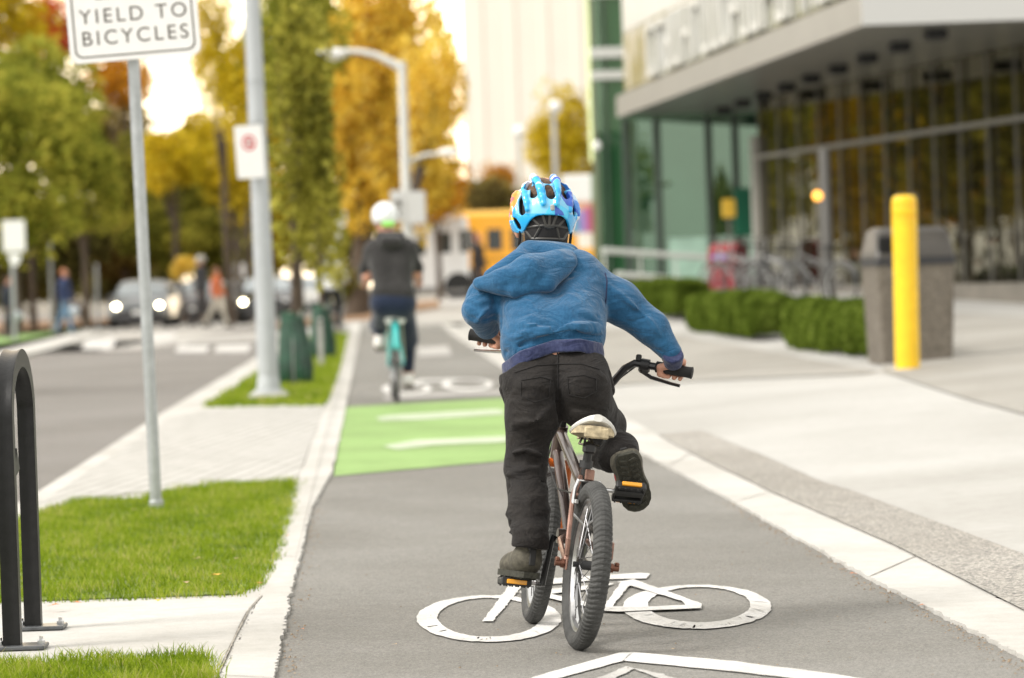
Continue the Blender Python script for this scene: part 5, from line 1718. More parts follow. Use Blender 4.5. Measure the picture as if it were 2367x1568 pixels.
for i in range(len(azs) - 1):
    for j in range(3): fs.append((i * 4 + j, i * 4 + j + 1, (i + 1) * 4 + j + 1, (i + 1) * 4 + j))
band.add(vs, fs); bo = band.build('rear_pad', lin, hm_o)
sol = bo.modifiers.new('t', 'SOLIDIFY'); sol.thickness = .006
sv = MB()
for s in (-1, 1):
    sv.tube([rp(s * 62, -.045, .98), rp(s * 68, -.075, .93), rp(s * 78, -.095, .88), HMK @ Vector((s * .05, .05, -.12)), HMK @ Vector((0, .065, -.13))], .0045, 6)
sv.build('chin_strap', mat('strap_black', (.01, .01, .01), .7), hm_o)
MB().box(HMK @ Vector((.006, -ry * .985, .022)), (.012, .008, .018), bev=.003).build('badge', mat('badge_grey', (.35, .34, .32), .4), hm_o)

# ================================================================== ADULT CYCLIST
AD = 28.3
ac = G(917, 931)
def A(px, py, d): return tuple(P(px, py, AD + d))
aM = Matrix.Translation(ac) @ Matrix.Rotation(math.atan2(1, -.06), 4, 'Z') @ Matrix.Rotation(R_(.5), 4, 'X')
turq = mat('turquoise_paint', (.05, .42, .40), .3, coat=.5)
abike = empty('bicycle', M=aM, label='turquoise bicycle ridden by the adult in the dark grey jacket', cat='bicycle')
AI = aM.inverted()
def simple_bike(root, col, R=.335, wb=1.04, seg=96, inv=None, fender=True, bar_w=.3, bar_z=1.02, seat_z=.92, crank_s=1, saddle_m=None):
    RA2 = Vector((0, 0, R)); F2 = Vector((wb, 0, R)); B2 = Vector((.44, 0, .28)); S2 = Vector((.30, 0, .74)); H2 = Vector((wb - .17, 0, .86)); H3 = Vector((wb - .13, 0, .72))
    for c_ in (RA2, F2): wheel_parts(root, c_, R, .02, Matrix.Identity(3), rubber, chrome, 20, tread=False, seg=seg, hub_w=.06)
    f = MB()
    f.tube([H2, H3], .022, 10); f.tube([H3, B2], .02, 10); f.tube([H2.lerp(H3, .3), S2 - Vector((0, 0, .1))], .018, 10); f.tube([B2, S2], .018, 10)
    for s in (-1, 1):
        f.tube([B2 + Vector((-.02, s * .02, 0)), RA2 + Vector((0, s * .065, 0))], .011, 8); f.tube([S2 + Vector((0, s * .012, -.03)), RA2 + Vector((0, s * .065, 0))], .01, 8)
    f.build('frame', col, root)
    k = MB(); k.tube([H3, H3 - Vector((-.015, 0, .04))], .02, 8)
    for s in (-1, 1): k.tube([H3 + Vector((.012, s * .04, -.03)), F2 + Vector((0, s * .045, 0))], [.014, .01], 8)
    k.build('fork', col, root)
    b = MB(); top = Vector((wb - .2, 0, bar_z))
    b.tube([H2, top], .014, 8); b.tube([top + Vector((-.1, bar_w, .0)), top + Vector((-.0, bar_w * .7, .03)), top + Vector((.02, 0, .0)), top + Vector((0, -bar_w * .7, .03)), top + Vector((-.1, -bar_w, 0))], .012, 8)
    hb2 = b.build('handlebar', chrome, root)
    for s in (-1, 1): MB().tube([top + Vector((-.13, s * bar_w * 1.0, -.002)), top + Vector((-.04, s * bar_w * .85, .018))], .017, 8).build('grip', rubber_side, hb2)
    MB().tube([S2 - Vector((0, 0, .05)), Vector((.28, 0, seat_z - .03))], .0135, 8).build('seat_post', black_metal, root)
    saddle_mesh(root, (.27, 0, seat_z), .26, .17, saddle_m or black_plastic, black_plastic, 0)
    if fender:
        m_ = MB(); n = 20; vs = []; fs = []
        for i in range(n + 1):
            a = R_(20) + R_(140) * i / n
            for (dy, dr) in ((-.03, .005), (-.02, .022), (0, .028), (.02, .022), (.03, .005)):
                vs.append(Vector((math.cos(a) * (R + dr + .01), dy, R + math.sin(a) * (R + dr + .01))))
        for i in range(n):
            for j in range(4): fs.append((i * 5 + j, i * 5 + j + 1, (i + 1) * 5 + j + 1, (i + 1) * 5 + j))
        m_.add(vs, fs); q_ = m_.build('mudguard', col, root); so2 = q_.modifiers.new('t', 'SOLIDIFY'); so2.thickness = .003
    cr2 = MB()
    for s in (-1, 1):
        e = B2 + Vector((.0, s * .07, s * .165 * crank_s)); cr2.tube([B2 + Vector((0, s * .06, 0)), e], .01, 8)
    cr2.build('crank', chrome, root)
    for s in (-1, 1): pedal(root, B2 + Vector((0, s * .12, s * .165 * crank_s)), reflect=False, w_=.09, l_=.09)
    return B2
B2 = simple_bike(abike, turq, fender=True, bar_w=.235, seg=96, seat_z=.90)
MB().box((-.02, 0, .72), (.12, .12, .02), bev=.004).build('rear_rack', chrome, abike)
for s in (-1, 1): MB().tube([Vector((-.06, s * .055, .71)), Vector((0, s * .075, .36))], .006, 6).build('rack_stay', chrome, abike)
for s in (-1, 1): MB().lathe([(0, -.006), (.028, -.006), (.032, 0), (.028, .006), (0, .006)], Matrix.Translation((-.085, s * .055, .70)) @ Matrix.Rotation(math.pi / 2, 4, 'Y'), 16).build('lamp', mat('lamp_white', (.75, .75, .72), .3), abike)
PADL = aM @ (B2 + Vector((0, .12, .165))); PADR = aM @ (B2 + Vector((0, -.12, -.165)))
adult_o = Vector((ac.x, PADR.y, 0))
adult = empty('person', tuple(adult_o), 0, 'adult cyclist in dark grey hooded jacket, navy trousers and white helmet seen from behind', 'person')
AK = Matrix.Translation(-adult_o)
def AC(a, b, r1, r2, k=None): return ('c', A(*a), A(*b), r1, r2) + ((k,) if k is not None else ())
jersey = cloth_mat('dark_grey_cloth', (.02, .019, .019), (.036, .034, .033), 300, .3)
jeans = cloth_mat('navy_jeans', (.008, .014, .035), (.02, .03, .06), 300, .3)
hl = aM @ Vector((1.04 - .3, .235, 1.02)); hr = aM @ Vector((1.04 - .3, -.235, 1.02))
ahead = P(890, 510, AD + .55)
sdf('body', [('e', tuple(ahead), (.08, .098, .115), None), ('c', tuple(ahead + Vector((0, .095, -.03))), tuple(ahead + Vector((0, .1, -.035))), .01, .012, .01),
             ('e', tuple(ahead + Vector((-.083, 0, -.02))), (.012, .02, .032), None, .005), ('e', tuple(ahead + Vector((.083, 0, -.02))), (.012, .02, .032), None, .005),
             ('c', tuple(ahead + Vector((0, -.02, -.07))), A(900, 570, .46), .055, .06), AC((903, 590, .45), (908, 690, .3), .1, .11, .05),
             AC((860, 590, .45), (850, 640, .5), .045, .04), ('c', A(850, 640, .5), tuple(hl), .038, .028), AC((948, 590, .45), (962, 635, .5), .045, .04), ('c', A(962, 635, .5), tuple(hr), .038, .028),
             ('c', tuple(hl), tuple(hl + Vector((0, .05, -.02))), .036, .03), ('c', tuple(hr), tuple(hr + Vector((0, .05, -.02))), .036, .03),
             AC((890, 700, .32), (876, 745, .75), .08, .06), ('c', A(876, 745, .75), tuple(PADL + Vector((0, -.06, .13))), .055, .04), ('c', tuple(PADL + Vector((0, -.06, .1))), tuple(PADL + Vector((0, .1, .03))), .036, .028),
             AC((930, 700, .32), (946, 780, .6), .08, .06), ('c', A(946, 780, .6), tuple(PADR + Vector((0, -.06, .13))), .055, .04), ('c', tuple(PADR + Vector((0, -.06, .1))), tuple(PADR + Vector((0, .1, .03))), .036, .028)],
    .012, skin, adult, AK, k=.04)
jk = sdf('jacket', [AC((882, 582, .45), (892, 675, .30), .12, .10), AC((926, 582, .45), (924, 675, .30), .12, .10), AC((868, 572, .46), (942, 572, .46), .075, .075), AC((905, 560, .48), (905, 585, .46), .09, .1),
                    AC((856, 582, .46), (845, 622, .50), .06, .048), ('c', A(845, 622, .5), tuple(hl + Vector((0, .0, .012))), .048, .042), AC((950, 582, .46), (964, 620, .50), .06, .048), ('c', A(964, 620, .5), tuple(hr + Vector((0, .0, .012))), .048, .042),
                    AC((886, 685, .30), (930, 685, .30), .115, .115)], .012, jersey, adult, AK, k=.05,
         disp=lambda X: .006 * wob(X, np.array([9, 9, 14]), 51, 6))
sdf('hood', [AC((880, 548, .42), (925, 548, .42), .05, .05), AC((890, 560, .34), (918, 560, .34), .055, .055)], .012, jersey, jk, AK, k=.04, disp=lambda X: .005 * wob(X, 20, 5))
sdf('trousers', [AC((888, 700, .30), (928, 700, .30), .13, .13), AC((888, 712, .34), (876, 752, .78), .095, .078), ('c', A(876, 752, .78), tuple(PADL + Vector((0, -.07, .16))), .072, .052),
                 AC((932, 715, .34), (946, 785, .62), .095, .078), ('c', A(946, 785, .62), tuple(PADR + Vector((0, -.07, .16))), .072, .05)], .012, jeans, adult, AK, k=.04, disp=lambda X: .006 * wob(X, np.array([10, 10, 22]), 52, 6))
wsh = mat('white_shoe', (.72, .70, .66), .6, var=.1, vscale=20)
for p_ in (PADL, PADR):
    sh_ = sdf('shoe', [('c', tuple(p_ + Vector((0, -.09, .055))), tuple(p_ + Vector((0, .13, .045))), .045, .04), ('c', tuple(p_ + Vector((0, -.07, .06))), tuple(p_ + Vector((0, -.065, .12))), .045, .042)], .01, wsh, adult, AK, k=.03)
    MB().box(AK @ (p_ + Vector((0, .02, .02))), (.085, .27, .018), bev=.008).build('sole', mat('brown_sole', (.2, .13, .06), .7), sh_)
hms = sdf('helmet', [('e', tuple(ahead + Vector((0, -.0, .04))), (.115, .145, .12), None)] + [('-', tuple(ahead + Vector((s * .045, -.12, .06))), tuple(ahead + Vector((s * .06, -.05, .15))), .012, .012, .004) for s in (-1, 1)] + [('-', tuple(ahead + Vector((0, -.14, .08))), tuple(ahead + Vector((0, -.06, .17))), .012, .012, .004)],
          .008, mat('helmet_white', (.78, .80, .80), .3, coat=.4), adult, AK, clip=lambda X: (ahead.z - .025) - X[..., 2])
MB().box(AK @ (ahead + Vector((.03, -.125, -.035))), (.11, .03, .045), bev=.012).build('lime_band', mat('lime_green', (.3, .75, .12), .5), hms)
# ================================================================== STREET FURNITURE
galv = mat('galvanised_steel', (.42, .44, .44), .42, metal=.55, var=.12, vscale=18, bump=.05)
pole_grey = mat('pole_grey_paint', (.44, .46, .47), .5, metal=.2, var=.06, vscale=6)
white_sheet = mat('sign_white', (.80, .79, .77), .45, var=.03, vscale=20)
sign_black = mat('sign_black', (.06, .05, .035), .5)
sign_back = mat('sign_back_metal', (.60, .60, .58), .45, metal=.3)
conc_m = mat('cast_concrete', (.50, .48, .43), .9, var=.15, vscale=12, bump=.3)
def rrect(w_, h_, r, n=5):
    pts = []
    for cx, cy, a0 in ((w_ / 2 - r, h_ / 2 - r, 0), (-w_ / 2 + r, h_ / 2 - r, 90), (-w_ / 2 + r, -h_ / 2 + r, 180), (w_ / 2 - r, -h_ / 2 + r, 270)):
        for i in range(n + 1):
            a = R_(a0 + 90 * i / n)
            pts.append((cx + r * math.cos(a), cy + r * math.sin(a)))
    return pts
def text_mesh(name, s, size, m, parent, M, ext=.0008, spacing=1.0, bold=0.0):
    cu = bpy.data.curves.new(name, 'FONT'); cu.body = s; cu.size = size; cu.extrude = ext; cu.align_x = 'CENTER'; cu.align_y = 'CENTER'; cu.space_character = spacing; cu.offset = bold
    to = bpy.data.objects.new('t', cu); COL.objects.link(to)
    dg = bpy.context.evaluated_depsgraph_get()
    me = bpy.data.meshes.new_from_object(to.evaluated_get(dg))
    me.materials.clear()
    bpy.data.objects.remove(to)
    me.transform(M)
    return link_mesh(name, me, m, parent, smooth=False)
def frame_prism(mb, w_, h_, r, t, z0, z1, M):
    o = rrect(w_, h_, r); i = rrect(w_ - 2 * t, h_ - 2 * t, r - t * .6)
    n = len(o); vs = []; fs = []
    for z in (z0, z1):
        for p in o: vs.append(M @ Vector((p[0], p[1], z)))
        for p in i: vs.append(M @ Vector((p[0], p[1], z)))
    for k in range(n):
        k2 = (k + 1) % n
        fs += [(2 * n + k, 2 * n + k2, 3 * n + k2, 3 * n + k), (k, n + k, n + k2, k2), (k, k2, 2 * n + k2, 2 * n + k), (n + k, 3 * n + k, 3 * n + k2, n + k2)]
    mb.add(vs, fs)
# --- yield sign on its pole
b_ = G(362, 1184); d0 = b_.y
sg_root = empty('yield_sign', (b_.x, b_.y, 0), 0, 'white street sign reading YIELD TO BICYCLES on a thin steel pole in the grass', 'street sign')
topp = P(308, 130, d0) - b_
lean = Vector((topp.x, 0, topp.z)).normalized()
hp_ = 2.45
pm = MB(); pm.tube([Vector((0, 0, -.05)), lean * hp_], .0275, 20); pm.build('pole', galv, sg_root)
MB().lathe([(.034, 0), (.034, .05), (.03, .055), (.03, .06)], Matrix.Translation((0, 0, 0)), 20).build('collar', galv, sg_root)
cz = P(297, -82, d0 - .035) - b_
# sign plane: x axis along the slanted lower edge, slight turn
sx = Vector((1, .07, math.tan(R_(5.1 - 1.9)))).normalized(); sz = Vector((0, -1, .0)); sy = sz.cross(sx).normalized(); sz = sx.cross(sy)
SM = Matrix((sx, sy, sz)).transposed().to_4x4(); SM.translation = cz + Vector((0, -.03, 0))
W_, H_ = 300 * S(d0), 440 * S(d0)
MB().prism(rrect(W_, H_, .04), 0, .003, SM).build('sign_panel', white_sheet, sg_root)
fb = MB(); frame_prism(fb, W_ * .92, H_ - W_ * .08, .035, .0065, .003, .0045, SM); fb.build('border', sign_black, sg_root)
k_ = S(d0)
for s_, yy in (("YIELD TO", 34 + 82), ("BICYCLES", 84 + 82), ("TURNING", -66 + 82)):
    Mt = SM @ Matrix.Translation(((2 if s_ != 'VEHICLES' else -2) * k_, -yy * k_, .0032))
    text_mesh('lettering', s_, 47 * k_, sign_black, sg_root, Mt, spacing=1.28, bold=.0)
am_ = MB()
am_.prism([(-.16, -.0), (-.09, -.0), (-.09, .045), (-.03, .045), (-.03, .02), (.03, .06), (-.03, .10), (-.03, .075), (-.16, .075)], .003, .0042, SM @ Matrix.Translation((0, (-82 - 10) * -k_ * 0 - 76 * k_, 0)))
am_.build('arrow_symbol', sign_black, sg_root)
MB().box(SM @ Vector((0, 0, -.022)), (.07, .03, .04), bev=.004).build('bracket', galv, sg_root)

# --- big lamp pole with no-stopping sign
b_ = G(622, 926); d1 = b_.y
lp = empty('lamp_pole', (b_.x, b_.y, .0), 0, 'tall grey lamp pole on a square concrete footing with a small no-stopping sign', 'lamp pole')
tp = P(582, 0, d1) - b_; ln = Vector((tp.x, 0, tp.z)).normalized()
fb = MB(); fb.box((0, 0, .03), (.34, .34, .07), bev=.012); fb.build('footing', conc_m, lp)
pts = [ln * t for t in (.05, .08, 1.0, 3.0, 7.5)]
pm = MB(); pm.tube(pts, [.098, .094, .088, .076, .055], 24); pm.build('pole', pole_grey, lp)
MB().lathe([(.15, .0), (.15, .02), (.11, .03), (.098, .14), (.094, .15)], Matrix.Translation((0, 0, .065)), 24).build('base_flange', pole_grey, lp)
ar = MB(); top = ln * 7.4; ar.tube([top, top + Vector((-.6, 0, .35)), top + Vector((-1.6, 0, .5))], .04, 10); ar.build('arm', pole_grey, lp)
MB().ell(top + Vector((-1.95, 0, .5)), (.38, .14, .08)).build('lamp_head', pole_grey, lp)
MB().lathe([(.08, 0), (.083, .004), (.083, .016), (.08, .02)], Matrix.Translation(ln * 2.86), 20).build('band', galv, lp)
for yy in (283, 395): 
    q_ = P(600, yy, d1) - b_
    MB().lathe([(.088, -.012), (.09, 0), (.088, .012)], Matrix.Translation(Vector((ln.x * q_.z / ln.z, 0, q_.z))), 20).build('band', galv, lp)
c_ = P(577, 351, d1 - .13) - b_
sxx = Vector((1, .10, R_(1.9) + .01)).normalized(); szz = Vector((0, -1, 0)); syy = szz.cross(sxx).normalized(); szz = sxx.cross(syy)
SM = Matrix((sxx, syy, szz)).transposed().to_4x4(); SM.translation = c_
w2, h2 = 64 * S(d1), 122 * S(d1)
ps = MB().prism(rrect(w2, h2, .022), 0, .003, SM).build('sign_panel', white_sheet, lp)
rd = mat('sign_red', (.55, .02, .03), .5)
rb = MB(); n = 32; vs = []; fs = []
for r0 in (.072, .05):
    for i in range(n):
        a = 2 * math.pi * i / n; vs.append(SM @ Vector((r0 * .88 * math.cos(a), .08 + r0 * math.sin(a), .0036)))
for i in range(n): fs.append((i, (i + 1) % n, n + (i + 1) % n, n + i))
rb.add(vs, fs); rb.build('red_ring', rd, ps)
MB().box(SM @ Vector((0, .08, .004)), (.03, .002, .06), bev=.0008).build('no_stopping_symbol', mat('sign_dark_red', (.22, .01, .015), .5), ps)
MB().box(SM @ Vector((0, .08, .0046)), (.012, .002, .11), Matrix.Rotation(R_(-45), 3, 'Y'), bev=.0008).build('red_bar', rd, ps)

# --- bike rack (black hoop), left foreground
rk_m = mat('rack_black_paint', (.006, .006, .006), .42, var=.4, vscale=30, bump=.25, bscale=90, bdist=.002, spec=.3)
f1 = flat(30, 1502, .01); f2 = flat(78, 1456, .01)
rk_ = empty('bike_rack', tuple(f1), 0, 'black painted steel bike rack hoop bolted to the concrete pad at the left edge', 'bike rack')
v = f2 - f1; L_ = v.length
H_ = .815
path = []
n = 26
leg = H_ - .16
path.append((0, .0)); path.append((.0, leg * .5)); path.append((-.005, leg))
for i in range(1, n):
    a = math.pi * i / n
    path.append((L_ / 2 - (L_ / 2 + .005) * math.cos(a), leg + (H_ - leg) * math.sin(a)))
path += [(L_ + .005, leg), (L_, leg * .5), (L_, 0)]
def sq_tube(mb, pts2, w_, t_, dirx, org):
    """square section swept in a vertical plane with outer flutes"""
    n_ = len(pts2); side = Vector((-dirx.y, dirx.x, 0)).normalized(); vs = []; fs = []
    sec = [(-.5, -.5), (-.5, .5), (-.42, .5), (-.2, .42), (.2, .42), (.42, .5), (.5, .5), (.5, -.5), (.42, -.5), (.2, -.42), (-.2, -.42), (-.42, -.5)]
    for i, p in enumerate(pts2):
        a = pts2[max(0, i - 1)]; b = pts2[min(n_ - 1, i + 1)]
        tx, tz = b[0] - a[0], b[1] - a[1]; l_ = math.hypot(tx, tz); tx /= l_; tz /= l_
        N_ = dirx * (-tz) + Vector((0, 0, tx))
        o_ = org + dirx * p[0] + Vector((0, 0, p[1]))
        for (u, w3) in sec: vs.append(o_ + side * u * w_ + N_ * w3 * t_)
    m_ = len(sec)
    for i in range(n_ - 1):
        for j in range(m_): fs.append((i * m_ + j, i * m_ + (j + 1) % m_, (i + 1) * m_ + (j + 1) % m_, (i + 1) * m_ + j))
    fs.append(tuple(range(m_))); fs.append(tuple((n_ - 1) * m_ + j for j in range(m_)))
    mb.add(vs, fs)
dirx = v.normalized()
mb = MB(); sq_tube(mb, path, .049, .052, dirx, Vector((0, 0, 0))); mb.build('hoop', rk_m, rk_)
for o_ in (Vector((0, 0, 0)), v):
    q_ = MB(); q_.box(o_ + Vector((.02, 0, .008)), (.15, .11, .012), bev=.003); pl_ = q_.build('foot_plate', mat('rack_plate', (.10, .105, .11), .4, metal=.5, var=.3, vscale=40), rk_)
    for s in (-1, 1): MB().lathe([(.011, 0), (.011, .008), (.006, .012), (.006, .02), (0, .021)], Matrix.Translation(o_ + Vector((.02 + s * .058, .015, .014))), 6).build('bolt', chrome, pl_)
gz_ = 1 - (1100 - 687) / 795
gus = MB(); o_ = Vector((0, 0, .50)) + dirx * .028
gus.add([o_ + Vector((0.028, 0, .065)), o_ + dirx * .13 + Vector((.02, 0, .0)), o_ + Vector((.02, 0, -.02)), o_ + Vector((-.02, 0, .065)), o_ + dirx * .13 + Vector((-.02, 0, .0)), o_ + Vector((-.028, 0, -.02))], [(0, 1, 2), (3, 5, 4), (0, 3, 4, 1), (1, 4, 5, 2), (2, 5, 3, 0)])
gus.build('gusset_plate', mat('rack_plate_grey', (.012, .012, .012), .45, spec=.3), rk_)

# --- curved street lamp
def along(px0, py0, px1, py1, d):
    return P(px0, py0, d), P(px1, py1, d)
dl = 56.0
bs, tp = along(946, 640, 929, 142, dl)
zb = gz(bs.x, dl)
dirn = (tp - bs).normalized(); bs = bs - dirn * ((bs.z - zb) / dirn.z)
sl = empty('street_lamp', tuple(bs), 0, 'pale street lamp with curved arm reaching left over the road', 'street lamp')
tl = tp - bs
MB().tube([Vector((0, 0, 0)), tl * .5, tl], [.1, .085, .07], 16).build('pole', mat('lamp_pale_paint', (.62, .62, .58), .45), sl)
am = MB(); pts = [P(x, y, dl) - bs for x, y in ((929, 160), (905, 145), (870, 128), (835, 120), (795, 118))]
am.tube(pts, [.07, .065, .055, .05, .045], 12); am.build('arm', MATS['lamp_pale_paint'], sl)
hc = P(765, 125, dl) - bs
lh = MB().ell(hc, (.28, .14, .10)).build('lamp_head', mat('lamp_head_white', (.8, .79, .76), .35), sl)
MB().ell(hc + Vector((-.03, 0, -.04)), (.2, .11, .09)).build('lens', mat('lamp_lens', (.85, .85, .8), .15), lh)
am = MB(); pts = [P(x, y, dl) - bs for x, y in ((940, 385), (955, 368), (985, 358), (1015, 356))]
am.tube(pts, [.035] * 4, 10); am.build('arm', MATS['lamp_pale_paint'], sl)
MB().ell(P(1038, 352, dl) - bs, (.19, .1, .07)).build('lamp_head', MATS['lamp_head_white'], sl)
for (x0, y0, w_, h_, nm) in ((920, 476, 34, 70, 'back of sign'), (962, 480, 44, 75, '')):
    c_ = P(x0, y0, dl - .15) - bs
    MB().box(c_, (w_ * S(dl), .02, h_ * S(dl)), bev=.008).build('sign_panel', sign_back, sl)
MB().box(P(920, 470, dl - .17) - bs, (12 * S(dl), .02, 14 * S(dl)), bev=.004).build('sign_mark', sign_black, sl)
MB().box(P(920, 492, dl - .17) - bs, (10 * S(dl), .02, 8 * S(dl)), bev=.004).build('sign_mark', sign_black, sl)

def post_sign(px, pyb, pytop, d, pw, label, panel=None, pm=None, cat='sign post', name='sign_post', group=None, globe=None):
    x = P(px, pyb, d).x; z0 = gz(x, d) - (.06 if x < -5 else 0)
    tp = P(px - (pyb - pytop) * .033, pytop, d)
    r = empty(name, (x, d, z0), 0, label, cat, group)
    t = Vector((tp.x - x, 0, tp.z - z0))
    MB().tube([Vector((0, 0, 0)), t], pw, 10).build('pole', pm or galv, r)
    if panel:
        for (cx, cy, w_, h_, shp) in panel:
            c_ = P(cx, cy, d - .08) - Vector((x, d, z0))
            if shp == 'rect': MB().box(c_, (w_ * S(d), .015, h_ * S(d)), bev=.006).build('sign_panel', white_sheet, r)
            elif shp == 'shield': MB().prism([(0, -.5), (.3, -.25), (.5, .2), (.45, .5), (-.45, .5), (-.5, .2), (-.3, -.25)], -.01, .01, Matrix.Translation(c_) @ Matrix.Rotation(math.pi / 2, 4, 'X') @ Matrix.Diagonal((w_ * S(d), h_ * S(d), 1, 1))).build('sign_panel', white_sheet, r)
    if globe:
        c_ = P(globe[0], globe[1], d) - Vector((x, d, z0))
        g_ = globe[2] * S(d)
        MB().ell(c_, (g_, g_, g_)).build('lamp_globe', mat('globe_white', (.82, .82, .8), .3), r)
        MB().cyl(c_ - Vector((0, 0, g_ * 1.25)), c_ - Vector((0, 0, g_ * .8)), g_ * .6, 10).build('lamp_collar', galv, r)
    return r
post_sign(34, 757, 520, 84, .05, 'steel post with square white sign and small round sign under it at the left edge', [(32, 546, 52, 72, 'rect'), (34, 602, 30, 30, 'shield')])
post_sign(121, 738, 560, 98, .05, 'thin grey post left of the walking person in blue')
post_sign(226, 728, 610, 106, .05, 'short pale post right of the walking person in blue')
post_sign(788, 690, 500, 70, .04, 'white shield shaped sign on a thin post left of the adult cyclist', [(780, 520, 44, 62, 'shield')])
post_sign(1292, 640, 262, 105, .075, 'slim lamp post with white globe before the yellow-green tree', pm=pole_grey, globe=(1283, 246, 15), cat='street lamp', name='globe_lamp')
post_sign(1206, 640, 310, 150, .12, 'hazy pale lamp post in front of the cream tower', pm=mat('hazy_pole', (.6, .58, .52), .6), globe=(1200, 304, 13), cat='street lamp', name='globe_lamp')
post_sign(556, 700, 618, 120, .05, 'small post with round white sign behind the cars', [(554, 624, 26, 30, 'rect')])

# --- bollard
b_ = G(2098, 856)
yb = mat('bollard_yellow', (.84, .52, .012), .42, var=.10, vscale=9, bump=.15, bscale=40)
bo = empty('bollard', tuple(b_), 0, 'tall yellow bollard with domed cap in front of the concrete bin', 'bollard')
hb_ = 405 * S(b_.y); rb_ = 28.5 * S(b_.y)
tilt = Matrix.Rotation(R_(.6), 4, 'Y')
MB().lathe([(rb_, 0), (rb_, hb_ * .62)], tilt, 32).build('sleeve', yb, bo)
MB().lathe([(rb_ * 1.0, hb_ * .62), (rb_ * 1.03, hb_ * .865), (rb_ * 1.03, hb_ * .87), (rb_ * .99, hb_ * .875), (rb_ * .99, hb_ * .883), (rb_ * 1.03, hb_ * .888), (rb_ * 1.03, hb_ * .935), (rb_ * .99, hb_ * .94), (rb_ * 1.0, hb_ * .95), (rb_ * 1.02, hb_ * .965), (rb_ * .93, hb_ * .985), (rb_ * .7, hb_ * .997), (0, hb_)], tilt, 32).build('cap', yb, bo)
tb = mat('band_amber', (.80, .42, .01), .4)
for z_ in (.875, .938): MB().lathe([(rb_ * 1.008, hb_ * (z_ - .012)), (rb_ * 1.035, hb_ * (z_ - .010)), (rb_ * 1.035, hb_ * (z_ + .005)), (rb_ * 1.008, hb_ * (z_ + .007))], tilt, 32).build('band', tb, bo)
MB().lathe([(rb_ * 1.5, -.01), (rb_ * 1.5, .012), (rb_ * 1.05, .016)], None, 32).build('base_ring', conc_m, bo)

# --- concrete bin
db = b_.y + 1.6
p0 = G(2105, 838)
bn = empty('trash_bin', tuple(p0), R_(9), 'big exposed concrete trash bin with brown hooded lid behind the yellow bollard', 'trash bin')
k_ = S(p0.y); wB = 190 * k_; hT = 225 * k_
agg2 = speckle_mat('bin_aggregate', (.125, .108, .088), (.18, .158, .13), (.08, .075, .06), (.28, .25, .21), sscale=60, amount=.45, patch=3, bump=.8, fine=80)
mb = MB()
def frustum(mb, w0, d0_, w1, d1_, z0, z1, bev=.02):
    vs = []; 
    def ring_(w_, dd, z): return [Vector((x * w_ / 2 - math.copysign(bx, x) * 1, y * dd / 2 - math.copysign(by, y) * 1, z)) for (x, y, bx, by) in ((1, 1, bev, 0), (1, 1, 0, bev), (1, -1, 0, bev), (1, -1, bev, 0), (-1, -1, bev, 0), (-1, -1, 0, bev), (-1, 1, 0, bev), (-1, 1, bev, 0))]
    vs = ring_(w0, d0_, z0) + ring_(w1, d1_, z1)
    fs = [tuple(range(8)), tuple(range(15, 7, -1))] + [(i, (i + 1) % 8, 8 + (i + 1) % 8, 8 + i) for i in range(8)]
    mb.add(vs, fs)
frustum(mb, wB * .88, .5, wB * .97, .56, 0, hT); mb.build('body', agg2, bn)
brn = mat('bin_lid_brown', (.048, .043, .036), .5, var=.1, vscale=10)
mb = MB(); frustum(mb, wB * 1.0, .58, wB * .98, .57, hT, hT + .07); mb.build('rim', mat('bin_rim_dark', (.018, .018, .02), .5), bn)
hz0 = hT + .07; hz1 = hT + 88 * k_
mb = MB(); frustum(mb, wB * 1.0, .58, wB * .86, .48, hz0, hz1 - .04, .03); frustum(mb, wB * .86, .48, wB * .74, .36, hz1 - .04, hz1, .03); lid = mb.build('lid', brn, bn)
MB().box((-wB * .26, -.262, hz0 + (hz1 - hz0) * .42), (wB * .40, .07, (hz1 - hz0) * .6), Matrix.Rotation(R_(8), 3, 'X'), bev=.02).build('opening', mat('bin_opening', (.006, .006, .006), .9), lid)
MB().box((wB * .46, .0, hz0 + .03), (.05, .12, .06), bev=.01).build('hinge', galv, lid)

# --- red mailbox
p0 = P(1686, 668, 61.0); p0.z = gz(p0.x, p0.y); k_ = S(p0.y)
mbx = empty('mailbox', tuple(p0), R_(-38), 'red street mailbox standing behind the hedges by the glass front', 'mailbox')
red = mat('mailbox_red', (.21, .006, .013), .4, var=.06, vscale=5); wM, dM, hM = 72 * k_, 60 * k_, 122 * k_
mb = MB(); pr_ = [(-dM / 2, .14 * hM), (dM / 2, .14 * hM), (dM / 2, hM * .9), (dM * .35, hM * .98), (0, hM), (-dM * .3, hM * .97), (-dM / 2, hM * .84)]
Mx = Matrix(((0, 0, 1, 0), (1, 0, 0, 0), (0, 1, 0, 0), (0, 0, 0, 1)))
mb.prism(pr_, -wM / 2, wM / 2, Mx); mb.build('body', red, mbx)
for s in (-1, 1):
    for t in (-1, 1): MB().box((s * wM * .42, t * dM * .42, .07 * hM), (.05, .05, .14 * hM + .01), bev=.004).build('leg', mat('leg_dark', (.05, .05, .05), .6), mbx)
MB().box((0, -dM / 2 - .004, hM * .74), (wM * .7, .012, hM * .09), bev=.004).build('label_plate', mat('label_violet', (.22, .16, .38), .5), mbx)
MB().box((0, -dM / 2 - .012, hM * .86), (wM * .82, .05, hM * .07), bev=.015).build('chute_door', mat('mailbox_door_red', (.30, .035, .03), .4), mbx)
MB().box((-wM / 2 - .003, 0, hM * .5), (.01, dM * .6, hM * .4), bev=.003).build('side_panel', mat('mailbox_pink', (.24, .01, .035), .4), mbx)

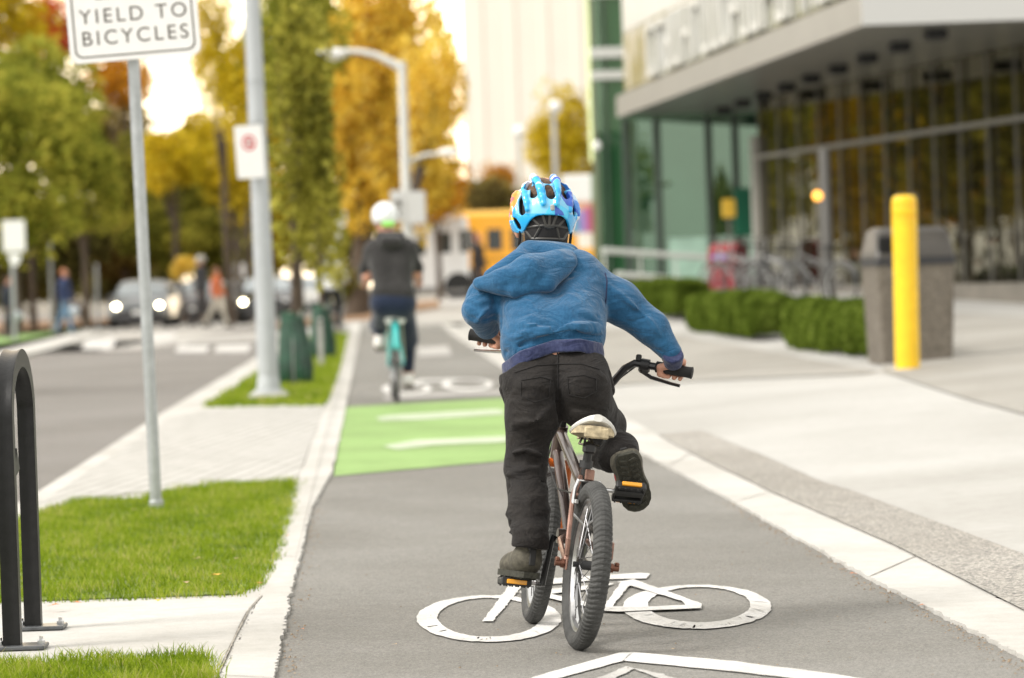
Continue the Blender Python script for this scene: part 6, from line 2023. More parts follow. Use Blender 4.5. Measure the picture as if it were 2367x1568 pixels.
# ================================================================== BUILDINGS
white_panel = None
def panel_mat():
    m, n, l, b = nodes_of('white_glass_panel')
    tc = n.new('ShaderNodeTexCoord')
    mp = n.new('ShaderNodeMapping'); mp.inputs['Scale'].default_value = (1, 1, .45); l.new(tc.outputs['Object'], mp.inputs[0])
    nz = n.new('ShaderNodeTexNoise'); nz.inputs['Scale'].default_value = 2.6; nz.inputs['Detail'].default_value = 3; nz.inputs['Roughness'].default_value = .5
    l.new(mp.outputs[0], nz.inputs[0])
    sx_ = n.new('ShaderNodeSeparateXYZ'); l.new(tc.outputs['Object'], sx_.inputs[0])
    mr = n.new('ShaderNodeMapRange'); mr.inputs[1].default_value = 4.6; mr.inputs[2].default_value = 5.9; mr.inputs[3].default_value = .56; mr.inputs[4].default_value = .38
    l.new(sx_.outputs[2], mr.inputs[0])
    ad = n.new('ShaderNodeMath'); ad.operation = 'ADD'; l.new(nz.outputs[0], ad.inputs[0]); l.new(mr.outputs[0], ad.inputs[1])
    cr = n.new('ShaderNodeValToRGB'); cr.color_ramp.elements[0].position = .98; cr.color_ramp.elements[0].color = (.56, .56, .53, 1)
    cr.color_ramp.elements[1].position = 1.12; cr.color_ramp.elements[1].color = (.26, .25, .15, 1)  # olive blotches painted in for mirrored foliage and shadows between the characters
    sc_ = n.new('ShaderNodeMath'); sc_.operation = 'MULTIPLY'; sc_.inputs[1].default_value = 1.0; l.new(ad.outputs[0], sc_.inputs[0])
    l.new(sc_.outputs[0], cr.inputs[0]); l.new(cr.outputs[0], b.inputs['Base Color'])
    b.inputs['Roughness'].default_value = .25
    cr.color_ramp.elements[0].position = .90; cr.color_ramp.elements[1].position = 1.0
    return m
whitep = mat('white_cladding', (.56, .56, .53), .35, var=.03, vscale=2)
fascia_m = mat('fascia_grey', (.27, .26, .235), .45, var=.05, vscale=2)
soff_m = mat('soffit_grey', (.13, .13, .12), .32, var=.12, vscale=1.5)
alu = mat('mullion_grey', (.15, .145, .13), .4, metal=.4, var=.05)
dark_fix = mat('dark_fixture', (.012, .012, .012), .6)
def glass_mat(name, tint_, base, refl, ior=1.7):
    m = bpy.data.materials.new(name); m.use_nodes = True; n = m.node_tree.nodes; l = m.node_tree.links; n.clear(); MATS[name] = m
    g = n.new('ShaderNodeBsdfGlossy'); g.inputs['Roughness'].default_value = .015; g.inputs['Color'].default_value = (*tint_, 1)
    d = n.new('ShaderNodeBsdfDiffuse'); d.inputs['Color'].default_value = (*base, 1)
    nz = n.new('ShaderNodeTexNoise'); nz.inputs['Scale'].default_value = .7; tc = n.new('ShaderNodeTexCoord'); l.new(tc.outputs['Object'], nz.inputs[0])
    bp = n.new('ShaderNodeBump'); bp.inputs['Strength'].default_value = .06; bp.inputs['Distance'].default_value = .05; l.new(nz.outputs[0], bp.inputs['Height']); l.new(bp.outputs[0], g.inputs['Normal'])
    fr_ = n.new('ShaderNodeFresnel'); fr_.inputs['IOR'].default_value = ior
    mr = n.new('ShaderNodeMapRange'); mr.inputs[3].default_value = refl; mr.inputs[4].default_value = 1.0; l.new(fr_.outputs[0], mr.inputs[0])
    mx = n.new('ShaderNodeMixShader'); l.new(mr.outputs[0], mx.inputs[0]); l.new(d.outputs[0], mx.inputs[1]); l.new(g.outputs[0], mx.inputs[2])
    o = n.new('ShaderNodeOutputMaterial'); l.new(mx.outputs[0], o.inputs[0])
    return m
glass_dark = glass_mat('dark_glass', (.56, .53, .42), (.014, .013, .009), .34)
glass_green = glass_mat('green_glass', (.31, .43, .33), (.02, .06, .035), .4)
bz = .0
bld = empty('glass_building', (7, 55, 0), 0, 'white and glass building with a jutting upper storey over a dark glass front', 'building')
BINV = Matrix.Translation((-7, -55, 0))
A0 = P(2010, 62, 44.0); B0 = P(1437, 270, 67.0)
zs = (A0.z + B0.z) / 2
A2 = Vector((P(2010, 62, 44).x, 44, zs)); B2_ = Vector((P(1437, 270, 67).x, 67, zs))
u = (B2_ - A2); u.z = 0; LnU = u.length; u.normalize()
rightdir = Vector((math.cos(R_(-1.0)), math.sin(R_(-1.0)), 0))
Cc = A2 + rightdir * 16
Dd = B2_ + rightdir * 18
fh = 66 * S(52) + 0  # fascia height
zf = zs + .42; ztop = 15
def quad_prism(mb, pts, z0, z1):
    mb.prism([(p.x, p.y) for p in pts], z0, z1)
mb = MB(); quad_prism(mb, [A2 + u * .05 + rightdir * .12, Cc, Dd, B2_ - u * .05 + rightdir * .12], zf, ztop); bodyb = mb.build('upper_storey', whitep, bld, BINV)
def wall_strip(p, q, z0, z1, t, name, m, out):
    mb = MB(); quad_prism(mb, [p, q, q + out * t, p + out * t], z0, z1); return mb.build(name, m, bld, BINV)
nl = Vector((-u.y, u.x, 0)); nl = nl if nl.x < 0 else -nl
# glass panels of the left face with joints
npan = 9
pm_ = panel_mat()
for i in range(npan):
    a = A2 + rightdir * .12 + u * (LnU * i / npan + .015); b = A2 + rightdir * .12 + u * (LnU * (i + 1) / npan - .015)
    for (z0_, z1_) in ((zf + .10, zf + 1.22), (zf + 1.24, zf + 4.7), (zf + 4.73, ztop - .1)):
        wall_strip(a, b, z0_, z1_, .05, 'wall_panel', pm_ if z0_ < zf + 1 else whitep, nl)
# row of large raised white characters along the ledge, too blurred to read: built as plain strokes
rg = random.Random(5)
tt = LnU * .17; nch = 0
while tt < LnU * .94:
    wch = rg.uniform(.55, 1.0); mb = MB()
    base_ = A2 + rightdir * .12 + nl * .052
    ang_ = math.atan2(u.y, u.x)
    strokes = [(0.06, 0, 1.0)] + ([(wch - .06, 0, 1.0)] if rg.random() < .55 else [])
    for (s0, z0_, z1_) in strokes:
        c_ = base_ + u * (LnU - tt - s0) + nl * .06 + Vector((0, 0, zf + .12 + (z0_ + z1_) / 2 * .98 - base_.z))
        mb.box(c_, (.13, .14, .98), Matrix.Rotation(ang_, 3, 'Z'))
    for zz_ in rg.sample([.07, .5, .92], rg.choice([1, 2, 2])):
        c_ = base_ + u * (LnU - tt - wch / 2) + nl * .058 + Vector((0, 0, zf + .12 + zz_ - base_.z))
        mb.box(c_, (wch - .15, .13, .13), Matrix.Rotation(ang_, 3, 'Z'))
    mb.build('raised_character', whitep, bld, BINV)
    tt += wch + .26
wall_strip(A2, B2_, zs, zf, .1, 'fascia', fascia_m, nl)
wall_strip(A2 + rightdir * .12, B2_ + rightdir * .12, zf + .001, zf + .09, .065, 'ledge_gap', mat('ledge_olive', (.13, .12, .07), .7), nl)
wall_strip(A2 + nl * .1, Cc, zs + .0, zf + 3, .06, 'front_face', mat('front_face_white', (.46, .46, .445), .4), Vector((0, -1, 0)))
# soffit: sheet with a slight gap under the slab
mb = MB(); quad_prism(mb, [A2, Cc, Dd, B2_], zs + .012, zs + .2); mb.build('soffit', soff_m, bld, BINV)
# dark square fittings under the soffit
for r_i, off in enumerate((1.2, 3.2)):
    for i in range(9):
        c_ = A2 + u * (1.5 + i * 2.4) + rightdir * (off + r_i * .2 + .05 * i)
        MB().box(c_ + Vector((0, 0, -.05)), (.28, .5, .14), bev=.02).build('ceiling_fitting', dark_fix, bld, BINV)
# near curtain wall
W0 = Vector((P(2367, 700, 49).x, 49, 0)); wdir = Vector((-math.sin(R_(12.5)), math.cos(R_(12.5)), 0))
Wn = Vector((-wdir.y, wdir.x, 0)); Wn = Wn if Wn.x < 0 else -Wn
Wst = W0 - wdir * 5; Wlen = 5 + 13.1
zpl = .74
mb = MB(); quad_prism(mb, [Wst, Wst + wdir * Wlen, Wst + wdir * Wlen - Wn * .2, Wst - Wn * .2], zpl, zs); mb.build('glass_wall', glass_dark, bld, BINV)
i = 0; t = .25
while t < Wlen:
    c_ = Wst + wdir * t + Wn * .06
    MB().box(c_ + Vector((0, 0, (zpl + zs) / 2)), (.035, .05, zs - zpl - .01), Matrix.Rotation(math.atan2(wdir.y, wdir.x) , 3, 'Z'), bev=.006).build('mullion', alu, bld, BINV)
    t += 1.17
mb = MB(); quad_prism(mb, [Wst + Wn * .13, Wst + wdir * Wlen + Wn * .13, Wst + wdir * Wlen + Wn * .002, Wst + Wn * .002], 3.07, 3.14); mb.build('transom', mat('transom_grey', (.2, .19, .165), .5), bld, BINV)
mb = MB(); quad_prism(mb, [Wst + Wn * .5, Wst + wdir * Wlen + Wn * .5, Wst + wdir * Wlen - Wn * .2, Wst - Wn * .2], .0, zpl - .004); mb.build('plinth', mat('plinth_stone', (.16, .145, .12), .8, var=.15, vscale=3), bld, BINV)
# end post
e_ = Wst + wdir * Wlen
MB().box(Vector((e_.x, e_.y, 1.9)), (.28, .28, 3.2), bev=.02).build('corner_post', mat('post_pale', (.34, .33, .29), .5), bld, BINV)
# far glass wall facing us
g0 = B2_ + u * .3 + rightdir * .1; 
g1 = Vector((e_.x + .5, g0.y - .55, 0)); gdir_ = (g1 - g0); gdir_.z = 0; gl_ = gdir_.length; gdir_.normalize(); gn = Vector((gdir_.y, -gdir_.x, 0))
mb = MB(); quad_prism(mb, [g0, g1, g1 - gn * .2, g0 - gn * .2], .9, zs); mb.build('green_glass_wall', glass_green, bld, BINV)
for px_ in (1443, 1523, 1640, 1700):
    t_ = (P(px_, 600, g0.y + .5).x - g0.x) / gdir_.x
    if t_ < 0: t_ = 0
    MB().box(g0 + gdir_ * t_ + gn * .06 + Vector((0, 0, (.9 + zs) / 2 - g0.z)), (.12, .1, zs - .92), bev=.01).build('mullion', mat('mullion_green_dark', (.05, .07, .055), .4), bld, BINV)
mb = MB(); quad_prism(mb, [g0 + gn * .35, g1 + gn * .35, g1 - gn * .2, g0 - gn * .2], .0, .9); mb.build('plinth', mat('plinth_green', (.16, .22, .17), .6), bld, BINV)
# frosted lower band of the far glass
mb = MB(); quad_prism(mb, [g0 + gdir_ * .8 + gn * .02, g0 + gdir_ * 2.7 + gn * .02, g0 + gdir_ * 2.7, g0 + gdir_ * .8], .95, 1.75); mb.build('frosted_band', mat('frosted_green', (.30, .45, .36), .4, var=.25, vscale=1.5), bld, BINV)
MB().box(P(1722, 490, g0.y - .8) + Vector((0, 0, 0)), (50 * S(67), .08, 110 * S(67)), bev=.02).build('green_panel', mat('green_panel', (.0, .11, .055), .4), bld, BINV)
# green glass tower part behind the corner
tx0, tx1 = P(1372, 300, 75).x, P(1460, 300, 75).x + 4
MB().box(((tx0 + tx1) / 2, 77, 7.5), (tx1 - tx0, 4, 15)).build('glass_tower', glass_mat('tower_glass', (.38, .5, .36), (.035, .11, .05), .3), bld, BINV)
for py_, hh in ((122, 24), (174, 20), (-20, 26)):
    q_ = P(1400, py_, 74.9)
    MB().box(((tx0 + tx1) / 2, 74.96, q_.z), (tx1 - tx0 + .06, .12, hh * S(75)), bev=.01).build('white_band', whitep, bld, BINV)
MB().box((tx0 + .02, 74.97, 7.2), (.1, .1, 14), bev=.01).build('tower_frame', mat('tower_frame', (.13, .15, .09), .5), bld, BINV)
MB().box((tx0 + .28, 74.95, 7.2), (.05, .08, 14), bev=.01).build('tower_frame', mat('mullion_green_dark', (.05, .07, .055), .4), bld, BINV)
MB().ell(P(1380, 337, 74.7), (.09, .05, .11)).build('wall_lamp', mat('globe_white', (.82, .82, .8), .3), bld, BINV)

# handrails by the far glass
def rail(px0, px1, y0, y1, d, label, z_off=0):
    a = P(px0, y0, d); b = P(px1, y1, d + .6)
    zb_ = gz(a.x, d)
    r = empty('handrail', (a.x, d, zb_), 0, label, 'handrail', 'white handrails at the glass front')
    I = Matrix.Translation((-a.x, -d, -zb_))
    MB().tube([a, b], .055, 8).build('rail', mat('rail_white', (.62, .64, .6), .4), r, I)
    for t in (.02, .35, .68, .98):
        q_ = a.lerp(b, t); zz = gz(q_.x, q_.y)
        MB().tube([Vector((q_.x, q_.y, zz)), q_], .022, 8).build('baluster', MATS['rail_white'], r, I)
rail(1392, 1640, 579, 596, 64.0, 'upper white handrail in front of the green glass, left of the mailbox')
rail(1425, 1640, 634, 652, 62.6, 'lower white handrail in front of the green glass, left of the mailbox')

# cream tower far behind
twr = empty('tower_block', (0, 330, 0), 0, 'cream coloured high-rise hazy in the far background', 'building')
x0, x1 = P(1072, 200, 320).x, P(1376, 200, 320).x
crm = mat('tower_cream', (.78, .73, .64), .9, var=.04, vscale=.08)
TI = Matrix.Translation((0, -330, 0))
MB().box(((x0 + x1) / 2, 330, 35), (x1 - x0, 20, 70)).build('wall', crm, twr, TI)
for i in range(4):
    xx = x0 + (x1 - x0) * (i + .5) / 4
    MB().box((xx, 319.97, 35), (.9, .12, 69), bev=.05).build('pilaster', mat('tower_cream_dark', (.775, .725, .635), .9), twr, TI)

# ================================================================== VEHICLES
glass_v = mat('vehicle_glass', (.03, .035, .035), .12, spec=.8)
lampw = mat('headlight_lit', (1.0, .88, .6), .3, emit=14.0)
lampo = mat('signal_lit', (1.0, .30, .05), .3, emit=5.0)
def car(px, d, col, label, hgt=1.48, w_=1.8, lit=(1, 1), rz=0.0, lm=lampw, zg=None):
    x = P(px, 700, d).x; z = (gz(x, d) - .08) if zg is None else zg
    r = empty('parked_car' if lit == (0, 0) else 'car', (x, d, z), rz, label, 'car', 'cars on the street')
    # side profile (y forward=towards camera = -y)
    prof = [(-2.1, .32), (-2.18, .55), (-2.1, .78), (-1.9, .86), (-1.1, 1.0), (-.35, hgt * .97), (.2, hgt), (1.2, hgt * .96), (1.95, 1.05), (2.2, .95), (2.2, .35)]
    hw = w_ / 2
    vs = []; fs = []
    n = len(prof)
    secs = [(-1.0, .0), (-.97, .35), (0, 1), (.97, .35), (1.0, 0)]
    def wid(z_): return hw * (1.0 if z_ < .95 else 1 - .22 * (z_ - .95) / (hgt - .95))
    cols = [-1, -.94, -.6, 0, .6, .94, 1]
    for (yy, zz) in prof:
        for c in cols:
            dz = -.05 * abs(c) ** 4 if zz > .5 else 0
            vs.append(Vector((c * wid(zz), yy + .16 * (abs(c) ** 3) * (1 if yy < -1.5 else (-1 if yy > 1.9 else 0)), zz + dz)))
    m = len(cols)
    for i in range(n - 1):
        for j in range(m - 1): fs.append((i * m + j, i * m + j + 1, (i + 1) * m + j + 1, (i + 1) * m + j))
    fs.append(tuple(i * m for i in range(n))); fs.append(tuple(i * m + m - 1 for i in range(n))[::-1]); fs.append(tuple(range(m))[::-1] + tuple()); 
    fs.append(tuple((n - 1) * m + j for j in range(m))[::-1] + tuple(range(m)))
    mb = MB(); mb.add(vs, fs[:-2] + [tuple(j for j in range(m)) + tuple((n - 1) * m + j for j in range(m))[::-1]])
    bd = mb.build('body', col, r)
    # windscreen sits just proud of the sloping front
    a0, a1 = Vector((0, -1.06, 1.03)), Vector((0, -.38, hgt * .955))
    mb = MB(); mb.add([(-hw * .86, a0.y - .03, a0.z), (hw * .86, a0.y - .03, a0.z), (hw * .70, a1.y - .03, a1.z), (-hw * .70, a1.y - .03, a1.z), (-hw * .86, a0.y, a0.z - .02), (hw * .86, a0.y, a0.z - .02), (hw * .70, a1.y, a1.z - .02), (-hw * .70, a1.y, a1.z - .02)], [(0, 1, 2, 3), (4, 7, 6, 5), (0, 4, 5, 1), (1, 5, 6, 2), (2, 6, 7, 3), (3, 7, 4, 0)])
    mb.build('windscreen', mat('windscreen_glass', (.30, .33, .34), .1, spec=.9), r)
    for s in (-1, 1):
        MB().box((s * wid(1.15) * 1.005, .25, 1.14), (.02, 1.9, .26), Matrix.Rotation(-s * R_(20), 3, 'Y'), bev=.006).build('side_window', glass_v, r)
        hl_ = MB().ell((s * hw * .74, -2.09, .70), (.09, .05, .07)).build('headlight', (lm if (lit[0] if s < 0 else lit[1]) else chrome), r)
        MB().box((s * hw * 1.06, -.85, 1.0), (.16, .1, .12), bev=.03).build('wing_mirror', col, r)
        for yy in (-1.35, 1.35):
            wM = Matrix.Translation((s * (hw - .09), yy, .31)) @ Matrix.Rotation(math.pi / 2, 4, 'Y')
            w__ = MB().lathe([(.19, -.11), (.29, -.115), (.315, -.08), (.315, .08), (.29, .115), (.19, .11)], wM, 20).build('wheel', rubber_side, r)
            MB().lathe([(0, -.1), (.19, -.1), (.2, -.02), (.2, .02), (.19, .1), (0, .1)], wM, 16).build('rim', chrome, w__)
    MB().box((0, -2.17, .47), (hw * 1.5, .06, .2), bev=.02).build('grille', black_plastic, r)
    MB().box((0, -2.22, .34), (hw * 1.3, .05, .16), bev=.01).build('bumper', mat('bumper_grey', (.08, .08, .085), .5), r)
    MB().box((0, -2.225, .50), (.32, .02, .12), bev=.004).build('number_plate', white_sheet, r)
    return r
car(335, 106, mat('car_grey_paint', (.16, .17, .18), .3, metal=.4, coat=.5), 'grey car nearest the crosswalk with both headlights lit', hgt=1.5)
car(462, 117, mat('car_dark_paint', (.10, .09, .09), .3, coat=.5), 'dark car with orange signal light behind the first car', hgt=1.45, lit=(1, 0), lm=lampo)
car(622, 108, mat('car_black_paint', (.03, .032, .035), .25, coat=.6), 'black car beside the lamp pole with warm headlight lit', hgt=1.5, lit=(1, 0))
car(548, 132, mat('car_silver_paint', (.45, .46, .46), .3, metal=.5, coat=.4), 'silver car farther back between the lit cars', hgt=1.5, lit=(0, 0))
car(712, 122, mat('car_white_paint', (.70, .70, .68), .35, coat=.4), 'white car seen between the young tree trunks', hgt=1.5, lit=(0, 0))
car(402, 140, mat('car_blue_paint', (.30, .32, .34), .35, coat=.4), 'pale car at the back of the queue', hgt=1.5, lit=(0, 0))
# minibus and yellow bus on the cross street
def bus(x0, x1, ytop, ybot, d, depth, col, label, name, win, wheels, roofcol=None, face=0.0, nose=0.0, nose_side=1, stripe=None):
    pa = P(x0, ybot, d); pb = P(x1, ybot, d); zt = P((x0 + x1) / 2, ytop, d).z
    cx = (pa.x + pb.x) / 2; zg = gz(cx, d)
    r = empty(name, (cx, d + depth / 2, zg), face, label, 'bus')
    Lb = pb.x - pa.x; zt -= zg
    hb = MB().box((0, 0, zt * .5 + .16), (Lb, depth, zt - .32), bev=.14).build('body', col, r)
    if roofcol: MB().box((0, 0, zt - .10), (Lb * .985, depth * .97, .30), bev=.13).build('roof', roofcol, r)
    for (a, b, t_, u_) in win:
        wa = P(a, t_, d).x - cx; wb_ = P(b, t_, d).x - cx; z1 = P(a, t_, d).z - zg; z0 = P(a, u_, d).z - zg
        MB().box(((wa + wb_) / 2, -depth / 2 - .004, (z0 + z1) / 2), (wb_ - wa, .03, z1 - z0), bev=.012).build('window', glass_v, r)
    for (pxw, rw_) in wheels:
        xx = P(pxw, 660, d).x - cx
        for yy in (-depth / 2 + .12, depth / 2 - .12):
            wM = Matrix.Translation((xx, yy, rw_)) @ Matrix.Rotation(math.pi / 2, 4, 'X')
            w__ = MB().lathe([(rw_ * .6, -.13), (rw_ * .94, -.14), (rw_, -.1), (rw_, .1), (rw_ * .94, .14), (rw_ * .6, .13)], wM, 24).build('wheel', rubber_side, r)
            MB().lathe([(0, -.13), (rw_ * .6, -.13), (rw_ * .62, 0), (rw_ * .6, .13), (0, .13)], wM, 20).build('rim', chrome, w__)
        MB().lathe([(0, -.01), (rw_ * 1.22, -.01), (rw_ * 1.22, .01), (0, .01)], Matrix.Translation((xx, -depth / 2 - .001, rw_)) @ Matrix.Rotation(math.pi / 2, 4, 'X'), 24).build('wheel_arch', rubber_side, r)
    if nose:
        s = nose_side
        MB().box((s * (Lb / 2 + nose / 2 - .1), 0, .16 + zt * .27), (nose + .2, depth * .88, zt * .40), bev=.12).build('bonnet', col, r)
        MB().ell((s * (Lb / 2 + nose * .9), -depth * .36, .75), (.08, .12, .12)).build('headlight', mat('lamp_white', (.75, .75, .72), .3), r)
    if stripe: MB().box((0, -depth / 2 - .003, zt * .42), (Lb * .96, .012, .06)).build('stripe', stripe, r)
    MB().box((0, -depth / 2 + .02, .27), (Lb * .96, .1, .14), bev=.02).build('skirt', mat('bus_skirt', (.22, .21, .2), .6), r)
    return r
wbus = mat('bus_white', (.80, .80, .79), .3, coat=.4)
ybus = mat('bus_yellow', (.78, .36, .02), .35, coat=.4)
bus(905, 1086, 502, 678, 119, 2.2, wbus, 'white minibus crossing ahead of the adult cyclist', 'minibus',
    [(962, 983, 548, 590), (1004, 1042, 538, 586), (915, 948, 548, 590), (1062, 1080, 532, 584)], [(1060, .42), (935, .42)], roofcol=mat('bus_roof_white', (.78, .77, .74), .4))
bus(1064, 1340, 488, 676, 126, 2.4, ybus, 'yellow bus behind the white minibus and the child helmet', 'school_bus',
    [(1064, 1098, 532, 580), (1125, 1160, 530, 580), (1180, 1216, 530, 580), (1236, 1272, 530, 580)], [(1095, .45), (1290, .45)], roofcol=mat('bus_roof_amber', (.80, .47, .1), .45), nose=1.1, stripe=black_plastic)
# colourful poster board with white head right of the child
db_ = 92.0
pc = P(1342, 500, db_); zg = gz(pc.x, db_)
pb_ = empty('poster_board', (pc.x, db_, zg), 0, 'white board with orange and violet poster standing left of the green glass tower', 'billboard')
PI_ = Matrix.Translation((-pc.x, -db_, -zg))
MB().box(P(1342, 436, db_), (88 * S(db_), .2, 64 * S(db_)), bev=.04).build('white_head', white_sheet, pb_, PI_)
MB().box(P(1342, 495, db_), (84 * S(db_), .14, 84 * S(db_)), bev=.02).build('poster', mat('poster_orange', (.62, .25, .12), .5, col2=(.75, .5, .4), vscale=2.5), pb_, PI_)
MB().box(P(1345, 512, db_ - .09), (20 * S(db_), .02, 50 * S(db_)), bev=.005).build('poster_stripe', mat('poster_violet', (.32, .25, .55), .5), pb_, PI_)
MB().box(P(1330, 522, db_ - .09), (18 * S(db_), .02, 36 * S(db_)), bev=.005).build('poster_stripe', mat('poster_cyan', (.15, .42, .6), .5), pb_, PI_)
MB().box(P(1362, 508, db_ - .09), (16 * S(db_), .02, 60 * S(db_)), bev=.005).build('poster_stripe', mat('poster_magenta', (.45, .08, .2), .5), pb_, PI_)
for s in (-1, 1): MB().box(P(1342 + s * 34, 575, db_), (.1, .1, 150 * S(db_)), bev=.01).build('leg', galv, pb_, PI_)
post_sign(1386, 640, 500, 78, .03, 'round white disc sign on a post between child and handrail', [(1384, 500, 26, 34, 'rect')])

# ================================================================== FURTHER PEOPLE
def walker(px, pyb, pyt, d, label, top_c, leg_c, hair_c=(.05, .03, .02), stride=.25, facing=1, bag=None, helmet=None, zg=None, arms=.1, shorts=False):
    x = P(px, pyb, d).x; z = gz(x, d) - .06 if zg is None else zg
    H = P(px, pyt, d).z - z; u_ = H / 1.7
    o_ = Vector((x, d, z))
    r = empty('person', tuple(o_), 0, label, 'person')
    def q(a, b, c): return (a * u_, b * u_, c * u_)
    st_ = stride; f = facing
    hd_ = [('e', q(.02 * f, 0, 1.58), (.08 * u_, .095 * u_, .115 * u_), None), ('c', q(.1 * f, 0, 1.57), q(.105 * f, 0, 1.55), .012, .015, .01), ('c', q(0, 0, 1.42), q(.01 * f, 0, 1.52), .055, .05)]
    bodyp = hd_ + [('c', q(0, 0, 1.35), q(0, 0, 1.0), .11 * u_, .11 * u_)]
    armsp = [('c', q(0, -.19, 1.36), q(-arms * f, -.24, 1.1), .045, .038), ('c', q(-arms * f, -.24, 1.1), q(.02 * f, -.24, .86), .036, .026), ('c', q(.02 * f, -.24, .86), q(.04 * f, -.24, .78), .032, .018),
             ('c', q(0, .19, 1.36), q(arms * f, .24, 1.1), .045, .038), ('c', q(arms * f, .24, 1.1), q(.2 * f, .24, .92), .036, .026), ('c', q(.2 * f, .24, .92), q(.24 * f, .24, .86), .032, .018)]
    legsp = []
    for s, sx_ in ((-1, st_), (1, -st_)):
        legsp += [('c', q(0, s * .09, .9), q(sx_ * .55, s * .1, .5), .085 * u_, .058 * u_), ('c', q(sx_ * .55, s * .1, .5), q(sx_ * (1.0 if sx_ > 0 else 1.35), s * .1, .09 if sx_ > 0 else .13), .055 * u_, .04 * u_)]
        fx = sx_ * (1.0 if sx_ > 0 else 1.35)
    feet = []
    for s, sx_ in ((-1, st_), (1, -st_)):
        fx = sx_ * (1.0 if sx_ > 0 else 1.35); fz = .045 if sx_ > 0 else .08
        feet.append(('c', q(fx - .05 * f, s * .1, fz), q(fx + .14 * f, s * .1, fz - .01), .042, .036))
    sdf('body', bodyp + armsp + legsp + feet, .02, skin, r, None, k=.04)
    sdf('top', [(p[0], p[1], p[2], p[3] + .02, p[4] + .02) if p[0] == 'c' else p for p in ([('c', q(0, -.08, 1.33), q(0, -.06, .95), .13 * u_, .13 * u_), ('c', q(0, .08, 1.33), q(0, .06, .95), .13 * u_, .13 * u_), ('c', q(0, -.17, 1.38), q(0, .17, 1.38), .06, .06)] + [armsp[0], armsp[1], armsp[3], armsp[4]])], .02, mat('cloth_%d_%d_%d' % tuple(int(c * 99) for c in top_c), top_c, .9, var=.15, vscale=8), r, None, k=.05)
    lg = [('c', p[1], p[2], p[3] + .018, p[4] + .018) for p in (legsp if not shorts else [legsp[0], legsp[2]])]
    sdf('trousers', lg + [('c', q(0, -.06, .93), q(0, .06, .93), .13 * u_, .13 * u_)], .02, mat('cloth_%d_%d_%d' % tuple(int(c * 99) for c in leg_c), leg_c, .9, var=.15, vscale=8), r, None, k=.05)
    for p in feet: sdf('shoe', [(p[0], p[1], p[2], p[3] + .012, p[4] + .012)], .02, mat('shoe_plain', (.12, .11, .1), .7), r)
    if helmet: sdf('helmet', [('e', q(0, 0, 1.63), (.13 * u_, .13 * u_, .11 * u_), None)], .02, mat('helmet_plain', helmet, .4), r, None, clip=lambda X: 1.58 * u_ - X[..., 2])
    else: sdf('hair', [('e', q(-.015 * f, 0, 1.61), (.095 * u_, .1 * u_, .105 * u_), None)], .02, mat('hair_%d' % int(hair_c[0] * 99), hair_c, .8), r, None, clip=lambda X: np.maximum(1.56 * u_ - X[..., 2] - .0, (X[..., 0] * f - .075)))
    if bag: sdf('bag', [('c', q(.26 * f, -.2, .62), q(.26 * f, .0, .62), .13, .12)], .02, mat('bag_pale', bag, .7), r)
    return r
walker(152, 752, 622, 92, 'person walking on the far kerb in navy jacket and light blue jeans', (.03, .045, .11), (.12, .20, .30), hair_c=(.4, .16, .08), stride=.18, bag=(.45, .5, .55))
walker(503, 742, 618, 98, 'person in orange shirt and white trousers crossing the road before the cars', (.75, .22, .10), (.62, .58, .5), stride=.28, hair_c=(.3, .15, .08))
walker(468, 744, 594, 100, 'dark clothed person with pale cap crossing just left of the orange shirt', (.05, .05, .055), (.06, .055, .055), helmet=(.5, .48, .42), stride=.15, facing=-1)
walker(20, 750, 640, 88, 'dark clothed person at the left picture edge behind the sign post', (.03, .035, .05), (.03, .03, .035), bag=(.35, .35, .33), stride=.1)
walker(1108, 668, 540, 100, 'reddish haired person in dark clothes in front of the buses, beside the child shoulder', (.035, .03, .03), (.05, .04, .04), hair_c=(.35, .14, .08), stride=.12)
# cyclist in a pale jacket beyond the young trees
dq = 66.0
q0 = P(766, 742, dq); q0.z = gz(q0.x, dq)
bM2 = Matrix.Translation(q0) @ Matrix.Rotation(math.atan2(1, -.05), 4, 'Z')
b3 = empty('bicycle', M=bM2, label='dark bicycle of the far cyclist in the pale jacket', cat='bicycle')
simple_bike(b3, mat('bike_dark_paint', (.03, .03, .03), .3), fender=False, seg=48)
fo = Vector((q0.x, dq + .44, q0.z))
fc = empty('person', tuple(fo), 0, 'far cyclist in pale grey jacket and white helmet beyond the watering bags', 'person')
FI = Matrix.Translation(-fo)
sdf('body', [('e', (0, .2, 1.58), (.08, .1, .12), None), ('c', (0, .17, 1.48), (0, .1, 1.38), .05, .06), ('c', (0, .1, 1.35), (0, -.1, 1.0), .11, .11), ('c', (-.1, -.1, .98), (-.12, .25, .78), .08, .06), ('c', (-.12, .25, .78), (-.12, .0, .5), .05, .04), ('c', (-.12, 0, .5), (-.12, .12, .47), .035, .03),
             ('c', (.1, -.1, .98), (.12, .2, .6), .08, .06), ('c', (.12, .2, .6), (.12, .0, .2), .05, .04), ('c', (.12, 0, .2), (.12, .12, .16), .035, .03), ('c', (-.18, .12, 1.36), (-.27, .22, 1.15), .045, .04), ('c', (-.27, .22, 1.15), (-.3, .34, 1.05), .036, .03), ('c', (.18, .12, 1.36), (.27, .22, 1.15), .045, .04), ('c', (.27, .22, 1.15), (.3, .34, 1.05), .036, .03)], .018, skin, fc, None, k=.04)
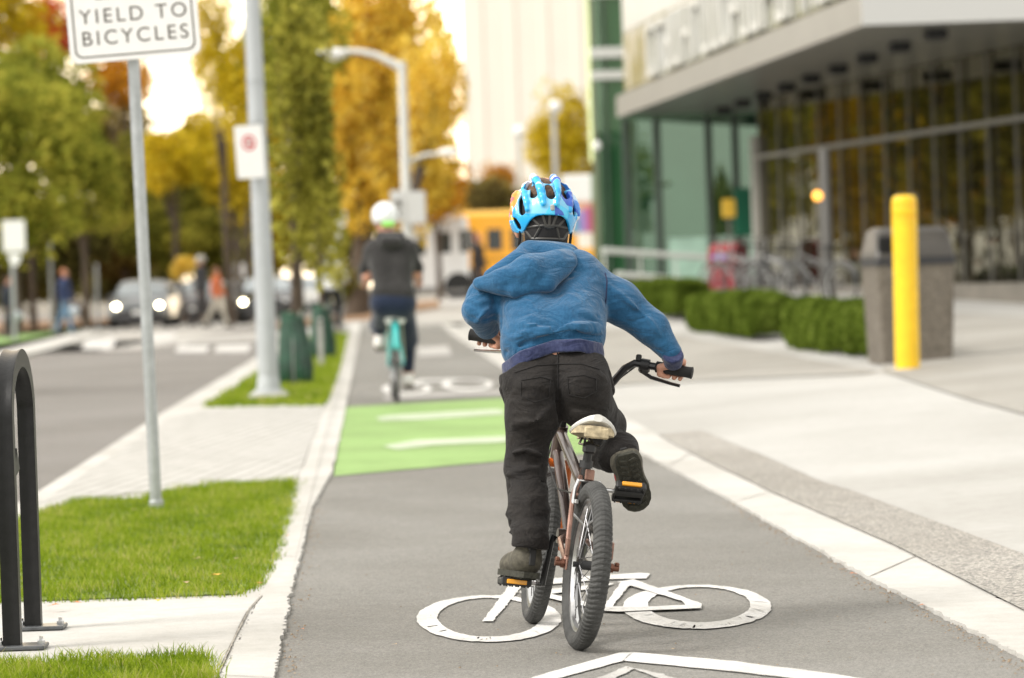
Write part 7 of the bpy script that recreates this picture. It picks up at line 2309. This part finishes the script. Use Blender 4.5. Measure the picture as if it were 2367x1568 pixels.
sdf('jacket', [('c', (-.08, .1, 1.34), (-.06, -.1, 1.0), .13, .14), ('c', (.08, .1, 1.34), (.06, -.1, 1.0), .13, .14), ('c', (-.17, .12, 1.38), (.17, .12, 1.38), .065, .065), ('c', (-.19, .12, 1.36), (-.28, .22, 1.13), .065, .055), ('c', (.19, .12, 1.36), (.28, .22, 1.13), .065, .055)], .018, mat('cloth_pale_grey', (.62, .62, .6), .8, var=.1, vscale=6), fc, None, k=.05)
sdf('trousers', [('c', (-.08, -.1, .95), (.08, -.1, .95), .13, .13), ('c', (-.1, -.1, .98), (-.12, .25, .78), .1, .08), ('c', (-.12, .25, .78), (-.12, .0, .52), .07, .055), ('c', (.1, -.1, .98), (.12, .2, .6), .1, .08), ('c', (.12, .2, .6), (.12, .0, .22), .07, .055)], .018, mat('cloth_black', (.02, .02, .022), .8), fc, None, k=.05)
sdf('helmet', [('e', (0, .2, 1.63), (.12, .14, .12), None)], .018, MATS['helmet_white'], fc, None, clip=lambda X: 1.58 - X[..., 2])
# parked bicycles behind the hedges
pbm = [mat('bike_white_paint', (.3, .3, .29), .35), mat('bike_grey_paint', (.14, .14, .135), .35), mat('bike_black2', (.04, .04, .04), .35)]
spots = [(1752, 56.0, 62, 0, 'white parked bicycle nearest the red mailbox behind the hedge'), (1790, 54.8, 70, 1, 'grey parked bicycle next to the white one behind the hedge'), (1832, 53.4, 58, 0, 'white parked bicycle in the middle of the bicycle row'), (1872, 52.2, 66, 2, 'black parked bicycle beside the dark post behind the hedge'), (1945, 50.0, 60, 1, 'grey parked bicycle nearest the concrete bin')]
for (px_, d, ang, ci, lab) in spots:
    c_ = P(px_, 660, d); c_.z = gz(c_.x, d)
    Mq = Matrix.Translation(c_) @ Matrix.Rotation(R_(ang + 70), 4, 'Z')
    pbk = empty('bicycle', M=Mq, label=lab, cat='bicycle', group='bicycles parked behind the hedges')
    simple_bike(pbk, pbm[ci], fender=ci == 1, seg=40)
post_sign(1918, 690, 345, 50.5, .09, 'dark steel column between the parked bicycles and the glass front', pm=mat('column_dark', (.14, .135, .125), .5, metal=.2), cat='column', name='column')
# amber wall lamp and yellow ornament by the glass
ol = P(1890, 453, 48.5)
wl = empty('amber_lamp', (ol.x, ol.y, gz(ol.x, ol.y)), 0, 'small round amber lamp on a thin post before the glass front', 'lamp')
zl = ol.z - gz(ol.x, ol.y)
MB().ell((0, 0, zl), (.07, .07, .07)).build('lamp_globe', mat('amber_lit', (1.0, .42, .06), .3, emit=1.6), wl)
MB().tube([(0, 0, 0), (0, 0, zl - .06)], .012, 8).build('pole', alu, wl)
yl = P(1685, 482, 64.5)
ys = empty('yellow_sign', (yl.x, yl.y, gz(yl.x, yl.y)), 0, 'small yellow sign on a post above the red mailbox', 'sign')
zl = yl.z - gz(yl.x, yl.y)
MB().box((0, 0, zl), (.26, .05, .36), bev=.03).build('sign_panel', mat('sign_yellow', (.72, .45, .04), .5), ys)
MB().tube([(0, .04, 0), (0, .04, zl)], .025, 8).build('pole', alu, ys)
